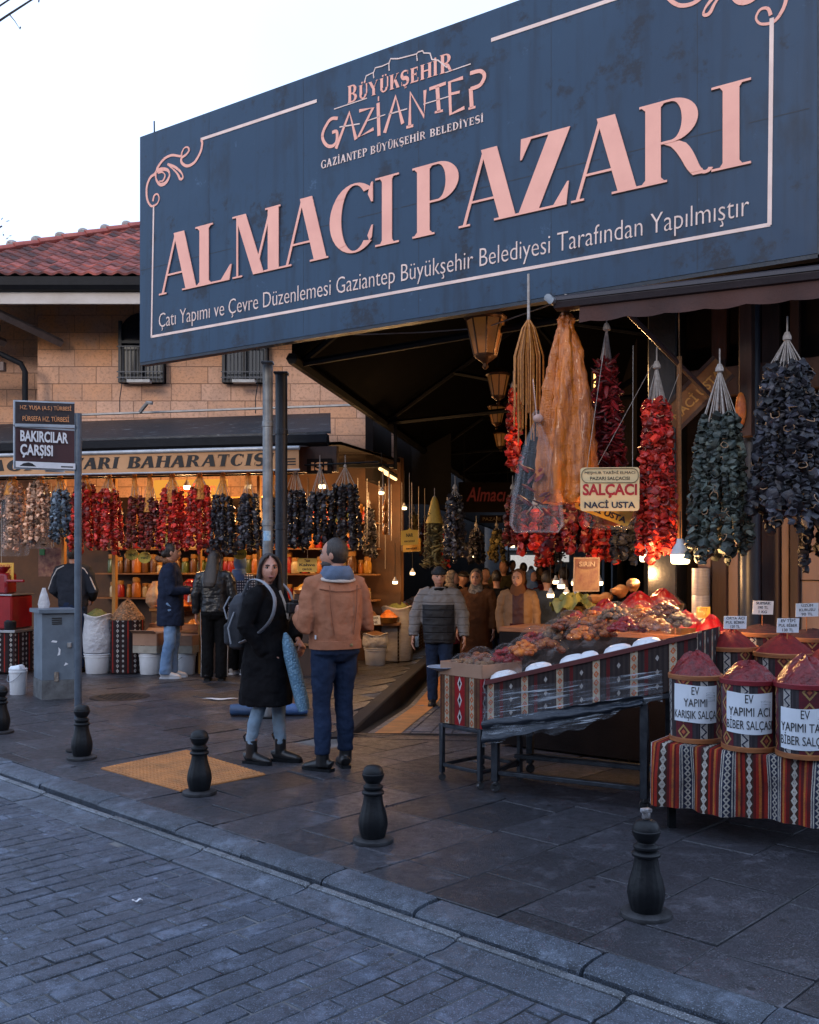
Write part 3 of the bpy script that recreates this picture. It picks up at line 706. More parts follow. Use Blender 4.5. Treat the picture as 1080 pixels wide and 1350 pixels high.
g = MB(); g2 = MB()
for L, wd in orn:
    pp = smooth_pts(zo(L), 5); k = len(pp); ww = [wd * (.65 + .7 * abs(sin(i * 6.5 / k + .6))) for i in range(k)]
    ribbon(g, pp, ww); mir = MB(); ribbon(mir, pp, ww)
    for f in mir.F: pass
    off = len(g2.V)
    for p in mir.V:
        rel = p - PL; a = rel.dot(SX); z = rel.z; c = rel.dot(SN); a2 = aL + aR - a; fz_ = (z - zb(a)) / (zt(a) - zb(a)); g2.V.append(SFR(a2, zb(a2) + fz_ * (zt(a2) - zb(a2)), c))
    g2.F += [tuple(i + off for i in f[::-1]) for f in mir.F]; g2.M += mir.M
g.build('corner_scroll', M_pink, bb, world=True, smooth=False); g2.build('corner_scroll', M_pink, bb, world=True, smooth=False)
# emblem: castle outline, two lines of lettering
Z5 = lambda L: zo(L, 4.154, 400, 40)
g = MB()
for L, wd in [([(190, 482), (152, 488), (117, 540), (107, 590), (130, 630), (162, 634), (184, 608), (185, 556), (160, 560)], .03), ([(180, 648), (255, 450), (290, 598)], .034), ([(308, 442), (384, 424), (303, 586), (386, 540)], .03), ([(411, 398), (416, 578)], .034),
              ([(410, 376), (416, 374)], .04), ([(447, 562), (508, 362), (546, 512)], .034), ([(566, 532), (604, 522)], .024), ([(584, 526), (588, 342), (664, 474), (668, 328)], .032), ([(692, 322), (782, 290)], .028), ([(735, 308), (744, 446)], .036), ([(722, 450), (766, 440)], .02),
              ([(876, 260), (802, 284), (808, 460), (884, 424)], .03), ([(806, 350), (858, 338)], .022), ([(915, 236), (972, 224), (994, 252), (970, 300), (918, 322)], .032), ([(918, 318), (924, 424)], .036), ([(906, 430), (944, 420)], .02)]:
    ribbon(g, smooth_pts(Z5(L), 5) if len(L) > 4 else Z5(L), wd)
g.build('emblem_lettering', M_pink, bb, world=True, smooth=False)
g = MB()
for L in ([(335, 290), (346, 250), (384, 232), (388, 262)], [(384, 238), (396, 206), (436, 196), (470, 180), (472, 222)], [(470, 182), (480, 156), (522, 156), (622, 130), (626, 168)], [(622, 130), (630, 120), (655, 112), (662, 125), (696, 126), (706, 160), (740, 165), (790, 205)]): g = MB(); ribbon(g, Z5(L), .011); g.build('castle_outline', M_white, bb, world=True, smooth=False)
for L, wd in (([(170, 432), (350, 372)], .009), ([(780, 232), (918, 184)], .009), ([(200, 530), (310, 512)], .011), ([(340, 500), (450, 462)], .009), ([(470, 460), (570, 430)], .011), ([(660, 405), (800, 362)], .009)): g = MB(); ribbon(g, Z5(L), wd); g.build('emblem_stroke', M_white, bb, world=True, smooth=False)
def sline(txt, p0, p1, c0, c1, mat, name, T, t, gap=.06):
    A0, A1 = SP(*p0), SP(*p1); H0, H1 = SP(*c0)[1] - A0[1], SP(*c1)[1] - A1[1]
    f1 = lambda x: A0[1] + (A1[1] - A0[1]) * (x - A0[0]) / (A1[0] - A0[0]); f2 = lambda x: H0 + (H1 - H0) * (x - A0[0]) / (A1[0] - A0[0])
    wd = lambda q: sum(serif(c, T, t)[1] + gap for c in q); k = (A1[0] - A0[0]) / wd(txt); x = A0[0]
    for q in txt.split(' '):
        x2 = x + wd(q) * k; serif_line(q, SFR, x, x2, f1, f2, T, t, .004, gap=gap).build(name, mat, bb, world=True, smooth=False); x = x2 + wd(' ') * k
zz = lambda x, y: Z5([(x, y)])[0]
sline('B', zz(243, 402), zz(300, 384), zz(243, 308), zz(300, 290), M_pink, 'emblem_lettering', .2, .08)
sline('ÜYÜKŞEHİ', zz(302, 384), zz(745, 242), zz(302, 306), zz(745, 160), M_pink, 'emblem_lettering', .2, .09)
sline('R', zz(748, 242), zz(830, 218), zz(748, 140), zz(830, 116), M_pink, 'emblem_lettering', .2, .07)
sline('GAZİANTEP BÜYÜKŞEHİR BELEDİYESİ', zz(98, 760), zz(992, 500), zz(98, 716), zz(992, 458), M_white, 'small_lettering', .17, .09)
A0, A1 = SP(210, 432), SP(988, 284); dv = Vector((A1[0] - A0[0], 0, A1[1] - A0[1])); xd = (SX * (A1[0] - A0[0]) + Vector((0, 0, A1[1] - A0[1]))).normalized()
tf = frame(SFR(*A0), xd, SN.cross(xd))
text_mb('Çatı Yapımı ve Çevre Düzenlemesi Gaziantep Büyükşehir Belediyesi Tarafından Yapılmıştır', tf, width=(SFR(*A1) - SFR(*A0)).length, sy=.215, depth=.005, bold=-.011).build('small_lettering', M_white, bb, world=True, smooth=False)
# steel frame behind the billboard + antenna rod
g = MB()
for a in [i * SLEN / 6 + .05 for i in range(7)]: 
    aa = min(a, SLEN - .06); g.box(SFR(aa, (zb(aa) + zt(aa)) / 2, -.17), (.06, .06, 2.3), rotz(atan2(SX.y, SX.x)))
for fz_ in (.06, .5, .94): g.tube([SFR(.05, zb(0) + fz_ * 2.35, -.23), SFR(SLEN - .05, zb(SLEN) + fz_ * 2.35, -.23)], .03, 6)
g.build('support_frame', mk('dark_steel', (.007, .0075, .009), .6, 0, spec=.15), bb, world=True, smooth=False)
g = MB(); g.tube([SFR(.09, zt0 - .05, -.12), SFR(.085, zt0 + .19, -.12)], .008, 6); g.build('antenna_rod', MATS['dark_steel'], bb, world=True)
# poles under the billboard
M_galv = mk('galvanised_pole', (.23, .25, .27), .5, .3, c2=(.12, .13, .145), sc=7, bs=20)
def pole(px, Y, r, ztop, mat, name, lb):
    c = P(px, HY, Y); c.z = 0; t = thing(name, lb, 'pole', c)
    g = MB(); g.tube([(0, 0, 0), (0, 0, ztop)], r, 20); g.build('shaft', mat, t, local=True)
    for z in (ztop * .55, ztop * .83):
        g = MB(); g.lathe([(r + .001, z - .03), (r + .006, z - .025), (r + .006, z + .025), (r + .001, z + .03)], n=20); g.build('clamp', mat, t, local=True)
    g = MB(); g.box((0, 0, ztop + .012), (r * 2.3, r * 2.3, .024)); g.build('cap_plate', mat, t, local=True)
    g = MB(); g.box((0, 0, .008), (r * 4.4, r * 4.4, .016)); g.build('base_plate', MATS['dark_steel'], t, local=True)
    return t
p1_ = pole(353, 10.05, .052, 3.60, M_galv, 'support_pole', 'light grey galvanised steel pole holding up the billboard')
g = MB(); g.grid(lambda u, v: Vector((.0535 * sin((u - .5) * 1.5), -.0535 * cos((u - .5) * 1.5), 1.80 + v * .1)), 8, 2); g.build('sticker', mk('blue_sticker', (.15, .33, .55), .5, c2=(.4, .55, .65), sc=30), p1_, local=True)
pole(371, 10.35, .064, 3.55, mk('navy_pole_paint', (.022, .028, .04), .45), 'support_pole', 'thick dark navy pole standing right beside the grey pole')

# ================================================================== MARKET HALL
KD = Vector((.155, .988, 0))
hall = thing('market_hall', 'dark covered market hall roof over the passage behind the billboard', 'market hall', (2, 12, 0))
M_roofm = mk('roof_sheet', (.003, .003, .0035), .9, 0, sc=3, bs=8, bst=.2, spec=.03); M_steel = MATS['dark_steel']
g = MB()
def sgn_back(a): q = SFR(a, 0, -.34); return Vector((q.x, q.y, 0))
f0, f1, f2 = sgn_back(1.85), sgn_back(4.3), sgn_back(SLEN + 1.9)
e0 = f0 + Vector((.17, 1, 0)) * 40; e1 = f1 + Vector((.155, .988, 0)) * 42; e2 = f2 + Vector((.155, .988, 0)) * 44
up = lambda p, z: Vector((p.x, p.y, z))
for dz in (0, .09):
    q = [up(f0, 3.63 + dz), up(f1, 4.9 + dz), up(f2, 3.75 + dz), up(e2, 3.75 + dz), up(e1, 4.9 + dz), up(e0, 3.63 + dz)]; i = [g.v(p) for p in q]
    if dz == 0: I0 = i
    g.f((i[0], i[1], i[4], i[5]) if dz else (i[5], i[4], i[1], i[0])); g.f((i[1], i[2], i[3], i[4]) if dz else (i[4], i[3], i[2], i[1])); I1 = i
for a, b_ in ((0, 1), (1, 2), (2, 3), (5, 0)): g.f((I0[a], I0[b_], I1[b_], I1[a]))
g.build('roof', M_roofm, hall, world=True, smooth=False)
for k in range(9):
    s_ = .3 + k * 4.6; A, B, C_ = up(f0 + (e0 - f0) * (s_ / 42), 3.58), up(f1 + (e1 - f1) * (s_ / 42), 4.82), up(f2 + (e2 - f2) * (s_ / 42), 3.68); g = MB()
    for a, b_ in ((A, B), (B, C_), (A, C_), (B, (A + C_) / 2), ((A + B) / 2, (A + C_) / 2), ((B + C_) / 2, (A + C_) / 2)): g.tube([a, b_], .035, 6)
    g.build('truss', M_steel, hall, world=True)
g = MB()
for pt in ((f0, e0, 3.58), (f2, e2, 3.65)): g.tube([up(pt[0], pt[2]), up(pt[1], pt[2])], .06, 6)
g.build('eave_beam', M_steel, hall, world=True)
# roof-side column row far down the passage
for k in range(4):
    c = Vector((2.55, 9.0, 0)) + KD * (4 + k * 6.5); g = MB(); g.tube([(c.x, c.y, -.3), (c.x, c.y, 4.0)], .09, 10); g.build('column', M_steel, hall, world=True)

# ================================================================== STONE BUILDING ON THE LEFT
def m_ashlar(name, warm=0.):
    m, t, b, o = newmat(name); uv = coords(t, 'UV')
    br = t.nodes.new('ShaderNodeTexBrick'); t.links.new(uv, br.inputs['Vector']); br.inputs['Scale'].default_value = 1
    br.inputs['Brick Width'].default_value = .60; br.inputs['Row Height'].default_value = .277; br.inputs['Mortar Size'].default_value = .006; br.inputs['Mortar Smooth'].default_value = .3; br.offset = .42; br.squash = .8; br.squash_frequency = 3
    br.inputs['Color1'].default_value = (.64, .33, .19, 1); br.inputs['Color2'].default_value = (.70, .42, .30, 1); br.inputs['Mortar'].default_value = (.20, .10, .06, 1)
    n = noise(t, uv, 2.1, 5, .6); n2 = noise(t, uv, 22, 5, .7); sp = t.nodes.new('ShaderNodeSeparateXYZ'); t.links.new(uv, sp.inputs[0])
    # colour turns from pinkish to ochre towards the upper courses
    och = ramp(t, S(t, sp.outputs[1]) + (n - .5) * .5, 4.72, 5.05)
    c = mixc(t, och * .75, br.outputs[0], (.62, .25, .07)); c = mixc(t, ramp(t, n, .42, .64) * .6, c, (.42, .27, .21)); c = mixc(t, ramp(t, n2, .5, .68) * .6, c, (.24, .12, .07))
    c = mixc(t, S(t, br.outputs['Fac']) * .55, c, (.26, .14, .09))
    t.links.new(c, b.inputs['Base Color']); b.inputs['Roughness'].default_value = .9
    bump(t, b, n2 * .35 - S(t, br.outputs['Fac']) * .8, .8, .012); return m
M_ash = m_ashlar('ashlar_stone'); WY = 15.6; WS = F / WY
wx = lambda px: (px - 540) / WS
wz = lambda py: CH + (HY - py) / WS
sb = thing('stone_building', 'pink stone building with tiled hipped roof and barred arched windows, left of the market hall', 'building', (-4.5, WY, 0))
def wall_piece(mb, pts, Y, d=.3):
    fr = lambda x, z, c: Vector((x, Y - c, z)); k0 = len(mb.V); mb.prism(pts, fr, 0, 0, -d)
    for i in range(k0, len(mb.V)): mb.U[i] = (mb.V[i].x, mb.V[i].z)
wins = [(152, 213), (290, 351)]; g = MB(); zl, zh = 2.6, 6.3; zs, zsp = wz(502), wz(438); xl, xr = wx(40), wx(520)
edges = [xl] + [wx(v) for p in wins for v in p] + [xr]
for i in range(0, 6, 2): wall_piece(g, [(edges[i], zl), (edges[i + 1], zl), (edges[i + 1], zh), (edges[i], zh)], WY)
for a, b_ in wins:
    a, b_ = wx(a), wx(b_); wall_piece(g, [(a, zl), (b_, zl), (b_, zs), (a, zs)], WY); r = (b_ - a) / 2; mid = (a + b_) / 2; n = 12
    for k in range(n):
        t0, t1 = pi - pi * k / n, pi - pi * (k + 1) / n; p0, p1 = (mid + r * cos(t0), zsp + r * sin(t0)), (mid + r * cos(t1), zsp + r * sin(t1)); wall_piece(g, [p0, p1, (p1[0], zh), (p0[0], zh)], WY)
wall_piece(g, [(xl - 5, zl), (xl - .02, zl), (xl - .02, zh), (xl - 5, zh)], WY + .55)
g.build('wall', M_ash, sb, world=True, smooth=False)
g = MB(); wall_piece(g, [(xl, zl), (xr + 1, zl), (xr + 1, zh), (xl, zh)], WY + 2.2, .2); g.box((xl + .1, WY + 1.2, 4.4), (.2, 1.7, 3.6)); g.build('inner_wall', mk('dark_interior', (.01, .01, .012), .9), sb, world=True, smooth=False)
M_bar = mk('iron_bars', (.02, .022, .03), .5, .4); M_frm = mk('window_paint', (.012, .014, .02), .5)
m, t, b, o = newmat('window_glass'); b.inputs['Base Color'].default_value = (.012, .016, .024, 1); b.inputs['Roughness'].default_value = .06; M_glass = m
for a, b_ in wins:
    a, b_ = wx(a), wx(b_); mid = (a + b_) / 2; r = (b_ - a) / 2; ot = [(a, zs), (b_, zs)] + [(mid + r * cos(pi * k / 12), zsp + r * sin(pi * k / 12)) for k in range(13)]
    g = MB(); g.prism(ot, lambda x, z, c: Vector((x, WY + .2 - c, z)), .0, 0, -.02); wi = g.build('window', M_glass, sb, world=True, smooth=False)
    g = MB(); fr = lambda x, z, c: Vector((x, WY + .18 - c, z))
    for x in (a + .03, mid, b_ - .03): g.box((x, WY + .165, (zs + zsp + r * .6) / 2), (.055, .05, zsp + r * .6 - zs))
    g.box((mid, WY + .163, zsp - .12), (2 * r, .05, .05)); g.box((mid, WY + .163, zs + .03), (2 * r, .05, .06)); g.build('frame', M_frm, wi, world=True, smooth=False)
    g = MB(); hgt = wz(455) - zs
    for k in range(12): x = a + .04 + (2 * r - .08) * k / 11; g.tube([(x, WY + .08, zs), (x, WY + .08, zs + hgt)], .0065, 5)
    for z in (.07, .16, hgt): g.box((mid, WY + .08, zs + z), (2 * r, .012, .018), b=.001)
    g.build('grille', mk('grille_paint', (.05, .06, .085), .5), wi, world=True, smooth=False)
    g = MB(); g.box((mid + .02, WY - .02, zs - .015), (.36, .14, .05)); g.build('sill', mk('pale_sill', (.5, .49, .48), .7), wi, world=True, smooth=False)
g = MB(); GYe = 14.55
ez = lambda py, Y: CH + (HY - py) / F * Y
z0_, z1_, z2_ = ez(400, GYe), ez(384, GYe), ez(367, GYe)
g.box(((-9.5 + .5) / 2, GYe + .06, (z0_ + z1_) / 2), (10, .05, z1_ - z0_ - .004)); g.build('fascia', mk('fascia_paint', (.50, .45, .42), .6, c2=(.40, .34, .30), sc=2), sb, world=True, smooth=False)
g = MB(); g.rings([[Vector((x, GYe + y, z)) for y, z in ((.03, z1_), (-.05, z1_ + .01), (-.10, z1_ + .07), (-.11, z2_), (-.09, z2_), (.05, z2_ - .02))] for x in (-9.5, .5)]); g.build('gutter', mk('dark_gutter', (.010, .010, .013), .6, 0, spec=.2), sb, world=True, smooth=30)
g = MB(); g.rings([[Vector((x, y, z)) for y, z in ((GYe + .09, z0_ + .03), (WY + .7, z0_ + .62), (WY + .7, z0_ + .66), (GYe + .09, z0_ + .08))] for x in (-9.5, .5)]); M_soff = mk('soffit_wood', (.12, .065, .045), .8, c2=(.07, .04, .03), sc=3, stretch=(1, .2, 1)); g.build('soffit', M_soff, sb, world=True, smooth=False)
for px in (-60, 15): 
    g = MB(); a = Vector((wx(px) + .0, GYe + .12, z0_ - .03)); b_ = a + Vector((.75, 1.05, -.30)); dd = (b_ - a).normalized(); g.tube([a, b_], .07, 4); g.build('bracket', mk('bracket_wood', (.20, .14, .12), .75), sb, world=True, smooth=False)
g = MB(); g.box((wx(10) - 1.5, WY - .3, z0_ - .18), (3, .09, .10)); g.box((wx(10) - 1.5, WY - .1, z0_ - .75), (3, .12, .14)); g.build('tie_beam', MATS['bracket_wood'], sb, world=True, smooth=False)
g = MB(); xq = wx(37) ; g.tube([(xq - 1.4, WY - .25, wz(462)), (xq - .35, WY - .2, wz(470)), (xq - .05, WY - .16, wz(482)), (xq, WY - .12, wz(492)), (xq, WY - .12, 3.2)], .045, 10); g.build('downpipe', MATS['dark_gutter'], sb, world=True)
# tiled slope
M_tile = mk('clay_tile', (.18, .042, .03), .85, c2=(.075, .018, .016), sc=5.5, lo=.4, hi=.6, bs=25, bst=.4, shade=True)
g = MB(); X0, Y0, Z0, sl = -9.0, 14.42, z2_ + .02, .55; nW, per, row = 40, .215, .20
hipx = lambda Y: -7.75 + (Y - 14.5) * .946
for r_ in range(20):
    ya, yb = Y0 + r_ * row, Y0 + (r_ + 1) * row + .03; I = []
    for (y, lift) in ((ya, .0), (ya + .001, .035), (ya + .05, .036), (yb, .010)):
        L = []
        for i in range(nW * 6 + 1):
            x = X0 + i * per / 6; ph = (i % 6) / 6 * 2 * pi; wv = .024 * (cos(ph) if cos(ph) > -.2 else -.2 - .3 * (-.2 - cos(ph)))
            L.append(g.v((x, y, Z0 + (y - Y0) * sl + lift + wv)))
        I.append(L)
    for a, b_ in zip(I, I[1:]):
        for i in range(nW * 6):
            if X0 + (i + .5) * per / 6 < hipx(ya): continue
            g.f((a[i], a[i + 1], b_[i + 1], b_[i]))
    rnd = random.Random(r_); cs = [rnd.choice((.45, .7, 1, 1.15, 1.5, 1.9)) for _ in range(nW + 2)]
    for L in I:
        for i, k in enumerate(L): g.C[k] = cs[i // 6]
rf = g.build('roof', M_tile, sb, world=True, smooth=50)
g = MB(); M_hip = mk('hip_tile', (.36, .09, .06), .7, c2=(.25, .05, .04), sc=6)
for k in range(16):
    t0 = k * .30; A = Vector((hipx(14.42 + t0), 14.42 + t0, Z0 + t0 * sl + .05)); B = Vector((hipx(14.42 + t0 + .32), 14.42 + t0 + .32, Z0 + (t0 + .32) * sl + .035)); g.tube([A, B], [(.10, .075), (.085, .06)], 10)
g.build('hip_ridge', M_hip, rf, world=True)
for k in range(16):
    g = MB()
    t0 = k * .30 + .0; A = Vector((hipx(14.42 + t0), 14.42 + t0, Z0 + t0 * sl + .06)); g.ell(A + Vector((0, 0, .02)), (.11, .05, .085), 8, 6, rotz(.75))
    g.build('ridge_mortar', mk('mortar', (.36, .33, .32), .9, c2=(.2, .17, .16), sc=20), rf, world=True)
g = MB(); g.quad((X0, 14.6, Z0), (.3, 14.6, Z0), (.3, 19.2, Z0 + 4.6 * sl - .1), (-4.1, 19.2, Z0 + 4.6 * sl - .1)); g.build('roof_deck', MATS['dark_interior'], rf, world=True, smooth=False)
# lean-to roof with gutter over the shop front
E = Vector((.975, -.222, 0))
def SF(px, z, off=0.0, Y0=13.9):       # point on shop-front line through px, at height z
    p0 = Vector(((100 - 540) / F * Y0, Y0, 0)); r = Vector(((px - 540) / F, 1, 0)); n_ = Vector((.222, .975, 0)); t_ = p0.dot(n_) / r.dot(n_); q = r * t_ + n_ * off; return Vector((q.x, q.y, z))
lt = thing('lean_to_roof', 'low dark sheet metal lean-to roof with gutter below the arched windows', 'roof', SF(200, 3.2))
g = MB(); rs = []
for px in (-160, 0, 120, 240, 340, 437):
    a = SF(px, 3.27, -.02); b_ = SF(min(px, 385), 3.78, 1.72); rs.append([a, b_, b_ + Vector((0, 0, .03)), a + Vector((0, 0, .03))])
g.rings(rs); g.build('roof_sheet', mk('lead_sheet', (.028, .031, .038), .5, .2, c2=(.3, .31, .33), sc=9, lo=.62, hi=.70, stretch=(.5, 2, 1), bs=12, bst=.7, bd=.02), lt, world=True, smooth=False)
g = MB(); g.rings([[SF(px, z, o_) for o_, z in ((.02, 3.10), (-.05, 3.10), (-.12, 3.15), (-.14, 3.25), (-.12, 3.26), (0, 3.25))] for px in (-160, 434)]); g.build('gutter', mk('black_gutter', (.018, .02, .026), .35, .3), lt, world=True, smooth=30)
g = MB(); g.box(SF(220, 3.88, 1.5), (5.2, .06, .03), rotz(atan2(E.y, E.x))); g.tube([SF(125, 3.86, 1.3), SF(140, 3.98, 1.2), SF(147, 3.97, 1.2)], .03, 6); g.build('flashing', mk('flashing', (.35, .34, .34), .5, .3), lt, world=True, smooth=False)
g = MB()
for px0, px1, py0, py1 in ((161, 158, 505, 545), (340, 337, 505, 545)): g.tube([P(px0, py0, WY - .02), P(px0 - 3, (py0 + py1) / 2, WY - .02), P(px1, py1, WY - .02)], .008, 5)
g.build('wall_cable', M_bar, sb, world=True)
# stone pier at the passage corner
pr = thing('stone_pier', 'dark reddish stone pier above the shop corner at the passage', 'pier', P(484, 735, 14.6))
g = MB(); x0, x1 = P(448, 0, 14.3).x, P(517, 0, 14.3).x; wall_piece(g, [(x0, 2.98), (x1, 2.98), (x1, 4.1), (x0, 4.1)], 14.3, 2.5); g.build('stonework', M_ash, pr, world=True, smooth=False)
g = MB(); g.box(((x0 + x1) / 2 - .25, 14.22, 2.95), (x1 - x0 + .55, .12, .05)); g.box((x1 + .05, 14.25, 3.3), (.05, .1, .8)); g.build('steel_lintel', M_steel, pr, world=True, smooth=False)

# out-of-view building row opposite, added to keep low sky light out of the passage
ob_ = thing('unseen_street_building', 'plain unseen building row added across the street to block low sky light', 'building', (0, -9, 0)); g = MB(); g.box((0, -11, 3.4), (60, 4, 8.0), b=.02); g.build('wall', mk('grey_render', (.16, .15, .15), .9, sc=1.5), ob_, world=True, smooth=False)
for k in range(-9, 10): 
    g = MB(); g.box((k * 2.8, -8.99, 4.6), (1.2, .06, 1.5)); g.build('window', M_glass, ob_, world=True, smooth=False)
# ================================================================== RIGHT-HAND STALL
M_red = mk('red_spice', (.20, .006, .006), .85, c2=(.12, .003, .004), sc=30, bs=220, bst=.8, bd=.004)
M_dkred = mk('dark_spice', (.05, .008, .012), .85, c2=(.02, .005, .008), sc=30, bs=220, bst=.8, bd=.004)
M_wetred = mk('wet_pepper_paste', (.24, .007, .010), .32, c2=(.09, .003, .006), sc=14, bs=45, bst=.8, bd=.02, spec=.5)
M_wood = mk('orange_wood', (.36, .13, .04), .6, c2=(.22, .07, .025), sc=6, stretch=(1, 1, 8))
M_film = mk_film('clear_film', (.28, .27, .27), alpha=.0, rough=.05, sc=34, thr=(.66, .84), fac=.0); M_stretch = mk_film('stretch_film', (.55, .62, .72), .10, .2, 6, (2.5, 2.5, 26), 8, (.52, .7))
M_pap = mk('label_paper', (.72, .76, .82), .7, c2=(.62, .66, .72), sc=4, bs=12, bst=.15); M_ink = mk('black_ink', (.012, .012, .016), .7, bst=0)
M_redink = mk('red_ink', (.42, .012, .02), .6, bst=0); M_yel = mk('yellow_card', (.72, .42, .06), .55, c2=(.6, .34, .05), sc=3, bst=.05); M_cream = mk('cream_card', (.72, .55, .30), .5, c2=(.66, .47, .24), sc=3, bst=.05)
K0, K1, K2, K3, K4 = (kilim('kilim_weave_%s' % n_, i) for i, n_ in enumerate(('red', 'charcoal', 'zigzag', 'dark', 'panel')))
DR, MI = Vector((.815, -.58, 0)), Vector((.58, .815, 0))
def face_cam(p): return atan2(p.x, p.y)        # yaw offset of view direction
def heap_mb(r, h, z0, n=36, amp=.08, seed=1, pw=1.65):
    rnd = random.Random(seed); ph = [rnd.uniform(0, 6.3) for _ in range(6)]; mb = MB()
    def fn(u, v):
        a = 2 * pi * u; q = v; rr = r * q; z = h * (1 - q ** pw) * (1 + amp * (sin(3 * a + ph[0]) + .7 * sin(5 * a + ph[1] + 4 * q) + .5 * sin(9 * a + ph[2] - 7 * q)))
        return Vector((rr * cos(a), rr * sin(a), z0 + z + (rnd.uniform(-.03, .03) * h if .05 < q < .97 else 0)))
    mb.grid(fn, n, 13, uv=False); return mb
def crumple(r, h, z0, seed, amp=.12, sk=1.08):
    rnd = random.Random(seed); ph = [rnd.uniform(0, 6.3) for _ in range(8)]; mb = MB()
    def fn(u, v):
        a = 2 * pi * u; q = v; w_ = sin(7 * a + ph[0] + 5 * q) * .5 + sin(13 * a + ph[1] - 9 * q) * .35 + sin(23 * a + ph[2]) * .25
        return Vector((r * q * sk * cos(a), r * q * sk * sin(a), z0 + h * 1.08 * (1 - q ** 2.1) + .018 + amp * h * w_ * (.3 + q)))
    mb.grid(fn, 48, 12, uv=False); return mb
def cyl_frame(r, yaw, z0, xo=0.0): return lambda x, y, c=0.0: Vector((sin((x + xo) / r + yaw) * (r + c), -cos((x + xo) / r + yaw) * (r + c), z0 + y))
def tub(pos, r, h, label, lines=None, heap=M_red, hh=.13, film=False, seed=1, yaw=None, lab=(.3, .62), rim=M_wood, group='kilim covered spice tubs', lh=None, xo=0.):
    t = thing('spice_tub', label, 'spice tub', pos, 0, group); yaw = -face_cam(pos) if yaw is None else yaw
    b = MB(); I = b.grid(lambda u, v: Vector((r * (.97 + .03 * v) * cos(2 * pi * u), r * (.97 + .03 * v) * sin(2 * pi * u), h * (.04 + .92 * v))), 40, 4, uv=lambda u, v: (u * 2 * pi * r + seed * .07, v * h)); b.build('tub_body', K2, t, local=True)
    b = MB(); b.lathe([(r * .99, h - .032), (r * 1.05, h - .03), (r * 1.06, h - .005), (r * 1.03, h), (r * .97, h - .002), (r * .95, h - .03)], n=40); b.build('rim', rim, t, local=True)
    b = MB(); b.lathe([(r * .9, 0), (r * 1.0, .001), (r * 1.01, .026), (r * .97, .03)], n=40); b.build('base_band', M_wood, t, local=True)
    heap_mb(r * .98, hh, h - .008, seed=seed, amp=.10 if film else .06, pw=2.3 if film else 1.6).build('spice_heap', heap, t, local=True)
    if film: 
        crumple(r, hh * .98, h - .005, seed, .20, 1.04).build('film_cover', M_film, t, local=True)
    if lines:
        wd, hg = lab; fr = cyl_frame(r * 1.0, yaw, h * .20 if lh is None else lh, xo)
        b = MB(); b.grid(lambda u, v: fr((u - .5) * wd, v * hg + .004 * sin(u * 5 + seed), .003 + .0015 * sin(u * 11 + v * 3)), 16, 4); lb = b.build('label', M_pap, t, local=True)
        n_ = len(lines)
        for i, (s_, k) in enumerate(lines):
            zc = hg * (1 - (i + .78) / (n_ + .12)); f2 = lambda x, y, c=0., z_=zc: fr(x, z_ + y, .005 + c)
            text_mb(s_, f2, width=wd * k, sy=hg / n_ * .92, align='C', depth=.0006, z0=.0, bold=.003).build('lettering', M_ink, lb, local=True)
        b = MB(); b.grid(lambda u, v: fr(wd * (.22 + .22 * u), hg * (.56 + .26 * v), .0075 + .002 * sin(u * 9)), 5, 3); b.build('tape_patch', M_stretch, lb, local=True)
    return t
TZ = .524
def at_r(px, Y): q = P(px, HY, Y); return Vector((q.x, q.y, 0))
z3 = lambda v: Vector((0, 0, v))
tub(at_r(917, 5.985) + z3(TZ), .153, .405, 'front spice tub with the white label reading EV YAPIMI KARIŞIK SALÇA', [('EV', .16), ('YAPIMI', .50), ('KARIŞIK SALÇA', .96)], M_wetred, .125, True, 1, lab=(.268, .221), lh=.127)
tub(at_r(988, 5.72) + z3(TZ), .156, .41, 'front spice tub with the white label reading EV YAPIMI ACI BİBER SALÇASI', [('EV', .16), ('YAPIMI ACI', .86), ('BİBER SALÇASI', .97)], M_wetred, .095, True, 2, lab=(.273, .231), lh=.108, rim=mk('red_rim', (.22, .012, .02), .5))
tub(at_r(1062, 5.515) + z3(TZ), .160, .414, 'front spice tub at the right edge labelled EV YAPIMI TATLI BİBER SALÇASI', [('EV', .16), ('YAPIMI TATLI', .96), ('BİBER SALÇASI', .97)], M_wetred, .14, True, 3, lab=(.282, .226), lh=.056, rim=MATS['red_rim'])
tub(at_r(963, 6.85) + z3(.60), .18, .42, 'open tub heaped with dark red pepper flakes under the ORTA ACI price card', None, M_red, .115, False, 4)
tub(at_r(1034, 6.62) + z3(.58), .19, .42, 'open tub heaped with dark red pepper flakes under the EV price card', None, M_red, .12, False, 5)
tub(at_r(1100, 6.42) + z3(.56), .18, .40, 'open tub of red spice cut off by the right edge behind the front row', None, M_red, .12, False, 6)
tub(at_r(1005, 7.35) + z3(.68), .20, .40, 'rear tub of dark sumac with a white price card, behind the two red heaps', None, M_dkred, .06, False, 7)
tub(at_r(1071, 7.15) + z3(.66), .20, .40, 'rear tub of dark spice with a pale blue price card, nearest the right edge', None, M_dkred, .06, False, 8)
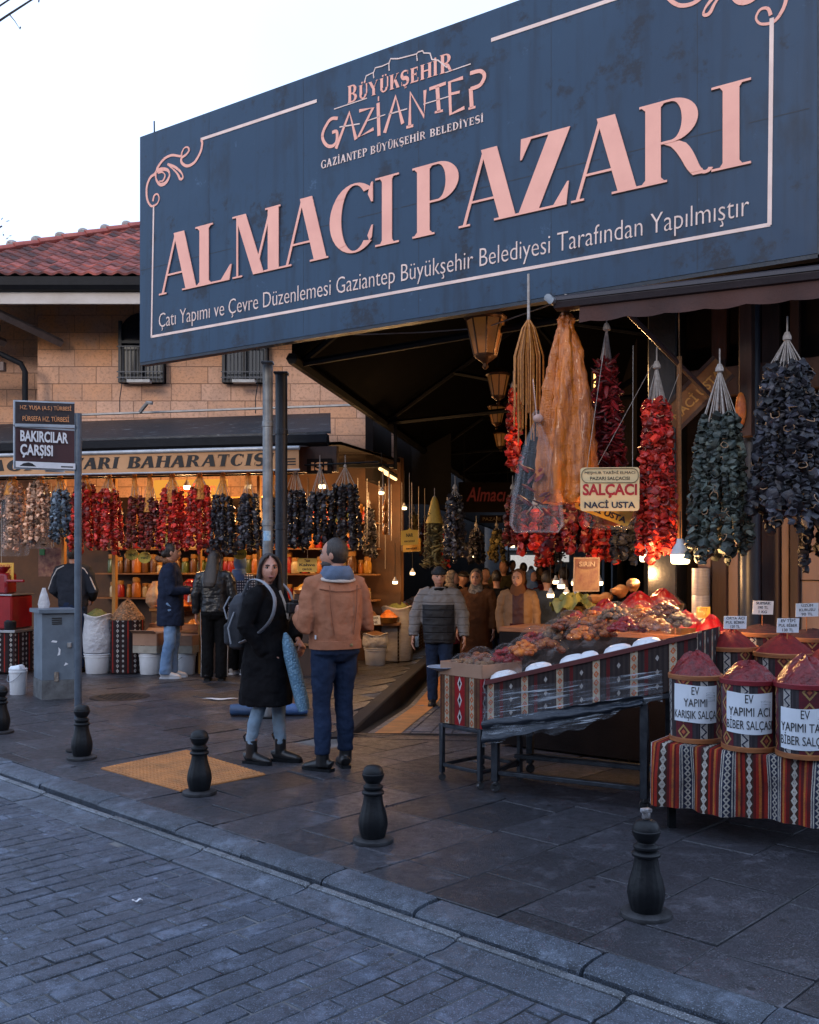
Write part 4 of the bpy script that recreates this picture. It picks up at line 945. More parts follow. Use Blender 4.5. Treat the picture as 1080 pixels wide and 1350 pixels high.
def card(px0, px1, py0, py1, Y, label, lines, mat=M_pap, name='price_card', cat='price card', tilt=0., group='price cards on the spice tubs', stick=.10, ink=M_ink, scl=.8):
    a, b_ = P(px0, py1, Y), P(px1, py0, Y); c = (a + b_) / 2; wd, hg = (b_.x - a.x), (b_.z - a.z); t = thing(name, label, cat, (c.x, c.y, a.z - stick), 0, group)
    X = Vector((cos(tilt), 0, sin(tilt))); Z = Vector((-sin(tilt), -.12, cos(tilt))).normalized(); fr = frame(Vector((0, 0, stick)) - X * wd / 2, X, Z)
    b = MB(); b.prism([(0, 0), (wd, 0), (wd, hg), (0, hg)], fr, .003); b.build('card', mat, t, local=True, smooth=False); n_ = len(lines)
    for i, (s_, k) in enumerate(lines):
        f2 = lambda x, y, c=0., z_=hg * (1 - (i + scl) / (n_ + .1)): fr(wd / 2 + x, z_ + y, .003 + c)
        text_mb(s_, f2, width=wd * k, sy=hg / n_ * .85, align='C', depth=.0008, z0=.0004, bold=.008).build('lettering', ink, t, local=True)
    if stick:
        b = MB(); b.tube([(0, .004, -.02), (0, .004, stick + hg * .5)], .004, 5); b.build('stick', M_wood, t, local=True)
    return t
card(954, 984, 812, 829, 6.80, 'white price card reading ORTA ACI PUL BİBER, left of the two front cards', [('ORTA ACI', .8), ('PUL BİBER', .82), ('120 TL', .4)])
card(1024, 1053, 815, 834, 6.56, 'white price card reading EV PUL BİBER 130 TL, nearest the right', [('EV TİPİ', .66), ('PUL BİBER', .84), ('130 TL', .5)])
card(992, 1019, 792, 810, 7.30, 'white price card reading SUMAK standing in the dark sumac tub', [('SUMAK', .72), ('190 TL', .5), ('1 KG', .4)], tilt=-.02)
card(1049, 1079, 795, 813, 7.10, 'pale price card reading ÜZÜM at the right edge behind the tubs', [('ÜZÜM', .5), ('KURUSU', .7), ('90 TL', .5)], tilt=.03)
card(918, 936, 800, 815, 7.75, 'small yellow price card standing in the red heap by the film roll', [('ISOT', .6), ('150', .45)], mat=M_yel)
card(884, 897, 805, 824, 7.4, 'tiny plain yellow card standing on the wrapped packets', [('80', .5)], mat=M_yel)
# tables under the tubs
T0 = Vector((1.505, 5.947, 0)); tl = thing('stall_table', 'low stall table hidden by a red striped kilim cloth', 'table', T0)
g = MB(); g.box(T0 + DR * .95 + MI * .33 + z3(TZ - .03), (1.9, .66, .04), rotz(atan2(DR.y, DR.x))); g.build('table_top', M_wood, tl, world=True, smooth=False)
for a in (.06, 1.8):
    for b_ in (.05, .6):
        g = MB(); q = T0 + DR * a + MI * b_; g.box((q.x, q.y, (TZ - .05) / 2), (.045, .045, TZ - .05)); g.build('leg', M_steel, tl, world=True)
g = MB(); O = T0 - MI * .045 - DR * .03
def clothf(u, v):
    s_ = u * 2.0; d = v * .66; 
    if d < .28: q = O + DR * s_ + MI * (.28 - d) ; z = TZ - .004
    else:
        k = d - .28; q = O + DR * s_ - MI * (.006 + .034 * (sin(s_ * 17 + 1.1 * sin(s_ * 5)) + .5 * sin(s_ * 41 + 2 * sin(s_ * 3))) * min(1, k * 5) + .03 * k); z = TZ - .004 - k * .96 - .008 * sin(s_ * 5) * min(1, k * 3)
    return Vector((q.x, q.y, z))
g.grid(clothf, 160, 26, uv=lambda u, v: (u * 2.0 + .075, v * .66))
def cloths(u, v):
    d = v * .38; q = O + MI * (.0 + u * .6) - DR * (.006 + .015 * sin(u * 15) * min(1, d * 4)); return Vector((q.x, q.y, TZ - .004 - d))
g.grid(cloths, 30, 12, uv=lambda u, v: (u * .6 + .9, v * .38))
tag(g.build('tablecloth', K0, origin=O), 'red orange and navy striped kilim cloth hanging from the table of labelled tubs', 'tablecloth')
def tier(c, sx, sy, z, name, lb, mat):
    t = thing(name, lb, 'display stand', Vector((c.x, c.y, 0))); g = MB(); g.box((c.x, c.y, z - .02), (sx, sy, .04), rotz(atan2(DR.y, DR.x))); g.build('stand_top', M_wood, t, world=True, smooth=False)
    rt = rotz(atan2(DR.y, DR.x)); L = [c + rt @ Vector((x * sx / 2, y * sy / 2, 0)) for x, y in ((-1, 1), (-1, -1), (1, -1), (1, 1))]; g = MB(); u0 = 0
    for a, b_ in zip(L, L[1:] + L[:1]):
        l = (b_ - a).length; g.quad(up(a, .02), up(b_, .02), up(b_, z - .041), up(a, z - .041), uv=[(u0, 0), (u0 + l, 0), (u0 + l, z), (u0, z)]); u0 += l
    g.build('skirt', mat, t, world=True, smooth=False); return t
tier(at_r(1010, 6.85) + DR * .25 , 1.5, .36, .575, 'display_stand', 'tiered stand carrying the open tubs of red pepper flakes', K3)
tier(at_r(1035, 7.28) + DR * .1, 1.3, .4, .655, 'display_stand', 'tallest rear tier carrying the dark sumac tubs', K3)

# ------------------------------------------------------------------ wrapped display cart
CA, CD = Vector((.526, 6.84, 0)), Vector((.886, -.464, 0)); CI = Vector((.464, .886, 0)); CLn, CW = 1.44, .78
ctop = lambda s_: .765 + .268 * s_
cbot = lambda s_: .478 + .240 * s_
ct = thing('display_cart', 'long sloping display cart with charcoal kilim side wrapped in stretch film', 'cart', CA)
M_cart = mk('cart_frame', (.022, .025, .032), .42, .5, c2=(.05, .055, .065), sc=14)
g = MB(); pt = lambda s_, w_, z: CA + CD * s_ + CI * w_ + z3(z)
n_ = 24
for k in range(n_):
    a, b_ = CLn * k / n_, CLn * (k + 1) / n_
    g.quad(pt(a, 0, cbot(a)), pt(b_, 0, cbot(b_)), pt(b_, 0, ctop(b_)), pt(a, 0, ctop(a)), uv=[(a, 0), (b_, 0), (b_, ctop(b_) - cbot(b_)), (a, ctop(a) - cbot(a))])
    g.quad(pt(b_, CW, cbot(b_)), pt(a, CW, cbot(a)), pt(a, CW, ctop(a)), pt(b_, CW, ctop(b_)), uv=[(b_, 0), (a, 0), (a, .28), (b_, .28)])
for s_ in (0, CLn): g.quad(pt(s_, CW, cbot(s_)), pt(s_, 0, cbot(s_)), pt(s_, 0, ctop(s_)), pt(s_, CW, ctop(s_)), uv=[(0, 0), (CW, 0), (CW, .28), (0, .28)])
g.build('kilim_panel', K1, ct, world=True, smooth=False)
g = MB(); g.rings([[pt(s_, w_, ctop(s_) + z) for w_, z in ((-.012, -.02), (-.012, .012), (.02, .012), (.02, -.02))] for s_ in (0, CLn)]); g.build('edge_rail', mk('dark_red_trim', (.10, .018, .018), .5), ct, world=True, smooth=False)
g = MB(); g.rings([[pt(s_, w_, ctop(s_) - .09 + z) for w_, z in ((.02, 0), (CW - .02, 0), (CW - .02, .02), (.02, .02))] for s_ in (.02, CLn - .02)]); g.build('tray_board', M_wood, ct, world=True, smooth=False)
for s_, w_, z1 in ((.055, .05, cbot(.05)), (1.10, .03, cbot(1.1) + .02), (.055, CW - .05, cbot(0)), (1.10, CW - .05, cbot(1.1)), (1.4, CW - .05, cbot(1.4))):
    q = pt(s_, w_, 0); g = MB(); g.box((q.x, q.y, (.075 + z1) / 2), (.05, .05, z1 - .075), rotz(atan2(CD.y, CD.x))); g.build('leg', M_cart, ct, world=True)
    g = MB(); g.lathe([(.012, -.014), (.034, -.013), (.036, 0), (.034, .013), (.012, .014)], q + z3(.036), 14, rot=Matrix.Rotation(pi / 2, 3, 'X')); g.box(q + z3(.062), (.03, .045, .03)); g.build('castor', mk('castor_rubber', (.02, .02, .022), .5, c2=(.3, .3, .32), sc=40, lo=.6, hi=.75), ct, world=True)
for (s0, w0, s1, w1, z) in ((.055, .05, 1.1, .03, .135), (.055, CW * .45, 1.1, CW * .45, .20), (.055, CW - .05, 1.4, CW - .05, .135), (.055, .05, .055, CW - .05, .135), (1.1, .03, 1.1, CW - .05, .135)):
    g = MB(); a, b_ = pt(s0, w0, z), pt(s1, w1, z); d = b_ - a; g.box((a + b_) / 2, (d.length - .05, .032, .03), rotz(atan2(d.y, d.x))); g.build('rail', M_cart, ct, world=True)
g = MB(); g.rings([[pt(s_, w_, cbot(s_) - .012 + z) for w_, z in ((.0, -.03), (.04, -.03), (.04, 0), (.0, 0))] for s_ in (0, CLn)]); g.build('sloping_rail', M_cart, ct, world=True, smooth=False)
def wrapf(u, v):
    s_ = -.012 + u * (CLn * .86); zt_ = ctop(s_) - .06 - .12 * u; zb_ = cbot(s_) - .17 + .10 * u + .03 * sin(u * 9) + .012 * sin(u * 41); w_ = -.018 - .012 * sin(v * 5 + u * 3) - .006 * sin(u * 31 + v * 14)
    return pt(s_, w_, zb_ + (zt_ - zb_) * v)
g = MB(); g.grid(wrapf, 70, 22, uv=False)
def wrape(u, v): return pt(-.016 - .008 * sin(v * 9), u * .5 - .018, cbot(0) - .15 + v * (ctop(0) - cbot(0) + .1))
g.grid(wrape, 8, 10, uv=False)
m, t, b, o = newmat('cart_stretch_wrap'); vec = coords(t); sp = t.nodes.new('ShaderNodeMapping'); sp.inputs['Rotation'].default_value = (0, radians(14), 0)
t.links.new(vec, sp.inputs[0]); st1 = noise(t, sp.outputs[0], 1, 4, .65, (3, 3, 75)); st2 = noise(t, sp.outputs[0], 1, 4, .6, (2, 2, 22)); st3 = noise(t, vec, 1.6, 3)
b.inputs['Base Color'].default_value = (.50, .55, .62, 1); b.inputs['Roughness'].default_value = .22; bump(t, b, st2 + st1 * .5, .8, .02)
tr = t.nodes.new('ShaderNodeBsdfTransparent'); ms = t.nodes.new('ShaderNodeMixShader'); al = ramp(t, st1, .54, .66) * ramp(t, st3, .3, .55) * .75 + ramp(t, st2, .56, .72) * .35 + .06
t.links.new(al.k, ms.inputs[0]); t.links.new(tr.outputs[0], ms.inputs[1]); t.links.new(b.outputs[0], ms.inputs[2]); t.links.new(ms.outputs[0], o.inputs[0]); M_wrap = m
g.build('stretch_wrap', M_wrap, ct, world=True)
g = MB()
def sagf(u, v):
    s_ = -.014 + u * 1.12; zc = cbot(s_) - .055 + .03 * u; sp_ = .16 - .09 * u; return pt(s_, -.028 - .014 * sin(v * 9 + u * 6) - .004 * sin(u * 50), zc + (v - .5) * sp_ + .004 * sin(u * 37 + v * 5))
g.grid(sagf, 60, 16, uv=False); g.build('film_skirt', mk('dark_glossy_film', (.018, .024, .036), .16, c2=(.16, .2, .26), sc=7, lo=.62, hi=.74, stretch=(1.5, 1.5, 30), bs=10, bst=.5), ct, world=True)
# goods on the cart
M_bowl = mk('white_plastic', (.68, .70, .74), .4, c2=(.6, .62, .66), bst=.05); M_pack = mk_film('packet_film', (.28, .27, .27), .04, .08, 22, None, None, (.62, .85))
M_paste = mk('pepper_paste', (.16, .03, .012), .4, c2=(.30, .09, .02), sc=10, bs=30, bst=.5)
for i, (px, lb) in enumerate([(656, 'white bowl at the low left end of the wrapped cart'), (703, 'white bowl second from the left on the wrapped cart'), (750, 'white bowl tilted beside another at the middle of the wrapped cart'), (771, 'smaller white bowl just right of the middle one on the cart'), (810, 'white bowl under orange packets on the wrapped cart'), (848, 'white bowl at the high right end of the wrapped cart')]):
    r_ = ((px - 540) / F); s_ = (r_ * CA.y - CA.x) / (CD.x - r_ * CD.y); q = pt(s_, .145, ctop(s_) - .058); g = MB(); rr = .115 if i != 3 else .08
    g.lathe([(rr * 1.06, 0), (rr * 1.04, .012), (rr, .016), (rr * .93, .05), (rr * .72, .085), (rr * .45, .10), (rr * .40, .094), (.01, .094)], q, 28, rot=Matrix.Rotation(-.2, 3, 'Y')); tag(g.build('bowl', M_bowl, origin=q), lb, 'bowl', 'white bowls along the cart edge')
def packet(px, py, Y, r, label, mat, seed, fl=M_pack):
    p = P(px, py, Y); t = thing('wrapped_packet', label, 'packet', p, R(0, 6), 'film wrapped packets of paste and fruit'); rnd = random.Random(seed); ph = [rnd.uniform(0, 6) for _ in range(4)]
    g = MB()
    for k in range(46):
        a, q_ = rnd.uniform(0, 6.28), sqrt(rnd.random()); s_ = rnd.uniform(.018, .032); g.ell((r * .85 * q_ * cos(a), r * .72 * q_ * sin(a), r * .55 * (1 - q_ * q_) * rnd.uniform(.5, 1.05) + .012), (s_ * 1.2, s_, s_ * .75), 7, 5, Matrix.Rotation(rnd.uniform(0, 3), 3, 'Z') @ Matrix.Rotation(rnd.uniform(-.6, .6), 3, 'X'))
    tag(g.build('contents', mat, t, local=True), kind='stuff')
    crumple(r, r * .75, .0, seed, .16, 1.0).build('film_cover', fl, t, local=True); return t
M_red2 = mk('wet_red_paste', (.30, .008, .012), .35, c2=(.18, .004, .008), sc=20)
M_orng = mk('dried_apricot', (.6, .18, .02), .4, c2=(.34, .07, .015), sc=20, bs=60, bst=.6); M_walnut = mk('nut_brown', (.22, .12, .06), .7, c2=(.12, .06, .03), sc=30)
pk = [(640, 888, 7.25, .16, M_walnut, 'grey film packet of nuts at the low end of the cart'), (668, 872, 7.35, .15, M_paste, 'dark paste packet behind the leftmost white bowl'), (690, 862, 7.2, .14, M_orng, 'orange packet between the first two white bowls'), (722, 858, 7.3, .15, M_paste, 'red paste packet behind the second white bowl'),
      (735, 842, 7.5, .17, M_walnut, 'clear packet of walnuts behind the cart middle'), (768, 842, 7.1, .14, M_orng, 'orange packet behind the middle white bowls'), (790, 838, 7.1, .13, M_paste, 'dark paste packet right of the middle bowls'), (826, 832, 6.9, .14, M_orng, 'large orange packet on the high end of the cart'),
      (862, 828, 6.8, .13, M_orng, 'orange packet nearest the right end of the cart'), (893, 824, 6.9, .12, M_walnut, 'pale packet of nuts at the right end of the cart')]
pk += [(706, 848, 7.55, .15, M_orng, 'orange packet at the back of the cart, left half'), (752, 828, 7.35, .15, M_paste, 'paste packet at the back of the cart middle'), (785, 822, 7.3, .14, M_orng, 'orange packet piled at the back, right of the middle'), (812, 816, 7.2, .14, M_walnut, 'packet of nuts piled at the back right of the cart'),
       (846, 814, 7.1, .13, M_orng, 'orange packet piled under the lit bulbs'), (876, 810, 7.0, .13, M_paste, 'dark packet piled at the back right corner of the cart')]
for i, (px, py, Y, r, mt, lb) in enumerate(pk): packet(px, py + 1, Y, r, lb, mt if 'nut' in lb else (M_red2 if i % 3 == 1 else mt), i + 20)
def filmf(u, v):
    s_ = .02 + u * (CLn - .04); w_ = .0 + v * (CW - .02); e = min(1, 6 * v, 6 * (1 - v)); return pt(s_, w_, ctop(s_) + .012 + e * (.085 + .03 * sin(s_ * 13 + v * 3) + .022 * sin(s_ * 31 - v * 8) + .014 * sin(s_ * 57 + v * 23) + .02 * sin(v * 17 + s_ * 5)))
g = MB(); g.grid(filmf, 110, 44, uv=False); tag(g.build('goods_film', mk_film('glossy_goods_film', (.28, .27, .27), .02, .06, 30, None, 7, (.56, .74), .06), origin=CA + z3(.8)), 'crinkled clear film sheet laid over the goods on the sloping cart', 'plastic film')
# small rolling stand with the red box
a, b_ = GP(583, 1029), GP(633, 1041); dd = (b_ - a).normalized(); ii = Vector((-dd.y, dd.x, 0)); rzz = atan2(dd.y, dd.x); wdt = (b_ - a).length
st = thing('rolling_stand', 'small black rolling stand at the left end of the wrapped cart', 'stand', a)
for s_ in (0, wdt):
    for w_ in (0, .42):
        q = a + dd * s_ + ii * w_; g = MB(); g.box((q.x, q.y, .24), (.035, .035, .36), rotz(rzz)); g.build('leg', M_cart, st, world=True); g = MB(); g.lathe([(.01, -.011), (.026, -.01), (.028, 0), (.026, .01), (.01, .011)], q + z3(.028), 12, rot=Matrix.Rotation(pi / 2, 3, 'X')); g.box(q + z3(.05), (.02, .03, .02)); g.build('castor', MATS['castor_rubber'], st, world=True)
for z in (.12, .405):
    g = MB()
    for s0, w0, s1, w1 in ((0, 0, wdt, 0), (0, .42, wdt, .42), (0, 0, 0, .42), (wdt, 0, wdt, .42)):
        p0, p1 = a + dd * s0 + ii * w0, a + dd * s1 + ii * w1; d = p1 - p0; g.box((p0 + p1) / 2 + z3(z), (d.length - .036, .026, .026), rotz(atan2(d.y, d.x)))
    g.build('frame', M_cart, st, world=True)
bx = thing('kilim_box', 'small box with red kilim sides and cardboard lip on the rolling stand', 'box', a + z3(.425)); g = MB(); L = [a - dd * .02, b_ + dd * .02, b_ + dd * .02 + ii * .42, a - dd * .02 + ii * .42]; u0 = 0
for p0, p1 in zip(L, L[1:] + L[:1]): l = (p1 - p0).length; g.quad(up(p0, .425), up(p1, .425), up(p1, .775), up(p0, .775), uv=[(u0, 0), (u0 + l, 0), (u0 + l, .35), (u0, .35)]); u0 += l
g.build('kilim_side', K4, bx, world=True, smooth=False); g = MB(); M_card = mk('cardboard', (.34, .20, .13), .85, c2=(.27, .15, .10), sc=4)
for p0, p1 in zip(L, L[1:] + L[:1]): d = (p1 - p0); g.box((p0 + p1) / 2 + z3(.825), (d.length - .004, .006, .096), rotz(atan2(d.y, d.x)))
g.box((L[0] + L[2]) / 2 + z3(.79), (wdt, .40, .006), rotz(rzz)); g.build('cardboard_lip', M_card, bx, world=True, smooth=False)
packet(612, 886, 7.3, .15, 'crinkled clear packet on the small box at the cart end', M_walnut, 51); packet(634, 878, 7.55, .16, 'film packet of red fruit behind the small box', M_paste, 52)
q = P(585, 884, 7.25); g = MB(); g.lathe([(.05, 0), (.10, .018), (.125, .03), (.12, .032), (.06, .012), (.01, .010)], q, 22); tag(g.build('dish', mk('blue_dish', (.30, .36, .46), .3, bst=0), origin=q), 'pale blue shallow dish on the left corner of the small box', 'dish')

# ------------------------------------------------------------------ high display behind the cart
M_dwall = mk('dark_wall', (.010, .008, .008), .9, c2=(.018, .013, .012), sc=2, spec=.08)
hs = tier(at_r(800, 8.25), 1.75, .55, 1.03, 'display_stand', 'high stall counter of red spice heaps behind the wrapped cart', M_dwall)
# heaps
hp = [(800, 806, 8.2, .17, 'glossy red heap under film left of the three on the high counter'), (842, 796, 8.1, .18, 'tallest glossy red heap in the middle of the high counter'), (874, 792, 8.2, .17, 'glossy red heap under film nearest the lit bulbs'), (905, 822, 7.75, .15, 'open red heap below the film roll'), (760, 822, 8.3, .16, 'dark red heap at the left end of the high counter'), (938, 828, 7.6, .14, 'red heap right of the yellow card by the tubs')]
for i, (px, py, Y, r, lb) in enumerate(hp):
    p = P(px, py, Y); t = thing('spice_bowl', lb, 'spice bowl', (p.x, p.y, p.z - .14), 0, 'heaped bowls on the high counter'); g = MB(); g.lathe([(r * .7, 0), (r * .98, .08), (r * 1.02, .115), (r * .96, .112)], n=26); g.build('bowl', mk('brass_bowl', (.30, .17, .05), .3, .7), t, local=True)
    heap_mb(r * .97, .13, .10, seed=i).build('heap', M_red2, t, local=True)
    if i < 3: crumple(r * .9, .10, .07, i + 70, .2, 1.25).build('film_cover', M_pack, t, local=True)
p = P(757, 800, 8.9); t = thing('green_basket', 'basket with frilly yellow green leaves on the far counter', 'basket', (p.x, p.y, p.z - .1)); g = MB(); g.lathe([(.10, -.06), (.14, .1), (.145, .11), (.13, .1)], n=20); g.build('basket', mk('ochre_bucket', (.34, .19, .05), .5), t, local=True)
g = MB(); g.grid(lambda u, v: Vector(((.02 + .2 * v) * cos(6.28 * u), (.02 + .2 * v) * sin(6.28 * u), .2 - .1 * v * v + .03 * sin(u * 60) * v + .03 * sin(u * 23 + v * 9))), 60, 8, uv=False); g.build('leaves', mk('lettuce_leaf', (.24, .21, .04), .5, c2=(.12, .12, .02), sc=14), t, local=True)
for i, (px, py, lb) in enumerate([(795, 790, 'knobbly ginger root lying left of the red heaps'), (818, 780, 'ginger root lying under the foil bags'), (835, 772, 'uppermost ginger root on the counter')]):
    q = P(px, py, 8.6); g = MB(); g.ell(q, (.13, .05, .05), 14, 8, rotz(.5 + i * .4), fn=lambda v: v * (1 + .25 * sin(v.x * 45 + i) + .15 * sin(v.z * 60))); tag(g.build('ginger_root', mk('ginger_skin', (.40, .20, .07), .75, c2=(.28, .12, .04), sc=18), origin=q), lb, 'ginger root', 'ginger roots on the counter')
# framed poster
c = P(773, 780, 9.2); t = thing('poster', 'tan and red framed poster with a dark oval reading SIRIN', 'poster', c); w_, h_ = .25, .32; fr = frame((-w_ / 2, 0, 0), (1, .1, 0), (.02, 0, 1))
g = MB(); g.prism([(0, 0), (w_, 0), (w_, h_), (0, h_)], fr, .012); g.build('board', mk('poster_frame', (.32, .22, .17), .6), t, local=True, smooth=False); g = MB(); g.prism([(.014, .014), (w_ - .014, .014), (w_ - .014, h_ - .014), (.014, h_ - .014)], fr, .015)
g.build('print', mk('poster_print', (.22, .11, .06), .5, c2=(.12, .02, .025), sc=7, lo=.4, hi=.6), t, local=True, smooth=False); g = MB(); g.prism([(w_ / 2 + .10 * cos(k * .2618), h_ * .76 + .036 * sin(k * .2618)) for k in range(24)], fr, .018); ov = g.build('oval', mk('maroon_oval', (.10, .006, .012), .5), t, local=True, smooth=False)
text_mb('SIRIN', lambda x, y, c_=0.: fr(w_ / 2 + x, h_ * .735 + y, .018 + c_), width=.15, height=.045, align='C', bold=.02).build('lettering', mk('pale_print', (.5, .36, .28), .5), ov, local=True, smooth=False)
g = MB(); g.box((0, .03, -.25), (.03, .03, .5)); g.build('stand_leg', M_steel, t, local=True)
# ------------------------------------------------------------------ back wall of the stall
WB = Vector((2.41, 8.75, 0))
def WP(px, z, off=0.0):
    r = Vector(((px - 540) / F, 1, 0)); t_ = (WB - MI * off).dot(MI) / r.dot(MI); q = r * t_; return Vector((q.x, q.y, z))
bw = thing('stall_back_building', 'dark stall front with panelled doors and posts behind the hanging garlands', 'shop front', WP(1000, 0)); RW = rotz(atan2(DR.y, DR.x))
def wslab(name, px0, px1, z0, z1, mat, off=.03, th=.04):
    a, b_ = WP(px0, 0, off), WP(px1, 0, off); c = (a + b_) / 2; g = MB(); g.box((c.x, c.y, (z0 + z1) / 2), ((b_ - a).length, th, z1 - z0), RW, b=.006); return g.build(name, mat, bw, world=True, smooth=False)
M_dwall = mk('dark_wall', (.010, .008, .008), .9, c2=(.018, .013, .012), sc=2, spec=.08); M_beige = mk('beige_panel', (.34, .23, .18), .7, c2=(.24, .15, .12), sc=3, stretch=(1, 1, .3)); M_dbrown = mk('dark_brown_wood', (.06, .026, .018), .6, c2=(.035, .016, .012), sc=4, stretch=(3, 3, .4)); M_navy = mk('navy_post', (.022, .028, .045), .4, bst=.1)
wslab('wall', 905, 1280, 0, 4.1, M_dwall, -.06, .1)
for px0, px1, z0, z1 in ((921, 938, .5, 2.05), (961, 974, .5, 2.0), (1031, 1041, .4, 2.1), (1056, 1110, .95, 2.05)): wslab('door_panel', px0, px1, z0, z1, M_beige)
for k in range(4): wslab('panel_joint', 1056, 1110, 1.2 + k * .24, 1.208 + k * .24, M_dwall, .055, .012)
for px0, px1 in ((940, 960), (1006, 1029), (1043, 1055)): wslab('post', px0, px1, 0, 4.0, M_dbrown, .06, .08)
g = MB(); c = WP(989, 0, .35); g.tube([c, c + z3(3.9)], .082, 18); g.build('navy_column', M_navy, bw, world=True)
g = MB(); c = WP(880, 0, .15); g.box((c.x, c.y, 1.9), (.26, .26, 3.8), RW, b=.01); g.build('corner_column', mk('black_column', (.012, .013, .016), .4), bw, world=True, smooth=False)
wslab('head_beam', 900, 1280, 3.0, 3.25, M_dbrown, .1, .12)
q = WP(985, 0, .5); g = MB(); g.box((q.x, q.y, 3.15), (.1, .1, 1.1), RW); g.build('wooden_prop', M_dbrown, bw, world=True)
q = WP(977, 0, .6); g = MB(); g.ell(P(977, 540, q.y), (.045, .03, .14), 12, 8); g.build('orange_patch', M_orng, bw, world=True)  # orange spot on the wooden prop
c = WP(924, 0, .25); c.z = P(924, 822, c.y).z; g = MB(); g.lathe([(.02, 0), (.072, 0), (.074, .003), (.074, .235), (.071, .24), (.074, .245), (.073, .47), (.02, .472)], c, 24); tag(g.build('film_roll', mk('film_roll_plastic', (.42, .40, .42), .3, c2=(.30, .28, .29), sc=30, stretch=(.3, .3, 6)), origin=c), 'tall roll of clear packing film standing by the stall door', 'film roll')
# carved wooden sign
c = P(918, 520, 7.95); t = thing('wooden_sign', 'tilted brown wooden shop sign with carved yellow letters under the awning', 'sign', c); X = Vector((.62, -.28, .66)).normalized(); Z = Vector((-.55, .1, .83)); Z = (Z - X * Z.dot(X)).normalized(); fr = frame(-X * .30 - Z * .12, X, Z)
g = MB(); g.prism([(0, 0), (.60, 0), (.60, .24), (0, .24)], fr, .04); g.build('board', mk('carved_board', (.26, .11, .03), .6, c2=(.17, .07, .02), sc=5), t, local=True, smooth=False)
g = MB(); [g.prism(q, fr, .05) for q in ([(0, 0), (.6, 0), (.6, .03), (0, .03)], [(0, .21), (.6, .21), (.6, .24), (0, .24)])]; g.build('frame', M_dbrown, t, local=True, smooth=False)
text_mb('NACİ USTA', lambda x, y, c_=0.: fr(.3 + x, .07 + y, .04 + c_), width=.5, height=.10, align='C', bold=.02, depth=.006).build('lettering', mk('carved_yellow', (.55, .28, .06), .5), t, local=True, smooth=False)
# ------------------------------------------------------------------ awning under the billboard
aw = thing('awning', 'rolled brown awning with scalloped valance along the billboard bottom', 'awning', P(900, 380, 7.0)); A, B = P(736, 400, 7.5), P(1170, 350, 6.2); M_awn = mk('awning_cloth', (.06, .020, .014), .8, c2=(.035, .013, .011), sc=3); M_cas = mk('awning_cassette', (.03, .021, .024), .45, .1)
dA = (B - A).normalized(); nA = Vector((-.58, -.815, 0)); LA = (B - A).length
g = MB(); g.rings([[q + nA * a + z3(z) for a, z in ((-.08, .03), (-.08, -.05), (.02, -.065), (.07, -.05), (.085, -.01), (.075, .03), (.03, .05))] for q in (A, B)]); g.build('cassette', M_cas, aw, world=True, smooth=30)
g = MB(); g.rings([[q + nA * a + z3(z) for a, z in ((.078, .022), (.086, .0), (.094, .0), (.086, .026))] for q in (A, B)]); g.build('cassette_lip', M_cas, aw, world=True, smooth=False)
g = MB()
def valf(u, v): s_ = .2 + u * (LA - .2); return A + dA * s_ + nA * (.045 + .012 * sin(s_ * 14) * v + .01 * v) + z3(-.05 - v * (.115 + .014 * abs(sin(s_ * 11))))
g.grid(valf, 220, 6, uv=False); g.build('valance', M_awn, aw, world=True)
g = MB(); g.tube([P(826, 410, 7.35), P(950, 536, 7.75)], .022, 8); g.build('folding_arm', mk('arm_paint', (.045, .022, .022), .45, .2), aw, world=True)
g = MB(); g.tube([P(735, 400, 7.5), P(727, 396, 7.4), P(722, 392, 7.45)], .03, 8); g.build('crank_end', M_galv, aw, world=True)
# ------------------------------------------------------------------ garlands
M_pep = mk('dried_red_pepper', (.30, .010, .012), .42, c2=(.42, .03, .012), sc=14, bs=60, bst=.5, shade=True); M_egg = mk('dried_aubergine', (.012, .013, .022), .5, c2=(.03, .028, .034), sc=14, bs=60, bst=.5, shade=True)
M_grn = mk('dried_courgette', (.025, .040, .040), .55, c2=(.06, .068, .055), sc=14, bs=60, bst=.5, shade=True); M_chil = mk('dried_chilli', (.17, .010, .012), .4, c2=(.09, .005, .008), sc=18, shade=True); M_okra = mk('dried_okra', (.17, .13, .05), .7, c2=(.10, .08, .03), sc=18, shade=True)
M_pale = mk('dried_pale_fruit', (.50, .30, .20), .65, c2=(.34, .17, .10), sc=12, shade=True); M_blue = mk('dried_blue_fruit', (.12, .16, .20), .6, c2=(.06, .08, .11), sc=12, shade=True); M_cord = mk('cord', (.42, .38, .36), .8, c2=(.25, .22, .2), sc=30); M_rimc = mk('dry_rim', (.36, .2, .1), .6)
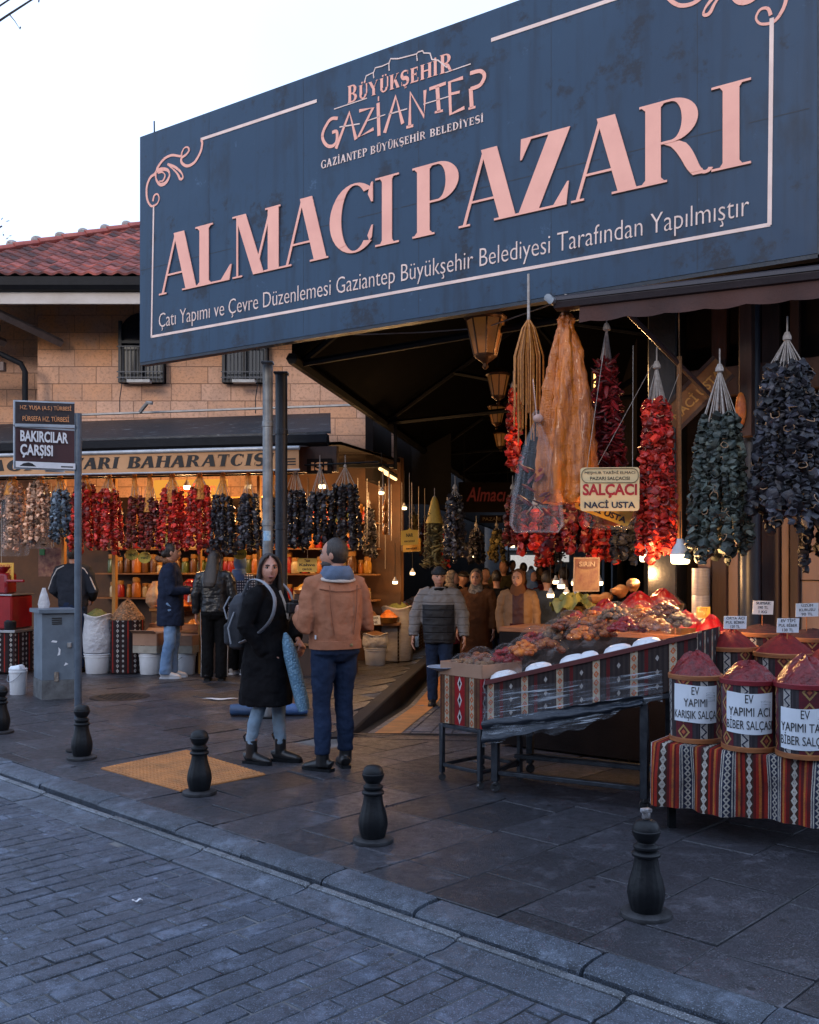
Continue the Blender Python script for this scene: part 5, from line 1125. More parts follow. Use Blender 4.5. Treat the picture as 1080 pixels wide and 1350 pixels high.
def cup(mb, c, s_, rnd, kind):
    ax = Vector((rnd.uniform(-1, 1), rnd.uniform(-1, 1), rnd.uniform(-.9, .9))).normalized(); q = ax.to_track_quat('Z', 'Y').to_matrix(); n = 7
    k0 = len(mb.V); rs = []; p1, p2 = rnd.uniform(0, 6), rnd.uniform(0, 6); fl = rnd.uniform(.55, 1)
    if kind == 'chil': prof = ((.18, -1.2), (.34, -.5), (.30, .3), (.06, 1.3))
    else: prof = ((.10, -.62), (.46, -.52), (.62, -.05), (.60, .40), (.50, .44), (.36, -.1))
    for r, z in prof:
        rs.append([c + q @ Vector((s_ * r * (1 + .22 * sin(2 * a + p1) + .15 * sin(3 * a + p2)) * cos(a), s_ * r * fl * (1 + .2 * sin(2 * a + p2)) * sin(a), s_ * (z + .12 * sin(3 * a + p1)))) for a in [2 * pi * k / n for k in range(n)]])
    mb.rings(rs, 0, True); sh = rnd.choice((.3, .5, .8, 1, 1.1, 1.4, 2.2))
    for k in range(k0, len(mb.V)): mb.C[k] = sh
    if kind == 'cup' and rnd.random() < .14:
        for j in range(-2 * n - 1, -n - 1): mb.M[j - 1] = 1
def garland(name, label, top, L, neck, r0, r1, size, mat, ns=12, seed=1, kind='cup', group=None, cat='garland', rate=.62, knot=.03):
    """hangs from top; neck = bare strings, L = length of the fruit"""
    t = thing(name, label, cat, top, 0, group); rnd = random.Random(seed); fr_ = MB(); cd = MB(); cd.tube([(0, 0, .12), (0, 0, 0)], .006, 5); cd.ell((0, 0, -.02), (knot, knot, knot * 1.2), 8, 6, fn=lambda v: v * (1 + .2 * sin(v.z * 300)))
    for k in range(ns):
        a = 2 * pi * k / ns + rnd.uniform(-.2, .2); q = rnd.choice((.35, .75, 1, 1)); l = L * rnd.uniform(.86, 1.02); z0 = -neck - rnd.uniform(0, .10) * min(1, L)
        st_ = Vector((cos(a) * r0 * q, sin(a) * r0 * q, z0)); cd.tube([(0, 0, -.02), st_], .0035, 4); z = 0.
        while z < l:
            f_ = z / L; rr = (r0 + (r1 - r0) * f_ ** .8) * q; c = Vector((cos(a) * rr + rnd.uniform(-.25, .25) * size, sin(a) * rr + rnd.uniform(-.25, .25) * size, z0 - z)); cup(fr_, c, size * rnd.choice((.65, .85, 1, 1.1, 1.4)), rnd, kind); z += size * rate
    cd.build('cord', M_cord, t, local=True); tag(fr_.build('dried_fruit', [mat, M_rimc], t, local=True, smooth=50), kind='stuff'); return t
garland('pepper_garland', 'bright red dried pepper garland hanging nearest the lit bulb', P(866, 478, 7.45), 1.16, .28, .07, .135, .045, M_pep, 19, 3, group='garlands over the right stall')
garland('courgette_garland', 'grey green dried courgette garland with long white strings', P(949, 482, 7.0), .97, .36, .12, .22, .043, M_grn, 23, 4, group='garlands over the right stall')
garland('aubergine_garland', 'large dark blue dried aubergine garland at the right edge', P(1038, 440, 6.75), 1.06, .20, .12, .24, .046, M_egg, 27, 5, group='garlands over the right stall')
garland('aubergine_garland', 'dark aubergine garland cut off by the right edge of the photo', P(1092, 470, 6.95), 1.15, .26, .08, .17, .045, M_egg, 16, 6, group='garlands over the right stall')
garland('chilli_garland', 'conical bunch of dark red chillies above the yellow SALÇACI sign', P(800, 428, 7.9), 1.08, .28, .05, .17, .042, M_chil, 22, 7, 'chil', group='garlands over the right stall')
garland('pepper_garland', 'thin red pepper string hanging left of the string bundle', P(677, 505, 9.6), .75, .06, .03, .05, .05, M_pep, 5, 8, group='garlands over the right stall')
for i, (px, py, Y, L, mt, lb) in enumerate([(705, 690, 9.6, .42, M_pep, 'short dark red garland below the clear bag'), (738, 680, 9.2, .45, M_chil, 'dim red garland between the clear bag and the poster'), (762, 670, 9.9, .55, M_chil, 'dark red garland hanging above the poster'), (800, 690, 9.8, .5, M_pep, 'shadowed red garland right of the poster'), (828, 670, 9.4, .6, M_egg, 'dark garland behind the small lit bulb')]):
    garland('pepper_garland', lb, P(px, py - 30, Y), L, .1, .09, .15, .055, mt, 9, 30 + i, group='garlands in the stall depth')
# bundle of gold strings, clear bag, gold casing bag
t = thing('string_bundle', 'bundle of thin golden brown strings hanging left of the gold bag', 'string bundle', P(697, 420, 7.75)); g = MB(); rnd = random.Random(2)
for k in range(46):
    a = rnd.uniform(0, 6.3); q = rnd.uniform(.02, .12); l = rnd.uniform(.6, 1.0); g.tube([(0, 0, 0), (q * .45 * cos(a), q * .5 * sin(a), -.08), (q * cos(a), q * sin(a), -.3), (q * 1.02 * cos(a) + .004 * sin(k), q * sin(a), -l * .7), (q * cos(a), q * sin(a), -l)], .006, 4)
tag(g.build('strings', mk('gold_string', (.46, .18, .025), .5, c2=(.24, .08, .012), sc=40), t, local=True), kind='stuff'); g = MB(); g.tube([(0, 0, .35), (0, 0, -.04)], .012, 6); g.build('cord', M_cord, t, local=True)
def bag_mb(prof, nf, amp, seed, n=72, flat=.7):
    """prof: (radius, z, fold) rings of a hanging gathered bag"""
    rnd = random.Random(seed); ph = [rnd.uniform(0, 6.3) for _ in range(4)]; mb = MB(); rs = []
    for i, (r, z, fo) in enumerate(prof):
        rs.append([Vector((r * (1 + fo * amp * (sin(nf * a + ph[0] + i * .12) + .5 * sin((nf * 2 + 3) * a + ph[1] + i * .2))) * cos(a), flat * r * (1 + fo * amp * (sin(nf * a + ph[0] + i * .12) + .4 * sin((nf + 4) * a + ph[2]))) * sin(a), z)) for a in [2 * pi * k / n for k in range(n)]])
    mb.rings(rs, 0, False); return mb
def interp(prof, m_=5):
    o = []
    for p, q in zip(prof, prof[1:]): o += [tuple(p[d] + (q[d] - p[d]) * k / m_ for d in range(3)) for k in range(m_)]
    return o + [prof[-1]]
m, t_, b, o = newmat('gold_casing'); vec = coords(t_); n1 = noise(t_, vec, 5, 5, .65, (3, 3, .35)); n2 = noise(t_, vec, 30, 4, .6, (1, 1, 3))
t_.links.new(mixc(t_, ramp(t_, n1, .38, .64), (.62, .165, .008), (.20, .045, .004)), b.inputs['Base Color']); b.inputs['Roughness'].default_value = .32; b.inputs['Coat Weight'].default_value = .15; bump(t_, b, n1 + n2 * .3, .7, .03); M_gold = m
t = thing('casing_bag', 'tall golden orange bag of dried casings hanging under the awning tip', 'bag', P(746, 412, 7.55))
bag_mb(interp([(.03, .0, .3), (.06, -.05, 1.0), (.05, -.09, .6), (.11, -.3, .9), (.17, -.62, .9), (.195, -1.0, .8), (.215, -1.36, .9), (.17, -1.46, 1.3), (.06, -1.45, 1.4)], 9), 6, .2, 3, 110).build('casings', M_gold, t, local=True, smooth=60)
x_ = bpy.data.textures.new('bag_folds', 'CLOUDS'); x_.noise_scale = .055; x_.noise_depth = 4; d_ = [o for o in t.children if o.name.startswith('casings')][0].modifiers.new('Folds', 'DISPLACE'); d_.texture = x_; d_.strength = .05; d_.mid_level = .5
bag_mb(interp([(.225, -1.0, .8), (.24, -1.25, .7), (.245, -1.5, .6), (.25, -1.60, .8)]), 9, .07, 5).build('clear_cover', mk_film('thin_cover', (.6, .5, .42), .01, .06, 9, (2, 2, .4), None, (.68, .9), .05), t, local=True, smooth=60); g = MB(); g.tube([(0, 0, .14), (0, 0, -.02)], .01, 6); g.build('cord', M_cord, t, local=True)
t = thing('clear_bag', 'knotted clear plastic bag with a few dried peppers hanging at the left', 'bag', P(708, 552, 7.45)); M_bag = mk_film('crinkled_bag', (.6, .66, .75), .04, .08, 10, (2.2, 2.2, .5), None, (.64, .86))
bag_mb(interp([(.02, .06, .4), (.035, .03, 1), (.02, -.02, .3), (.07, -.14, 1.2), (.13, -.36, 1.2), (.18, -.62, .8), (.20, -.80, .6), (.16, -.86, .6), (.05, -.84, .5)]), 8, .12, 8).build('plastic', M_bag, t, local=True, smooth=60); g = MB(); g.ell((.01, 0, .0), (.04, .035, .035), 10, 8); g.tube([(0, 0, 0), (-.03, 0, .3)], .005, 5); g.build('knot', mk('pink_tie', (.5, .3, .25), .5), t, local=True); g = MB(); rnd = random.Random(5)
for k in range(16): cup(g, Vector((rnd.uniform(-.12, .12), rnd.uniform(-.07, .07), rnd.uniform(-.78, -.35))), .05, rnd, 'chil')
tag(g.build('dried_peppers', [M_chil, M_rimc], t, local=True), kind='stuff')
t = thing('clear_bag', 'limp clear bag of red flakes hanging behind the yellow signs', 'bag', P(808, 640, 8.0)); bag_mb(interp([(.06, .06, 1), (.2, -.05, .8), (.22, -.2, .6), (.23, -.33, .6), (.1, -.36, .5)]), 6, .1, 9).build('plastic', M_bag, t, local=True, smooth=60); g = MB(); g.ell((0, 0, -.2), (.19, .1, .13), 14, 8, fn=lambda v: v * (1 + .1 * sin(v.x * 50))); g.build('flakes', M_paste, t, local=True)
# yellow signs
def rrect(w_, h_, r): return [(x + r * cos(a), y + r * sin(a)) for x, y, a0 in ((w_ - r, r, -90), (w_ - r, h_ - r, 0), (r, h_ - r, 90), (r, r, 180)) for a in [radians(a0 + 22.5 * k) for k in range(5)]]
def salca(px, py, Y, tilt, label, front, mat):
    c = P(px, py, Y); w_, h_ = .435, .325; t = thing('hanging_sign', label, 'sign', c, 0, 'yellow paste seller signs'); X = Vector((cos(tilt), -.08, sin(tilt))).normalized(); Z = Vector((-sin(tilt), -.03, cos(tilt))); Z = (Z - X * Z.dot(X)).normalized(); fr = frame(-X * w_ / 2 - Z * h_ / 2, X, Z)
    g = MB(); g.prism(rrect(w_, h_, .025), fr, .006); g.build('board', mat, t, local=True, smooth=False)
    def tx(s_, x, y, wd, hg, mt, b_=.02): text_mb(s_, lambda a, c_, d=0.: fr(w_ / 2 + x + a, y + c_, .006 + d), width=wd, height=hg, align='C', depth=.0012, bold=b_).build('lettering', mt, t, local=True, smooth=False)
    tx('NACİ USTA', .0, .022, .375, .062, mk('navy_ink', (.012, .016, .04), .5, bst=0), .03); tx('SALÇACI', .0, .098, .40, .105, M_redink, .035)
    tx('PAZARI SALÇACISI', 0, .226, .29, .030, M_ink, .012); tx('MEŞHUR TARİHİ ELMACI', 0, .270, .37, .032, M_ink, .012)
    g = MB(); L = rrect(w_ - .016, .108, .045); L = [(x + .008, y + .210) for x, y in L]
    for k in range(20):
        p, q = L[k], L[(k + 1) % 20]; m_ = (w_ / 2, .264); s_ = lambda v: (m_[0] + (v[0] - m_[0]) * .985, m_[1] + (v[1] - m_[1]) * .95); g.prism([p, q, s_(q), s_(p)], fr, .0072, 0, .006)
    g.build('border_line', M_ink, t, local=True, smooth=False); g = MB(); g.tube([fr(.05, h_, .0), fr(w_ * .4, h_ + .9, .0)], .002, 4); g.tube([fr(w_ - .05, h_, .0), fr(w_ - .05, h_ + .9, 0)], .002, 4); g.build('hanging_wire', M_cord, t, local=True)
salca(804, 645, 7.35, 0.0, 'upright cream sign reading SALÇACI NACİ USTA in red and black', True, M_cream)
salca(802, 656, 7.55, -.36, 'tilted yellow sign partly hidden behind the upright SALÇACI sign', False, M_yel)
# ------------------------------------------------------------------ lamps
M_glow = mk_emit('warm_bulb', (1, .72, .38), 6); M_lampw = mk('lamp_white', (.55, .56, .6), .4, bst=0)
def led(px, py, Y, r, label, power, name='bulb_lamp', group='lit bulbs in the market', cord=.5, mat=M_glow, cast=True):
    c = P(px, py, Y); t = thing(name, label, 'lamp', c, 0, group); g = MB(); g.lathe([(r * .15, 0), (r * .8, .002), (r * .97, r * .22), (r, r * .6), (r, r * 1.05)], n=20); g.build('bulb', mat, t, local=True)
    g = MB(); g.lathe([(r, r * 1.05), (r * .98, r * 1.25), (r * .8, r * 1.7), (r * .42, r * 2.25), (r * .36, r * 2.7), (r * .2, r * 2.72)], n=20); g.build('socket', M_lampw, t, local=True)
    g = MB(); g.tube([(0, 0, r * 2.7), (0, 0, r * 2.7 + cord)], .005, 5); g.build('cable', M_ink, t, local=True)
    if cast: lamp_light(t, c + Vector((0, -.0, -.10)), power)
    return t
led(897, 744, 7.2, .069, 'large lit white bulb hanging right of the red pepper garland', 42, cord=.2)
led(853, 741, 8.6, .062, 'smaller lit bulb hanging below the red pepper garland', 34)
g = MB(); g.tube([P(896, 712, 7.56), P(895, 560, 7.56), P(896, 470, 7.56)], .020, 8); g.tube([P(896, 470, 7.56), P(895, 400, 7.6)], .006, 5); tag(g.build('rope', mk('brown_rope', (.26, .12, .045), .8, c2=(.15, .07, .03), sc=60), origin=P(896, 470, 7.56)), 'thick brown rope hanging above the large lit bulb', 'rope')
c = P(797, 515, 9.0); t = thing('flood_lamp', 'small lit square flood lamp behind the chilli bunch', 'lamp', c); g = MB(); g.box((0, 0, .1), (.19, .03, .16)); g.build('glass', mk_emit('flood_glow', (1, .62, .18), 3.0), t, local=True); g = MB(); g.box((0, .04, .1), (.22, .05, .19)); g.build('housing', M_steel, t, local=True); lamp_light(t, c + Vector((0, -.15, .1)), 45)
lamps_far = [(726, 788, 12.5), (740, 776, 12), (758, 772, 12.6), (747, 786, 13), (760, 790, 11.6), (733, 770, 14), (790, 772, 11.5)]
for i, (px, py, Y) in enumerate(lamps_far): led(px, py, Y, .045, ['tiny lit bulb left of the dark jacket in the stall depth', 'small lit bulb above the others in the stall depth', 'bright lit bulb right of the others behind the crowd', 'tiny lit bulb in the middle of the cluster', 'low lit bulb right in the cluster over the stalls', 'highest tiny bulb over the far stall', 'lit bulb just right of the poster'][i], 5, cast=i in (0, 2, 6), cord=.3)
M_amb = mk('amber_glass', (.30, .10, .018), .3, c2=(.2, .06, .012), sc=2, emit=(1, .38, .08), es=.05)
for i, (px, py, Y, s_) in enumerate([(640, 478, 8.6, 1.0), (657, 528, 10.6, .72), (655, 562, 13.5, .70), (660, 592, 17, .7)]):
    c = P(px, py, Y); t = thing('hanging_lantern', ['large amber glass lantern hanging nearest under the billboard', 'second amber lantern behind the largest one', 'third dim lantern further down the passage', 'farthest dim lantern of the row down the passage'][i], 'lantern', c, 0, 'amber lanterns along the passage', s_)
    g = MB(); g.lathe([(.095, .07), (.165, .36), (.165, .37)], n=8); g.build('glass', M_amb, t, local=True); g = MB(); g.lathe([(.01, -.06), (.03, -.04), (.02, -.01), (.06, .02), (.10, .05), (.105, .07), (.09, .07)], n=8); g.lathe([(.17, .365), (.19, .385), (.19, .40), (.10, .46), (.03, .49)], n=8)
    for k in range(8): a = k * pi / 4; g.tube([(.097 * cos(a), .097 * sin(a), .07), (.167 * cos(a), .167 * sin(a), .37)], .008, 4)
    g.build('frame', mk('lantern_metal', (.10, .045, .02), .4, .6), t, local=True); g = MB(); g.tube([(0, 0, .48), (0, 0, 1.4)], .015, 6); g.build('rod', M_steel, t, local=True)
g = MB(); pts = [P(430, 440, 9.3), P(480, 441, 9.1), P(560, 438, 8.8), P(640, 432, 8.55), P(735, 398, 7.7)]; g.tube(pts, .006, 5); tag(g.build('hanging_cable', mk('grey_cable', (.3, .27, .26), .6)), 'pale cable sagging under the billboard bottom edge', 'cable')
# ================================================================== PEOPLE
def cloth(name, c, c2=None, rough=.85, sc=5, bst=.5, sheen=.1, stretch=None): return mk(name, c, rough, c2=c2, sc=sc, bs=11, bst=bst, bd=.025, spec=.12, sheen=0, stretch=stretch)
M_skin = mk('skin', (.46, .24, .17), .5, c2=(.40, .19, .13), sc=14, bs=90, bst=.1); M_hair = mk('dark_hair', (.012, .008, .007), .45, c2=(.03, .018, .014), sc=14, stretch=(6, 6, .8), bs=30, bst=.6); M_eyew = mk('eye_white', (.5, .48, .46), .25, bst=0); M_iris = mk('iris', (.012, .008, .006), .2, bst=0)
M_lip = mk('lips', (.36, .13, .12), .45, bst=0); M_blk = cloth('black_wool', (.0045, .0045, .006), (.008, .0075, .009)); M_boot = mk('black_leather', (.010, .010, .011), .3, c2=(.02, .02, .022), sc=18, bs=25, bst=.3)
M_ltden = cloth('light_denim', (.24, .33, .42), (.17, .26, .36)); M_navden = cloth('navy_denim', (.018, .032, .07), (.012, .02, .045), sheen=.2); M_tan = cloth('tan_suede', (.36, .155, .09), (.27, .11, .062), sc=4); M_hood = cloth('grey_blue_jersey', (.12, .16, .24), (.08, .11, .17)); M_offw = cloth('offwhite_fleece', (.52, .46, .42), (.4, .34, .3))
def headfn(p):
    x, y, z = p; t = max(0, -z / .118); x2 = x * (1 - .27 * t * t); y2 = y
    if y < 0:
        y2 -= .010 * t * t; ax = abs(x)
        nz_ = max(0., 1 - abs(z + .022) / .036) if z < -.022 else max(0., 1 - (z + .022) / .05)
        y2 -= .024 * exp(-(x / .0125) ** 2) * nz_ ** .8
        y2 += .010 * exp(-((ax - .031) / .016) ** 2 - ((z - .008) / .014) ** 2); y2 -= .004 * exp(-((ax - .03) / .02) ** 2 - ((z - .03) / .008) ** 2)
        y2 -= .006 * exp(-(x / .02) ** 2 - ((z + .062) / .011) ** 2); y2 += .004 * exp(-(x / .03) ** 2 - ((z + .080) / .007) ** 2); y2 -= .005 * exp(-(x / .018) ** 2 - ((z + .105) / .012) ** 2)
    return Vector((x2, y2, z))
def hand(mb, W, d, n, s, curl=.5, k=1.0):
    W = Vector(W); d = d.normalized(); n = (n - d * n.dot(d)).normalized(); side = d.cross(n)
    mb.tube([W - d * .03, W + d * .005, W + d * .04, W + d * .08, W + d * .092], [(.026, .021), (.027, .018), (.039, .0165), (.040, .014), (.034, .009)], 12, up=n)
    for j, l in enumerate((.064, .076, .071, .054)):
        p = W + d * .082 + side * (j - 1.5) * .0205 * s; path = [p - d * .02]; dd = d.copy()
        for f_ in (.42, .32, .26):
            dd = (dd * cos(curl * .9) + n * sin(curl * .9)); n2 = dd; path.append(path[-1] + dd * (l * f_ + (.02 if len(path) == 1 else 0)))
        mb.tube(path, [.0095, .009, .008, .0065], 8)
    p = W + d * .028 - side * .030 * s; q = (d * .65 - side * .75 * s + n * .25).normalized(); mb.tube([p - q * .01, p + q * .03, p + (q + n * .3 + d * .4).normalized() * .06], [.013, .011, .008], 8)
def sect(z, hw, hd, y=0., n=28, x=0., e=.8, wob=0., ph=0.):
    L = []
    for k in range(n):
        a = 2 * pi * k / n; c, s_ = cos(a), sin(a); m_ = 1 + wob * sin(5 * a + ph) + wob * .6 * sin(9 * a - ph * 1.7)
        L.append(Vector((x + hw * m_ * (abs(c) ** e) * (1 if c > 0 else -1), y + hd * m_ * (abs(s_) ** e) * (1 if s_ > 0 else -1), z)))
    return L
FACE = lambda yaw, pitch=0.: Matrix.Rotation(yaw, 3, 'Z') @ Matrix.Rotation(pitch, 3, 'X')
def person(label, pos, rz, H=1.7, lf=((.09, 0), 0.), rf=((-.09, 0), 0.), la=None, ra=None, hy=0., hp=0., coat=None, legs=None, shoe=M_boot, hair='short', hmat=M_hair, hat=None, skirt=None, vox=.009, shoe_h=.13, group=None, hands=(.35, .35), eyes=False, skin=M_skin, hn=(None, None), beard=False, collar=None, legbare=None):
    t = thing('person', label, 'person', pos, rz, group, H / 1.7); cv = max(.010, vox * 1.1)
    la = la or ((.235, .02, 1.12), (.25, -.05, .87)); ra = ra or ((-.235, .02, 1.12), (-.25, -.05, .87)); HC = Vector((0, -.012, 1.578)); HR = FACE(hy, hp)
    sh = {1: Vector((.175, .01, 1.375)), -1: Vector((-.175, .01, 1.375))}; hips = {1: Vector((.085, 0, .90)), -1: Vector((-.085, 0, .90))}
    feet = {1: (Vector((*lf[0], 0)), lf[1]), -1: (Vector((*rf[0], 0)), rf[1])}; arms = {1: [Vector(q) for q in la], -1: [Vector(q) for q in ra]}; knees = {}; ank = {}
    for s in (1, -1):
        fp, yw = feet[s]; ank[s] = fp + Vector((0, .03, .09)); k = hips[s].lerp(ank[s], .5); k += Vector((0, -.025, .02)); knees[s] = k
    # ---- continuous skin body
    g = MB(); g.ell(HC, (.074, .094, .118), 44, 36, HR, fn=headfn)
    for s in (1, -1): g.ell(HC + HR @ Vector((s * .074, .012, -.004)), (.011, .02, .031), 10, 8, HR)
    g.tube([Vector((0, .02, 1.36)), Vector((0, .014, 1.46)), HC + HR @ Vector((0, .022, -.05))], [.06, .050, .052], 14)
    g.rings([sect(z, w_, d_, .01) for z, w_, d_ in ((.86, .13, .085), (1.0, .12, .08), (1.2, .13, .085), (1.34, .14, .08), (1.41, .07, .055))])
    for s in (1, -1):
        e, w_ = arms[s]; g.tube([sh[s] + Vector((-s * .06, 0, 0)), sh[s], e, e.lerp(w_, .4), w_], [.04, .045, .036, .034, .024], 12); d = (w_ - e).normalized()
        n_ = Vector(hn[0 if s == 1 else 1]) if hn[0 if s == 1 else 1] else Vector((-s, 0, 0)) 
        hand(g, w_ + d * .02, d, n_, s, hands[0 if s == 1 else 1])
        g.tube([hips[s] + Vector((0, 0, .02)), knees[s], knees[s].lerp(ank[s], .35) + Vector((0, .012, 0)), ank[s], ank[s] - Vector((0, 0, .04))], [.06, .040, .036, .028, .028], 12); fp, yw = feet[s]; g.tube([ank[s] - Vector((0, 0, .03)), fp + rotz(yw) @ Vector((0, -.10, .035))], [.03, .025], 10)
    remesh(g.build('body', skin, t, local=True), vox, 2)
    if eyes:
        for s in (1, -1):
            g = MB(); c = HC + HR @ Vector((s * .030, -.0765, .008)); g.ell(c, (.0135, .008, .0078), 10, 8, HR); g.ell(c + HR @ Vector((0, -.0045, 0)), (.0072, .0045, .0074), 10, 8, HR, 1); g.tube([c + HR @ Vector((x, y, z)) for x, y, z in ((-.016, -.002, .002), (-.006, -.0085, .0078), (.006, -.0085, .0078), (.016, -.002, .002))], .0026, 6, 1); g.build('eye', [M_eyew, M_iris], t, local=True)
            g = MB(); g.tube([HC + HR @ Vector((s * x, y, z)) for x, y, z in ((.011, -.0955, .0245), (.028, -.0935, .032), (.048, -.081, .028))], [.0036, .005, .0025], 6); g.build('eyebrow', M_hair, t, local=True)
        g = MB(); g.ell(HC + HR @ Vector((0, -.098, -.0625)), (.025, .006, .0062), 12, 8, HR); g.build('mouth', M_lip, t, local=True)
    # ---- clothes
    if legs:
        mt, (r1, r2, r3), cut = legs; g = MB(); g.rings([sect(z, w_, d_, .015) for z, w_, d_ in ((.80, .10, .08), (.86, r1 + .088, r1 + .028), (.95, r1 + .078, r1 + .03), (1.04, .142, .10))])
        for s in (1, -1):
            a2 = ank[s] + Vector((0, 0, cut)); path = [hips[s] + Vector((0, 0, .03)), hips[s].lerp(knees[s], .5), knees[s] + Vector((0, 0, .03)), knees[s] - Vector((0, 0, .05)), knees[s].lerp(a2, .5) + Vector((0, .012, 0)), a2 + Vector((0, 0, .06)), a2]
            g.tube(path, [r1 + .004, r1 * .9 + .002, r2 * 1.04, r2, r2 * .97, r3 * 1.03, r3], 14)
        remesh(g.build('trousers', mt, t, local=True), cv, 3, .022, .055)
    if coat:
        g = MB(); R_ = coat['rings']; wb = coat.get('wob', .012); g.rings([sect(z, w_, d_, y, wob=wb, ph=z * 9) for z, w_, d_, y in R_])
        r1, r2, r3 = coat.get('sl', (.066, .056, .045)); end = coat.get('end', .98)
        for s in (1, -1):
            e, w_ = arms[s]; b_ = e.lerp(w_, end); x0 = sh[s] + Vector((-s * .07, 0, .005)); path = [x0, sh[s] + Vector((s * .012, 0, -.01)), sh[s].lerp(e, .35) + Vector((s * .012, 0, 0)), sh[s].lerp(e, .75), e, e.lerp(b_, .35), e.lerp(b_, .7), b_]
            g.tube(path, [r1 * 1.02, r1 * 1.03, r1, r2 * 1.1, r2 * 1.08, r2 * .98, r3 * 1.12, r3], 16)
        remesh(g.build(coat.get('name', 'coat'), coat['mat'], t, local=True), cv, coat.get('it', 3), coat.get('fold', .03), coat.get('fs', .085))
        if coat.get('band'):
            zb_, w_, d_ = coat['band']; g = MB(); g.rings([sect(zb_ - .03, w_, d_, .012), sect(zb_ - .03, w_ + .007, d_ + .007, .012), sect(zb_ + .03, w_ + .008, d_ + .008, .012), sect(zb_ + .032, w_, d_, .012)]); g.build('waistband', coat['mat'], t, local=True)
    if skirt:
        g = MB(); g.rings([sect(z, w_, d_, y, wob=.02, ph=z * 7) for z, w_, d_, y in skirt[1]]); remesh(g.build('skirt', skirt[0], t, local=True), cv, 2)
    for s in (1, -1):
        fp, yw = feet[s]; g = MB(); A = ank[s]; rt = rotz(yw); b_ = lambda x, y, z: fp + rt @ Vector((x, y + .03, z))
        g.tube([b_(0, .035, .012), b_(0, .06, .05), b_(0, -.02, .052), b_(0, -.10, .04), b_(0, -.155, .030), b_(0, -.185, .022)], [(.02, .012), (.036, .045), (.042, .05), (.046, .036), (.040, .028), (.018, .016)], 14, up=(0, 0, 1))
        g.tube([A - Vector((0, 0, .05)), A + Vector((0, 0, shoe_h - .09))], [.048, .048], 14)
        o = remesh(g.build('shoe', shoe, t, local=True), .007, 2); g = MB(); g.rings([[fp + rt @ Vector((x * w_, y + .03, z)) for x, y in ((-.8, .07), (.8, .07), (1, .0), (.9, -.05), (1.08, -.11), (.75, -.175), (0, -.195), (-.75, -.175), (-1.08, -.11), (-.9, -.05), (-1, 0))] for z, w_ in ((.0, .044), (.024, .046))]); g.build('sole', M_iron if shoe is M_boot else M_bowl, o, local=True, smooth=False)
    # ---- hair, headwear
    hb = lambda x, y, z: HC + HR @ Vector((x, y, z)); name = 'hair'; g = MB()
    if hair in ('short', 'long', 'tied'): g.ell(hb(0, .019, .020), (.082, .094, .112), 20, 16, HR, fn=lambda p: Vector((p.x, p.y if p.y > -.066 or p.z > .062 else -.050, p.z if p.z > -.085 else -.085)))
    if hair == 'long':
        for s in (1, -1): g.tube([hb(s * .014, -.062, .114), hb(s * .050, -.068, .090), hb(s * .076, -.050, .040), hb(s * .085, -.026, -.03), hb(s * .088, -.012, -.11), hb(s * .095, -.01, -.20), hb(s * .10, -.015, -.31)], [(.020, .013), (.022, .014), (.022, .016), (.024, .018), (.034, .026), (.036, .024), (.018, .012)], 12)
        g.rings([[hb(w_ * cos(a), y + d_ * sin(a), z) for a in [2 * pi * k / 20 for k in range(20)]] for z, w_, d_, y in ((.04, .075, .06, .05), (-.08, .085, .06, .05), (-.2, .10, .055, .065), (-.32, .10, .045, .08), (-.38, .07, .03, .085))])
    if hair == 'tied': g.ell(hb(0, .10, -.02), (.04, .04, .05), 12, 8)
    if hair == 'cap':
        name = 'beanie'; g.ell(hb(0, .006, .032), (.088, .107, .105), 22, 16, HR, fn=lambda p: Vector((p.x, p.y, max(p.z, .012)))); g.lathe([(.086, 0), (.094, .004), (.094, .045), (.088, .05)], hb(0, .004, .030), 22, rot=HR @ Matrix.Diagonal((1, 1.2, 1)))
    if hair == 'scarf':
        name = 'headscarf'; g.ell(hb(0, .022, .012), (.094, .100, .128), 22, 16, HR, fn=lambda p: Vector((p.x, p.y if p.y > -.060 or p.z > .07 or p.z < -.09 else -.058, p.z)))
        g.rings([sect(z, w_, d_, .02, 20) for z, w_, d_ in ((1.50, .085, .09), (1.45, .10, .10), (1.40, .13, .115), (1.34, .15, .12))])
    if g.V: remesh(g.build(name, hmat, t, local=True), .008, 2)
    if beard: g = MB(); g.ell(hb(0, -.028, -.070), (.066, .068, .056), 18, 12, HR, fn=lambda p: Vector((p.x, p.y, p.z if p.z < .03 else .03))); remesh(g.build('beard', M_hair, t, local=True), .008, 2)
    if collar:
        g = MB(); mt, r_, h_, th = collar; pts = [Vector((r_ * 1.05 * sin(a), .018 - r_ * cos(a), 1.432 + h_ * (cos(a) * -.5 + .3))) for a in [2 * pi * k / 20 for k in range(21)]]; g.tube(pts, th, 10); remesh(g.build('collar', mt, t, local=True), .008, 2)
    return t
def smooth3(p, n=5):
    p = [Vector(q) for q in p]; o = []
    for i in range(len(p) - 1):
        a, b_, c, d = p[max(0, i - 1)], p[i], p[i + 1], p[min(len(p) - 1, i + 2)]
        for k in range(n): t = k / n; o.append(.5 * (2 * b_ + (c - a) * t + (2 * a - 5 * b_ + 4 * c - d) * t * t + (3 * b_ - a - 3 * c + d) * t ** 3))
    return o + [p[-1]]
def loc(px, py, z=0.0, Y=None):
    return GP(px, py, z) if Y is None else Vector(((px - 540) / F * Y, Y, z))
def face(dx, dy): return atan2(dx, -dy)
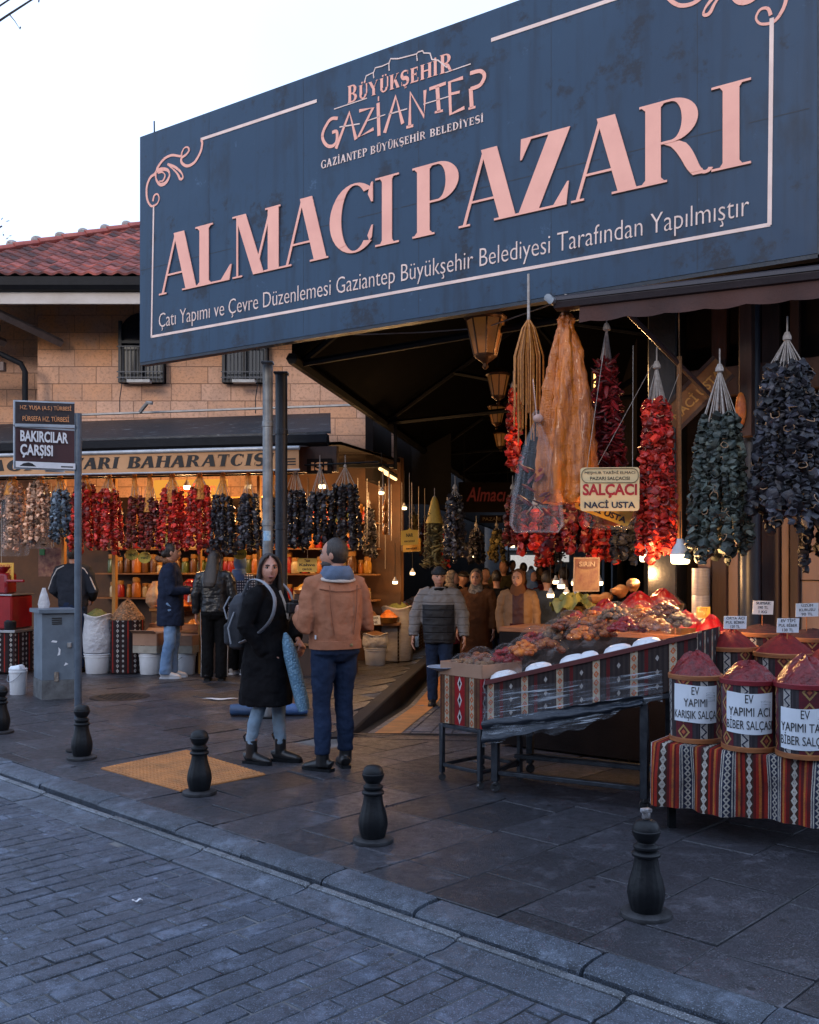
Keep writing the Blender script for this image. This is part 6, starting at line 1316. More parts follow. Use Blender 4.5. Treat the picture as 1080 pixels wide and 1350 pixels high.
# --- woman in the long black coat
wp = loc(353, 1005); wr = face(.93, -.36)
wom = person('woman in a long black coat and light jeans, looking towards the camera', wp, wr, 1.66, lf=((.085, -.10), .15), rf=((-.085, .07), -.1), ra=((-.245, .07, 1.13), (-.145, -.06, .90)), la=((.22, -.06, 1.12), (.14, -.20, 1.00)), hy=radians(-50), hp=.0, vox=.0045,
    coat=dict(mat=M_blk, rings=[(.475, .195, .215, .015), (.62, .192, .205, .012), (.85, .186, .185, .01), (1.05, .172, .158, .005), (1.22, .185, .150, .0), (1.34, .185, .13, .005), (1.405, .135, .10, .01), (1.45, .075, .075, .012)], sl=(.074, .064, .052)), legs=(M_ltden, (.078, .056, .046), .05), shoe_h=.19, hair='long', hands=(.9, .3), eyes=True, hn=((-.3, .3, -1), None), skin=mk('fair_skin', (.52, .27, .20), .5, c2=(.45, .21, .15), sc=14, bst=.05))
g = MB(); g.tube([(.07, -.08, 1.43), (.05, -.135, 1.32), (.045, -.155, 1.18)], [(.03, .012), (.045, .012), (.012, .008)], 8); g.build('lapel', M_blk, wom, local=True)
g = MB(); g.tube([(.02, -.10, 1.40), (.025, -.165, 1.24), (.03, -.17, 1.17)], [(.012, .008), (.014, .01), (.008, .008)], 8); g.build('shirt_edge', M_offw, wom, local=True)
for s_, (x, y) in ((1, (.085, -.10)), (-1, (-.085, .07))):
    g = MB(); g.tube([(x, y + .085, .17), (x, y + .105, .215), (x, y + .085, .235)], .008, 6); g.build('boot_tab', M_boot, wom, local=True)
bpk = thing('backpack', 'dark grey backpack with pale straps on the back of the woman in black', 'backpack', wp + rotz(wr) @ Vector((-.03, .205, 0)) + z3(.90), wr); M_bp = cloth('backpack_nylon', (.025, .028, .035), (.05, .055, .07), .5); M_strap = cloth('pale_strap', (.30, .32, .36), (.22, .24, .28))
g = MB(); g.rings([sect(z, w_, d_, y, e=.55) for z, w_, d_, y in ((.0, .09, .045, 0), (.02, .13, .075, 0), (.2, .138, .088, .005), (.36, .13, .078, 0), (.43, .10, .05, -.015), (.45, .05, .03, -.02))]); remesh(g.build('pack_body', M_bp, bpk, local=True), .008, 3)
g = MB(); g.rings([sect(z, w_, d_, .085, e=.6) for z, w_, d_ in ((.03, .09, .02), (.05, .11, .045), (.19, .11, .05), (.215, .09, .02))]); remesh(g.build('front_pocket', M_bp, bpk, local=True), .008, 2)
for s_ in (1, -1):
    g = MB(); pp = smooth3([(s_ * .09, -.05, .44), (s_ * .105, -.13, .55), (s_ * .13, -.26, .535), (s_ * .14, -.36, .42), (s_ * .16, -.345, .26), (s_ * .17, -.22, .13), (s_ * .15, -.06, .06)]); g.tube(pp, [(.022, .007)] * len(pp), 8); g.build('shoulder_strap', M_strap, bpk, local=True)
for x, y0, y1, z0, z1 in ((-.1, .09, .115, .24, .42), (.1, .09, .115, .24, .42), (-.155, .02, .04, .05, .3)):
    g = MB(); g.tube([(x, y0, z0), (x * 1.06, y1, (z0 + z1) / 2), (x * .9, y0 - .02, z1)], .007, 6); g.build('piping', M_strap, bpk, local=True)
g = MB(); g.tube([(0, .137, .06), (.01, .143, .12), (0, .137, .18)], .007, 6); g.build('zip_pull', M_strap, bpk, local=True)
m, t, b, o = newmat('quilted_blue'); vec = coords(t); vo = t.nodes.new('ShaderNodeTexVoronoi'); vo.inputs['Scale'].default_value = 62; t.links.new(vec, vo.inputs['Vector'])
t.links.new(mixc(t, ramp(t, S(t, vo.outputs['Distance']), .2, .6), (.20, .36, .50), (.10, .22, .34)), b.inputs['Base Color']); b.inputs['Roughness'].default_value = .6; bump(t, b, S(t, vo.outputs['Distance']), .8, .01)
a, b_ = P(376, 834, 7.72), P(401, 936, 7.72); g = MB(); pth = [a.lerp(b_, k / 10) for k in range(11)]; g.tube(pth, [(.012, .012), (.04, .04), (.062, .05)] + [(.066 + .004 * sin(k), .055) for k in range(6)] + [(.075, .055), (.07, .045)], 18)
tag(g.build('quilted_roll', m, origin=b_), 'long pale blue quilted roll held in front of the woman in black', 'textile roll')
# --- man in the tan jacket
mp = loc(441, 1014); mr_ = face(-.5, .87)
man = person('bearded man in a tan jacket and navy jeans standing with his back turned', mp, mr_, 1.775, lf=((.115, .01), .55), rf=((-.10, -.05), -.25), la=((.255, .03, 1.05), (.225, -.13, 1.13)), ra=((-.265, .02, 1.06), (-.06, -.25, 1.08)), hy=radians(42), vox=.005,
    coat=dict(mat=M_tan, name='jacket', rings=[(.915, .185, .142, .012), (.95, .188, .145, .012), (1.05, .19, .145, .01), (1.2, .205, .145, .008), (1.32, .205, .13, .01), (1.395, .15, .105, .014), (1.45, .085, .085, .016)], sl=(.070, .060, .052), wob=.02, band=(.925, .186, .143)), legs=(M_navden, (.098, .068, .058), .04), hair='short', beard=True, hands=(.7, .7), hn=((-1, -.2, .1), (1, -.2, .1)), shoe_h=.17, eyes=True)
g = MB(); g.rings([sect(z, w_, d_, y, wob=.03, ph=z * 30) for z, w_, d_, y in ((1.39, .13, .105, .03), (1.43, .125, .115, .035), (1.475, .105, .105, .04), (1.505, .085, .09, .035), (1.49, .07, .075, .03))]); remesh(g.build('hood', M_hood, man, local=True), .008, 2)
g = MB(); pts = [Vector((.135 * sin(a), .02 - .112 * cos(a), 1.412 + .022 * cos(a))) for a in [2 * pi * k / 24 for k in range(25)]]; g.tube(pts, [(.02, .013)] * 25, 8); g.build('fleece_collar', M_offw, man, local=True)
g = MB()
for x0 in (-.11, .11): g.tube([(x0, .152, 1.36), (x0 * .95, .158, 1.2), (x0 * .7, .160, 1.0)], .004, 5)
g.tube([(-.17, .105, 1.335), (-.06, .150, 1.315), (.06, .150, 1.315), (.17, .105, 1.335)], .004, 5); g.build('seam', cloth('tan_seam', (.24, .10, .06)), man, local=True)
g = MB(); g.lathe([(.001, 0), (.012, 0), (.012, .006), (.001, .007)], (-.06, .158, .925), 12, rot=Matrix.Rotation(-pi / 2, 3, 'X')); g.build('button', mk('brass', (.5, .4, .2), .3, .9), man, local=True)
g = MB(); g.box((.185, .07, .985), (.006, .02, .03)); g.build('pocket_tag', M_bowl, man, local=True)
cp = wp * 0 + mp + rotz(mr_) @ Vector((.215, -.27, 0)) + z3(1.235); t = thing('camera', 'small black camera held in front by the man in the tan jacket', 'camera', cp, mr_); g = MB(); g.box((0, 0, 0), (.13, .06, .085), b=.01); g.box((0, 0, .05), (.05, .05, .03), b=.006); g.build('camera_body', M_boot, t, local=True, smooth=False)
g = MB(); g.lathe([(.036, 0), (.036, .05), (.03, .055)], (0, -.03, 0), 18, rot=Matrix.Rotation(pi / 2, 3, 'X')); g.build('lens', M_boot, t, local=True); g = MB(); g.box((0, .0315, 0), (.075, .003, .055), b=.001); g.build('screen', M_glass, t, local=True, smooth=False)
# --- shoppers in front of the spice shop
M_navy2 = cloth('navy_cotton', (.016, .024, .05), (.011, .016, .034)); M_wash = cloth('washed_denim', (.20, .30, .46), (.11, .19, .33)); M_wshoe = mk('white_trainer', (.62, .6, .6), .5, bst=.05); M_fur = mk('brown_fur', (.22, .10, .045), .9, c2=(.10, .045, .02), sc=60, bs=140, bst=1)
a_ = loc(226, 894); p3_ = person('young woman in a long navy parka with brown fur hood and pale jeans', a_, face(.95, .1), 1.83, lf=((.085, -.03), 0), rf=((-.085, .03), 0), ra=((-.21, -.03, 1.10), (-.12, -.24, 1.10)), la=((.21, -.03, 1.10), (.12, -.24, 1.10)), hy=.1, coat=dict(mat=M_navy2, name='parka', rings=[(.66, .17, .165, .01), (.8, .175, .17, .01), (1.0, .17, .155, .01), (1.2, .18, .15, .01), (1.34, .18, .13, .01), (1.41, .13, .1, .01), (1.45, .08, .08, .01)], sl=(.076, .064, .05)), legs=(M_wash, (.085, .075, .075), -.03), shoe=M_wshoe, shoe_h=.09, hair='tied', eyes=True, vox=.007)
g = MB(); g.tube([Vector((.125 * sin(a), .075 - .10 * cos(a) * .9, 1.475 - .03 * cos(a))) for a in [2 * pi * k / 18 for k in range(19)]], [.032 + .006 * sin(k * 2.3) for k in range(19)], 10); remesh(g.build('fur_hood', M_fur, p3_, local=True), .008, 1)
M_lea = mk('black_leather_jacket', (.010, .010, .012), .32, c2=(.018, .018, .02), sc=8, bs=9, bst=.7, bd=.02, stretch=(1, 1, 3)); M_blktr = cloth('black_jersey', (.005, .005, .006))
a_ = loc(283, 897); p4_ = person('woman in a short black leather jacket and black track pants with white side stripes', a_, face(-.05, 1), 1.72, la=((.24, .02, 1.12), (.25, -.06, .88)), ra=((-.24, .02, 1.12), (-.25, -.06, .88)), hy=-.35, hp=.2, coat=dict(mat=M_lea, name='leather_jacket', rings=[(.90, .175, .135, .01), (1.0, .17, .13, .01), (1.1, .168, .128, .01), (1.25, .182, .135, .01), (1.35, .175, .12, .012), (1.42, .11, .09, .012), (1.46, .075, .075, .012)], sl=(.07, .06, .05), wob=.025), legs=(M_blktr, (.09, .08, .078), -.045), hair='long', vox=.007)
for s_ in (1, -1): g = MB(); g.tube([(s_ * .176, .03, .90), (s_ * .178, .02, .7), (s_ * .172, -.005, .48), (s_ * .17, .02, .25), (s_ * .17, .035, .06)], [(.004, .013)] * 5, 6, up=(0, 1, 0)); g.build('side_stripe', mk('white_stripe', (.6, .56, .54), .7, bst=0), p4_, local=True)
m, t, b, o = newmat('checked_cloth'); sp = t.nodes.new('ShaderNodeSeparateXYZ'); t.links.new(coords(t), sp.inputs[0]); ck = ((S(t, sp.outputs[0]) + S(t, sp.outputs[1]) * .6) * 26).frac().lt(.45).mx((S(t, sp.outputs[2]) * 26).frac().lt(.45)); t.links.new(mixc(t, ck, (.5, .5, .56), (.016, .02, .045)), b.inputs['Base Color']); b.inputs['Roughness'].default_value = .8
M_bscarf = cloth('blue_scarf', (.13, .21, .42), (.08, .14, .30)); a_ = loc(316, 889)
person('stooping woman in a blue headscarf and a navy and white checked top', a_, face(.35, .9), 1.66, coat=dict(mat=m, name='checked_top', rings=[(.76, .18, .15, .01), (.95, .172, .14, .01), (1.2, .175, .135, .01), (1.34, .165, .12, .01), (1.42, .11, .09, .01)], sl=(.07, .06, .05)), legs=(M_blktr, (.09, .075, .07), -.03), hair='scarf', hmat=M_bscarf, hy=.6, hp=.25, shoe=M_wshoe, shoe_h=.09)
M_trk = cloth('track_jersey', (.018, .022, .032), (.026, .03, .042)); a_ = loc(97, 886)
p6_ = person('man in a dark track jacket with white sleeve piping standing in the shop doorway', a_, face(.1, 1), 1.80, la=((.275, -.0, 1.10), (.19, -.17, .98)), ra=((-.275, 0, 1.10), (-.19, -.17, .98)), coat=dict(mat=M_trk, name='track_jacket', rings=[(.88, .19, .135, .01), (.95, .195, .14, .01), (1.2, .215, .142, .01), (1.32, .21, .13, .01), (1.40, .14, .1, .01), (1.46, .08, .08, .01)], sl=(.078, .068, .052)), legs=(M_navden, (.1, .075, .068), -.03), hair='short', vox=.008)
for s_ in (1, -1): g = MB(); g.tube([(s_ * .10, .075, 1.43), (s_ * .19, .085, 1.385), (s_ * .262, .065, 1.27), (s_ * .325, .05, 1.12), (s_ * .30, -.03, 1.05)], .009, 6); g.build('sleeve_piping', mk('white_stripe', (.6, .56, .54)), p6_, local=True)
# --- people in the passage
PZ = -.22
def bandmat(name, cols, quilt=.7):
    m, t, b, o = newmat(name); sp = t.nodes.new('ShaderNodeSeparateXYZ'); t.links.new(coords(t), sp.inputs[0]); z = S(t, sp.outputs[2]); x = S(t, sp.outputs[0]).abs(); (c1, c2, z0, z1, xm) = cols
    f_ = z.gt(z0) * z.lt(z1) * x.lt(xm); t.links.new(mixc(t, f_, c1, c2), b.inputs['Base Color']); b.inputs['Roughness'].default_value = .7; q_ = ((z * 11).frac() - .5).abs(); bump(t, b, noise(t, coords(t), 12, 3) * .6 + ramp(t, q_, .5, .38) * quilt, .7, .02); return m
a_ = loc(579, 0, PZ, 12.2)
person('man in a dark beanie and a grey and black padded jacket walking up the passage', a_, face(-.15, -1), 1.73, lf=((.09, -.06), 0), rf=((-.09, .06), 0), la=((.285, .02, 1.12), (.31, -.04, .86)), ra=((-.285, .02, 1.12), (-.31, -.04, .86)), coat=dict(mat=bandmat('two_tone_jacket', ((.16, .15, .155), (.008, .008, .012), .5, 1.25, .195)), name='padded_jacket', rings=[(.78, .19, .15, .01), (.95, .2, .155, .01), (1.15, .21, .16, .01), (1.32, .21, .14, .01), (1.40, .15, .11, .01), (1.46, .09, .09, .01)], sl=(.088, .078, .06), wob=.02), legs=(M_navden, (.095, .072, .062), -.02), hair='cap', hmat=cloth('slate_knit', (.03, .035, .045)), hy=.25, eyes=True, collar=(M_blktr, .085, .02, .03), vox=.008)
a_ = loc(628, 0, PZ, 13.6); M_br = cloth('rust_brown_wool', (.10, .036, .013), (.06, .022, .009)); M_pats = cloth('patterned_scarf', (.25, .2, .16), (.03, .025, .03), sc=30)
person('woman in a long rust brown coat and patterned headscarf behind the man in the beanie', a_, face(-.25, -1), 1.68, coat=dict(mat=M_br, rings=[(.25, .24, .21, .01), (.6, .22, .19, .01), (.95, .2, .165, .01), (1.2, .2, .15, .01), (1.33, .19, .13, .01), (1.42, .11, .09, .01)], sl=(.08, .07, .055)), legs=(M_blktr, (.08, .06, .05), 0), hair='scarf', hmat=M_pats, eyes=True)
a_ = loc(683, 0, PZ, 13.0); M_cam = cloth('camel_knit', (.36, .20, .10), (.27, .14, .07)); M_mar = cloth('maroon_knit', (.055, .008, .014)); M_tight = mk('beige_tights', (.24, .15, .11), .6)
p9 = person('woman in a camel cardigan over a maroon dress with an orange headscarf', a_, face(-.1, -1), 1.69, la=((.24, .02, 1.12), (.24, -.04, .86)), ra=((-.24, .02, 1.12), (-.22, -.06, .86)), coat=dict(mat=bandmat('cardigan', ((.17, .09, .045), (.035, .006, .010), .3, 1.42, .075), 0.), name='cardigan', rings=[(.60, .19, .14, .01), (.9, .185, .145, .01), (1.2, .185, .14, .01), (1.34, .18, .12, .01), (1.42, .11, .09, .01)], sl=(.07, .062, .05)), legs=(M_tight, (.072, .052, .04), -.04), skirt=(M_mar, [(.55, .16, .13, -.01), (.8, .165, .14, -.01), (1.0, .15, .13, -.01)]), hair='scarf', hmat=cloth('orange_scarf', (.13, .055, .028), (.09, .04, .022)), hy=-.3, eyes=True)
M_gy = cloth('grey_blue_coat', (.05, .06, .08)); M_dk = cloth('charcoal_coat', (.007, .007, .009)); M_ol = cloth('olive_coat', (.05, .042, .022)); M_bu = cloth('burgundy_coat', (.09, .012, .018)); M_bw = cloth('dark_brown_coat', (.045, .025, .016))
crowd = [(655, 15.0, M_dk, 'short', 0.1, 1, 1.74, 'person in a charcoal coat walking away between the brown coat and the camel cardigan'), (722, 13.6, M_gy, 'short', .2, 1, 1.76, 'person in a grey blue jacket seen from behind beside the red heaps'), (744, 14.8, M_dk, 'short', -.8, .6, 1.72, 'dark clad person standing by the small lit bulbs'), (702, 16.5, M_bu, 'scarf', -.1, -1, 1.62, 'person with a wine red coat and blue cap cloth behind the camel cardigan'),
         (664, 18.5, M_ol, 'short', .1, -1, 1.75, 'person in an olive coat further down the passage'), (640, 17.0, M_bw, 'short', .3, -1, 1.70, 'bareheaded person in a brown coat behind the rust coat'), (610, 16.2, M_dk, 'cap', .8, -.4, 1.68, 'person in a dark cap looking at the left stalls'), (690, 21.0, M_bw, 'short', 0, 1, 1.77, 'tall person in brown walking away deep in the passage'), (712, 24.0, M_bu, 'scarf', .1, -1, 1.64, 'distant person in a red coat near the bright end'),
         (676, 25.0, M_gy, 'short', -.1, -1, 1.74, 'distant person in a blue grey coat left of the bright end'), (728, 27.0, M_dk, 'short', 0, 1, 1.75, 'distant dark figure right of the bright end'), (700, 31.0, M_ol, 'scarf', 0, -1, 1.66, 'farthest person visible at the end of the passage'), (596, 14.6, M_bu, 'scarf', .9, .1, 1.60, 'person in a burgundy coat bending over the left stall goods')]
for px, Y, mt, hr, dx, dy, h_, lb in crowd:
    rnd = random.Random(px); jr = rnd.uniform(.85, 1.12); h_ *= rnd.uniform(.93, 1.04)
    person(lb, loc(px, 0, PZ, Y), face(dx, dy), h_, lf=((.09, -.08 * jr), 0), rf=((-.09, .08 * jr), 0), coat=dict(mat=mt, rings=[(.62 * jr, .19, .15, .01), (.95, .19, .15, .01), (1.2, .2, .15, .01), (1.33, .195, .13, .01), (1.42, .11, .09, .01)], sl=(.078, .066, .052)), legs=(M_navden if px % 2 else M_blktr, (.09, .07, .06), -.02), hair=hr, hmat=M_bscarf if px == 702 else (M_pats if hr == 'scarf' else M_hair), vox=.012, group='shoppers down the passage', la=((.25, rnd.uniform(-.05, .05), 1.1), (rnd.uniform(.08, .26), rnd.uniform(-.28, -.02), rnd.uniform(.88, 1.2))), ra=((-.25, 0, 1.1), (rnd.uniform(-.26, -.1), rnd.uniform(-.26, -.02), rnd.uniform(.87, 1.15))), hy=rnd.uniform(-.9, .9), hp=rnd.uniform(-.1, .25))
# ================================================================== SPICE SHOP ON THE LEFT
RE = rotz(atan2(E.y, E.x)); NE = Vector((.222, .975, 0))
shop = thing('spice_shop', 'warmly lit open spice shop under the lean-to roof on the left', 'shop', SF(200, 0, 1.5))
def sslab(name, px0, px1, off, z0, z1, mat, th=.06, par=None):
    a, b_ = SF(px0, 0, off), SF(px1, 0, off); c = (a + b_) / 2; g = MB(); g.box((c.x, c.y, (z0 + z1) / 2), ((b_ - a).length, th, z1 - z0), RE, b=.004); return g.build(name, mat, par or shop, world=True, smooth=False)
M_warmwall = mk('warm_shop_wall', (.09, .036, .011), .7, c2=(.035, .014, .006), sc=1.5); M_shelf = mk('shelf_wood', (.24, .11, .035), .6, c2=(.13, .05, .018), sc=4, stretch=(.4, 3, 3)); M_yframe = mk('yellow_timber', (.42, .20, .04), .5, c2=(.3, .13, .03), sc=3)
sslab('back_wall', -330, 470, 2.55, 0, 3.2, M_warmwall); g = MB(); q = [SF(-330, 3.12, -.02), SF(450, 3.12, -.02), SF(470, 3.12, 2.6), SF(-330, 3.12, 2.6)]; g.quad(*q); g.quad(*[p + z3(.04) for p in q[::-1]]); g.build('ceiling', M_dwall, shop, world=True, smooth=False)
sslab('header_beam', -90, 446, -.02, 2.76, 3.10, M_dbrown, .1)
for px, w_ in ((132, 5), (64, 4), (327, 4), (248, 3)): sslab('door_frame', px, px + w_, .35, 0, 2.76, M_yframe, .07)
for z in (.95, 1.35, 1.75, 2.15): sslab('shelf', 20, 440, 2.32, z, z + .025, M_shelf, .36)
sslab('counter', 150, 320, 1.35, 0, .82, M_shelf, .5); sslab('counter_top', 148, 322, 1.35, .822, .86, M_yframe, .56)
for z in (1.38, 2.5): sslab('amber_rail', 150, 330, 1.0, z, z + .022, M_yframe, .03)
jc = [mk('jar_%s' % n_, c, .25, c2=tuple(x * .6 for x in c), sc=12) for n_, c in (('gold', (.45, .22, .03)), ('red', (.32, .02, .015)), ('green', (.08, .11, .03)), ('brown', (.14, .06, .02)), ('cream', (.5, .38, .2)), ('orange', (.45, .14, .02)))]
rnd = random.Random(11)
def jarproto(mt, tall):
    g = MB(); g.lathe([(.03, 0), (.05, .005), (.052, .02), (.052, .10 * tall), (.04, .125 * tall), (.036, .135 * tall)], n=12, m=0); g.lathe([(.042, .13 * tall), (.044, .135 * tall), (.044, .165 * tall), (.03, .17 * tall)], n=12, m=1); return g.build('jar', [mt, M_yframe], local=True)
jp = [jarproto(m_, R(.9, 1.5)) for m_ in jc]; used = set()
for zi, z in enumerate((.975, 1.375, 1.775, 2.175)):
    for k in range(33):
        px = 40 + k * 12 + rnd.uniform(-2, 2); o = rnd.choice(jp); q = SF(px, z, 2.28 + rnd.uniform(-.05, .06)); s_ = rnd.uniform(.9, 1.5)
        if o not in used: used.add(o); move(o, q, rnd.uniform(0, 6), s_); c = o
        else: c = dup(o, q, rnd.uniform(0, 6), scale=s_)
        tag(c, 'small spice jar on the shelves at the back of the lit shop', 'jar', 'jars on the back shelves')
for o in jp:
    if o not in used: move(o, SF(300, .975, 2.2), 0); tag(o, 'small spice jar on the shelves at the back of the lit shop', 'jar', 'jars on the back shelves')
# backlit yellow sign inside
a, b_ = SF(150, 2.48, 1.25), SF(252, 2.48, 1.25); t = thing('lightbox_sign', 'backlit yellow sign with red lettering Almacı Pazarı inside the shop', 'sign', a); X = (b_ - a).normalized(); fr = frame(a, X, (0, 0, 1)); w_ = (b_ - a).length
g = MB(); g.prism([(0, 0), (w_, 0), (w_, .32), (0, .32)], fr, .08); g.build('panel', mk_emit('yellow_glow', (1, .42, .06), .75), t, world=True, smooth=False); text_mb('Almacı Pazarı', lambda x, y, c_=0.: fr(w_ / 2 + x, .13 + y, .08 + c_), width=w_ * .72, height=.13, align='C', bold=.02).build('lettering', mk('sign_red', (.40, .03, .01), .5), t, world=True, smooth=False)
text_mb('BAHARAT', lambda x, y, c_=0.: fr(w_ / 2 + x, .03 + y, .08 + c_), width=w_ * .5, height=.07, align='C', bold=.02).build('lettering', MATS['sign_red'], t, world=True, smooth=False)
g = MB(); g.tube([fr(.1, .32, .04), fr(.1, .66, .04)], .006, 5); g.tube([fr(w_ - .1, .32, .04), fr(w_ - .1, .66, .04)], .006, 5); g.build('hanger', M_steel, t, world=True)
# banner over the shop front
a, b_ = SF(-85, 2.775, -.42), SF(408, 2.775, -.42); t = thing('shop_banner', 'long cream banner awning with bold black lettering ELMACI PAZARI BAHARATCISI', 'banner', a); X = (b_ - a).normalized(); w_ = (b_ - a).length; fr = frame(a, X, (0, -.10, 1)); hb_ = .25
g = MB(); g.grid(lambda u, v: fr(u * w_, v * hb_, .006 * sin(u * 60) * (1 - v)), 90, 4, uv=False); g.build('cloth', mk('cream_banner', (.56, .31, .16), .7, c2=(.44, .22, .10), sc=1.2, bs=3, bst=.3), t, world=True); M_blet = mk('banner_black', (.012, .01, .012), .6, bst=0)
aat = lambda px: (SF(px, 0, -.42) - Vector((a.x, a.y, 0))).dot(X)
for tx, x0, x1 in (('ELMACI', -58, 68), ('PAZARI', 82, 178), ('BAHARATCISI', 187, 376)): serif_line(tx, fr, aat(x0), aat(x1), lambda x: .055, lambda x: .155, .26, .10, .004, gap=.06, shear=.16).build('lettering', M_blet, t, world=True, smooth=False)
g = MB(); [g.prism([(aat(388), .05 + k * .035), (aat(404), .05 + k * .035), (aat(404), .068 + k * .035), (aat(388), .068 + k * .035)], fr, .006) for k in range(3)]; g.build('small_print', M_blet, t, world=True, smooth=False)
g = MB(); g.tube([fr(-.02, hb_ + .02, 0), fr(w_ + .01, hb_ + .02, 0)], .028, 10); g.tube([fr(-.02, -.012, 0), fr(w_ + .01, -.012, 0)], .014, 8); g.build('rail', mk('pale_rail', (.42, .43, .46), .4, .3), t, world=True)
g = MB(); g.rings([[SF(px, z, o_) for o_, z in ((-.42, 3.06), (-.02, 3.10), (-.02, 3.115), (-.42, 3.075))] for px in (-85, 409)]); g.build('top_cloth', mk('grey_awning', (.10, .085, .085), .7), t, world=True, smooth=False)
c = SF(424, 2.73, -.1); t = thing('shop_sign', 'small dark sign with orange letters ISI beside the banner end', 'sign', c); fr = frame(c - E * .16, E, (0, 0, 1)); g = MB(); g.prism([(0, 0), (.34, 0), (.34, .20), (0, .20)], fr, .03); g.build('panel', M_dwall, t, world=True, smooth=False); text_mb('ISI', lambda x, y, c_=0.: fr(.17 + x, .045 + y, .03 + c_), width=.22, height=.11, align='C', bold=.03).build('lettering', mk('orange_letter', (.75, .32, .12), .5), t, world=True, smooth=False)
# garlands under the banner
hang = []
GL = [(28, 'pale', 630, 722, .17), (64, 'pale', 630, 712, .15), (90, 'blue', 640, 712, .14), (122, 'red', 632, 722, .15), (154, 'red', 640, 724, .15), (187, 'dred', 648, 720, .10), (207, 'dred', 652, 722, .12), (236, 'red', 640, 722, .16), (272, 'red', 635, 722, .16), (302, 'egg', 645, 724, .14), (335, 'egg', 645, 722, .13), (366, 'egg', 645, 722, .11), (396, 'egg', 640, 724, .16), (428, 'egg', 642, 716, .17), (461, 'egg', 632, 722, .18)]
gm = {'pale': M_pale, 'blue': M_blue, 'red': M_pep, 'dred': mk('dark_red_pepper', (.16, .012, .012), .45, c2=(.10, .02, .01), sc=12, shade=True), 'egg': mk('black_aubergine', (.014, .013, .022), .4, c2=(.03, .026, .03), sc=12, shade=True)}
gl = ['pale brown garland in a clear bag at the far left of the shop front', 'second pale garland in a clear bag, right of the leftmost one', 'blue grey dried garland half hidden by the brown sign pole', 'red pepper garland just right of the sign pole', 'second red pepper garland from the sign pole', 'thin dark red garland, left one of the thin pair', 'thin dark red garland, right one of the thin pair', 'red pepper garland left of the widest red one', 'widest red pepper garland beside the first dark one', 'first dark aubergine garland right of the red ones', 'dark aubergine garland left of the grey pole', 'dark garland half hidden behind the poles', 'dark aubergine garland just right of the navy pole', 'dark aubergine garland above the bearded man', 'dark aubergine garland nearest the passage']
M_ynet = mk('orange_net', (.50, .22, .04), .6)
for i, (px, kd, y0, y1, r) in enumerate(GL):
    q = SF(px, 0, -.20); Y = q.y; ztop = P(px, 622, Y).z if i < 12 else P(px, 612, Y).z; z0, z1 = P(px, y0 + 6, Y).z, P(px, y1, Y).z; t = garland('dried_garland', gl[i], (q.x, q.y, ztop), z0 - z1, ztop - z0, r * .8, r * 1.3, .043, gm[kd], 15 if r > .12 else 10, 60 + i, group='garlands along the left shop front', knot=.022, rate=.7)
    g = MB(); h_ = ztop - z0 + .10; g.rings([[Vector((rr * cos(a), rr * sin(a), z)) for a in [2 * pi * k / 14 for k in range(14)]] for rr, z in ((.012, .02), (.03, -.02), (r * .6, -h_), (r * .72, -h_ - .08))], cap=False)
    if i < 12: g.build('net', mk_film('orange_net_film', (.75, .30, .05), .30, .4, 30, None, None, (.3, .6)), t, local=True)
    if kd == 'pale': bag_mb(interp([(.03, -.02, .4), (.08, -.12, 1), (r * 1.1, -.45, .8), (r * 1.25, -(ztop - z1) - .08, .8), (r * 1.1, -(ztop - z1) - .12, .8)]), 7, .1, i).build('clear_cover', M_bag, t, local=True, smooth=60)
g = MB(); g.tube([SF(-80, 2.73, -.20), SF(300, 2.73, -.20), SF(408, 2.73, -.20)], .012, 6); g.build('hanging_rail', M_steel, shop, world=True)
g = MB(); g.tube([SF(408, 2.84, -.20), SF(505, 2.86, -.20)], .014, 6); g.build('hanging_rail', M_steel, shop, world=True)
# lights inside the shop
for i, (px, z, off, pw, lb) in enumerate([(30, 2.55, .6, 10, 'lit bulb over the coffee grinder at the far left'), (110, 2.6, .75, 28, 'lit bulb above the man in the track jacket'), (215, 2.62, .75, 40, 'lit bulb over the nuts in the middle of the shop'), (300, 2.62, .75, 40, 'lit bulb behind the dark garlands left of the pole'), (402, 2.60, .75, 40, 'lit bulb over the Kahve card'), (150, 2.4, 1.75, 24, 'rear lit bulb behind the door post'), (352, 2.4, 1.75, 24, 'rear lit bulb behind the grey pole')]):
    q = SF(px, z, off); t = led(540 + q.x / q.y * F, HY - (q.z - CH) / q.y * F, q.y, .05, lb, pw, cord=.3, group='lit bulbs inside the left shop')
# goods in front
M_white = MATS['white_plastic']; M_wire = mk('handle_wire', (.3, .3, .32), .4, .6)
def bucket(c, r, h, label, lid=True, group='white buckets at the left shop'):
    t = thing('bucket', label, 'bucket', c, R(0, 6), group); g = MB(); g.lathe([(r * .86, 0), (r * .88, .004), (r * .97, h * .82), (r * 1.03, h * .83), (r * 1.03, h * .87), (r * .99, h * .88), (r, h * .96)], n=28); g.build('tub_body', M_bowl, t, local=True)
    if lid: g = MB(); g.lathe([(r * 1.04, h * .93), (r * 1.06, h * .94), (r * 1.06, h * .99), (r * .98, h), (.01, h * .985)], n=28); g.build('lid', M_bowl, t, local=True)
    g = MB(); g.tube([(r * 1.06 * cos(a), -r * .28 - r * .85 * sin(a) - .0, h * .84 - h * .34 * sin(a)) for a in [pi * k / 14 for k in range(15)]], .004, 5); g.build('handle', M_wire, t, local=True); return t
def at(px, Y, z=0.0): q = P(px, HY, Y); return Vector((q.x, q.y, z))
def front(px, py, r): q = GP(px, py); return q + Vector((q.x, q.y, 0)).normalized() * r
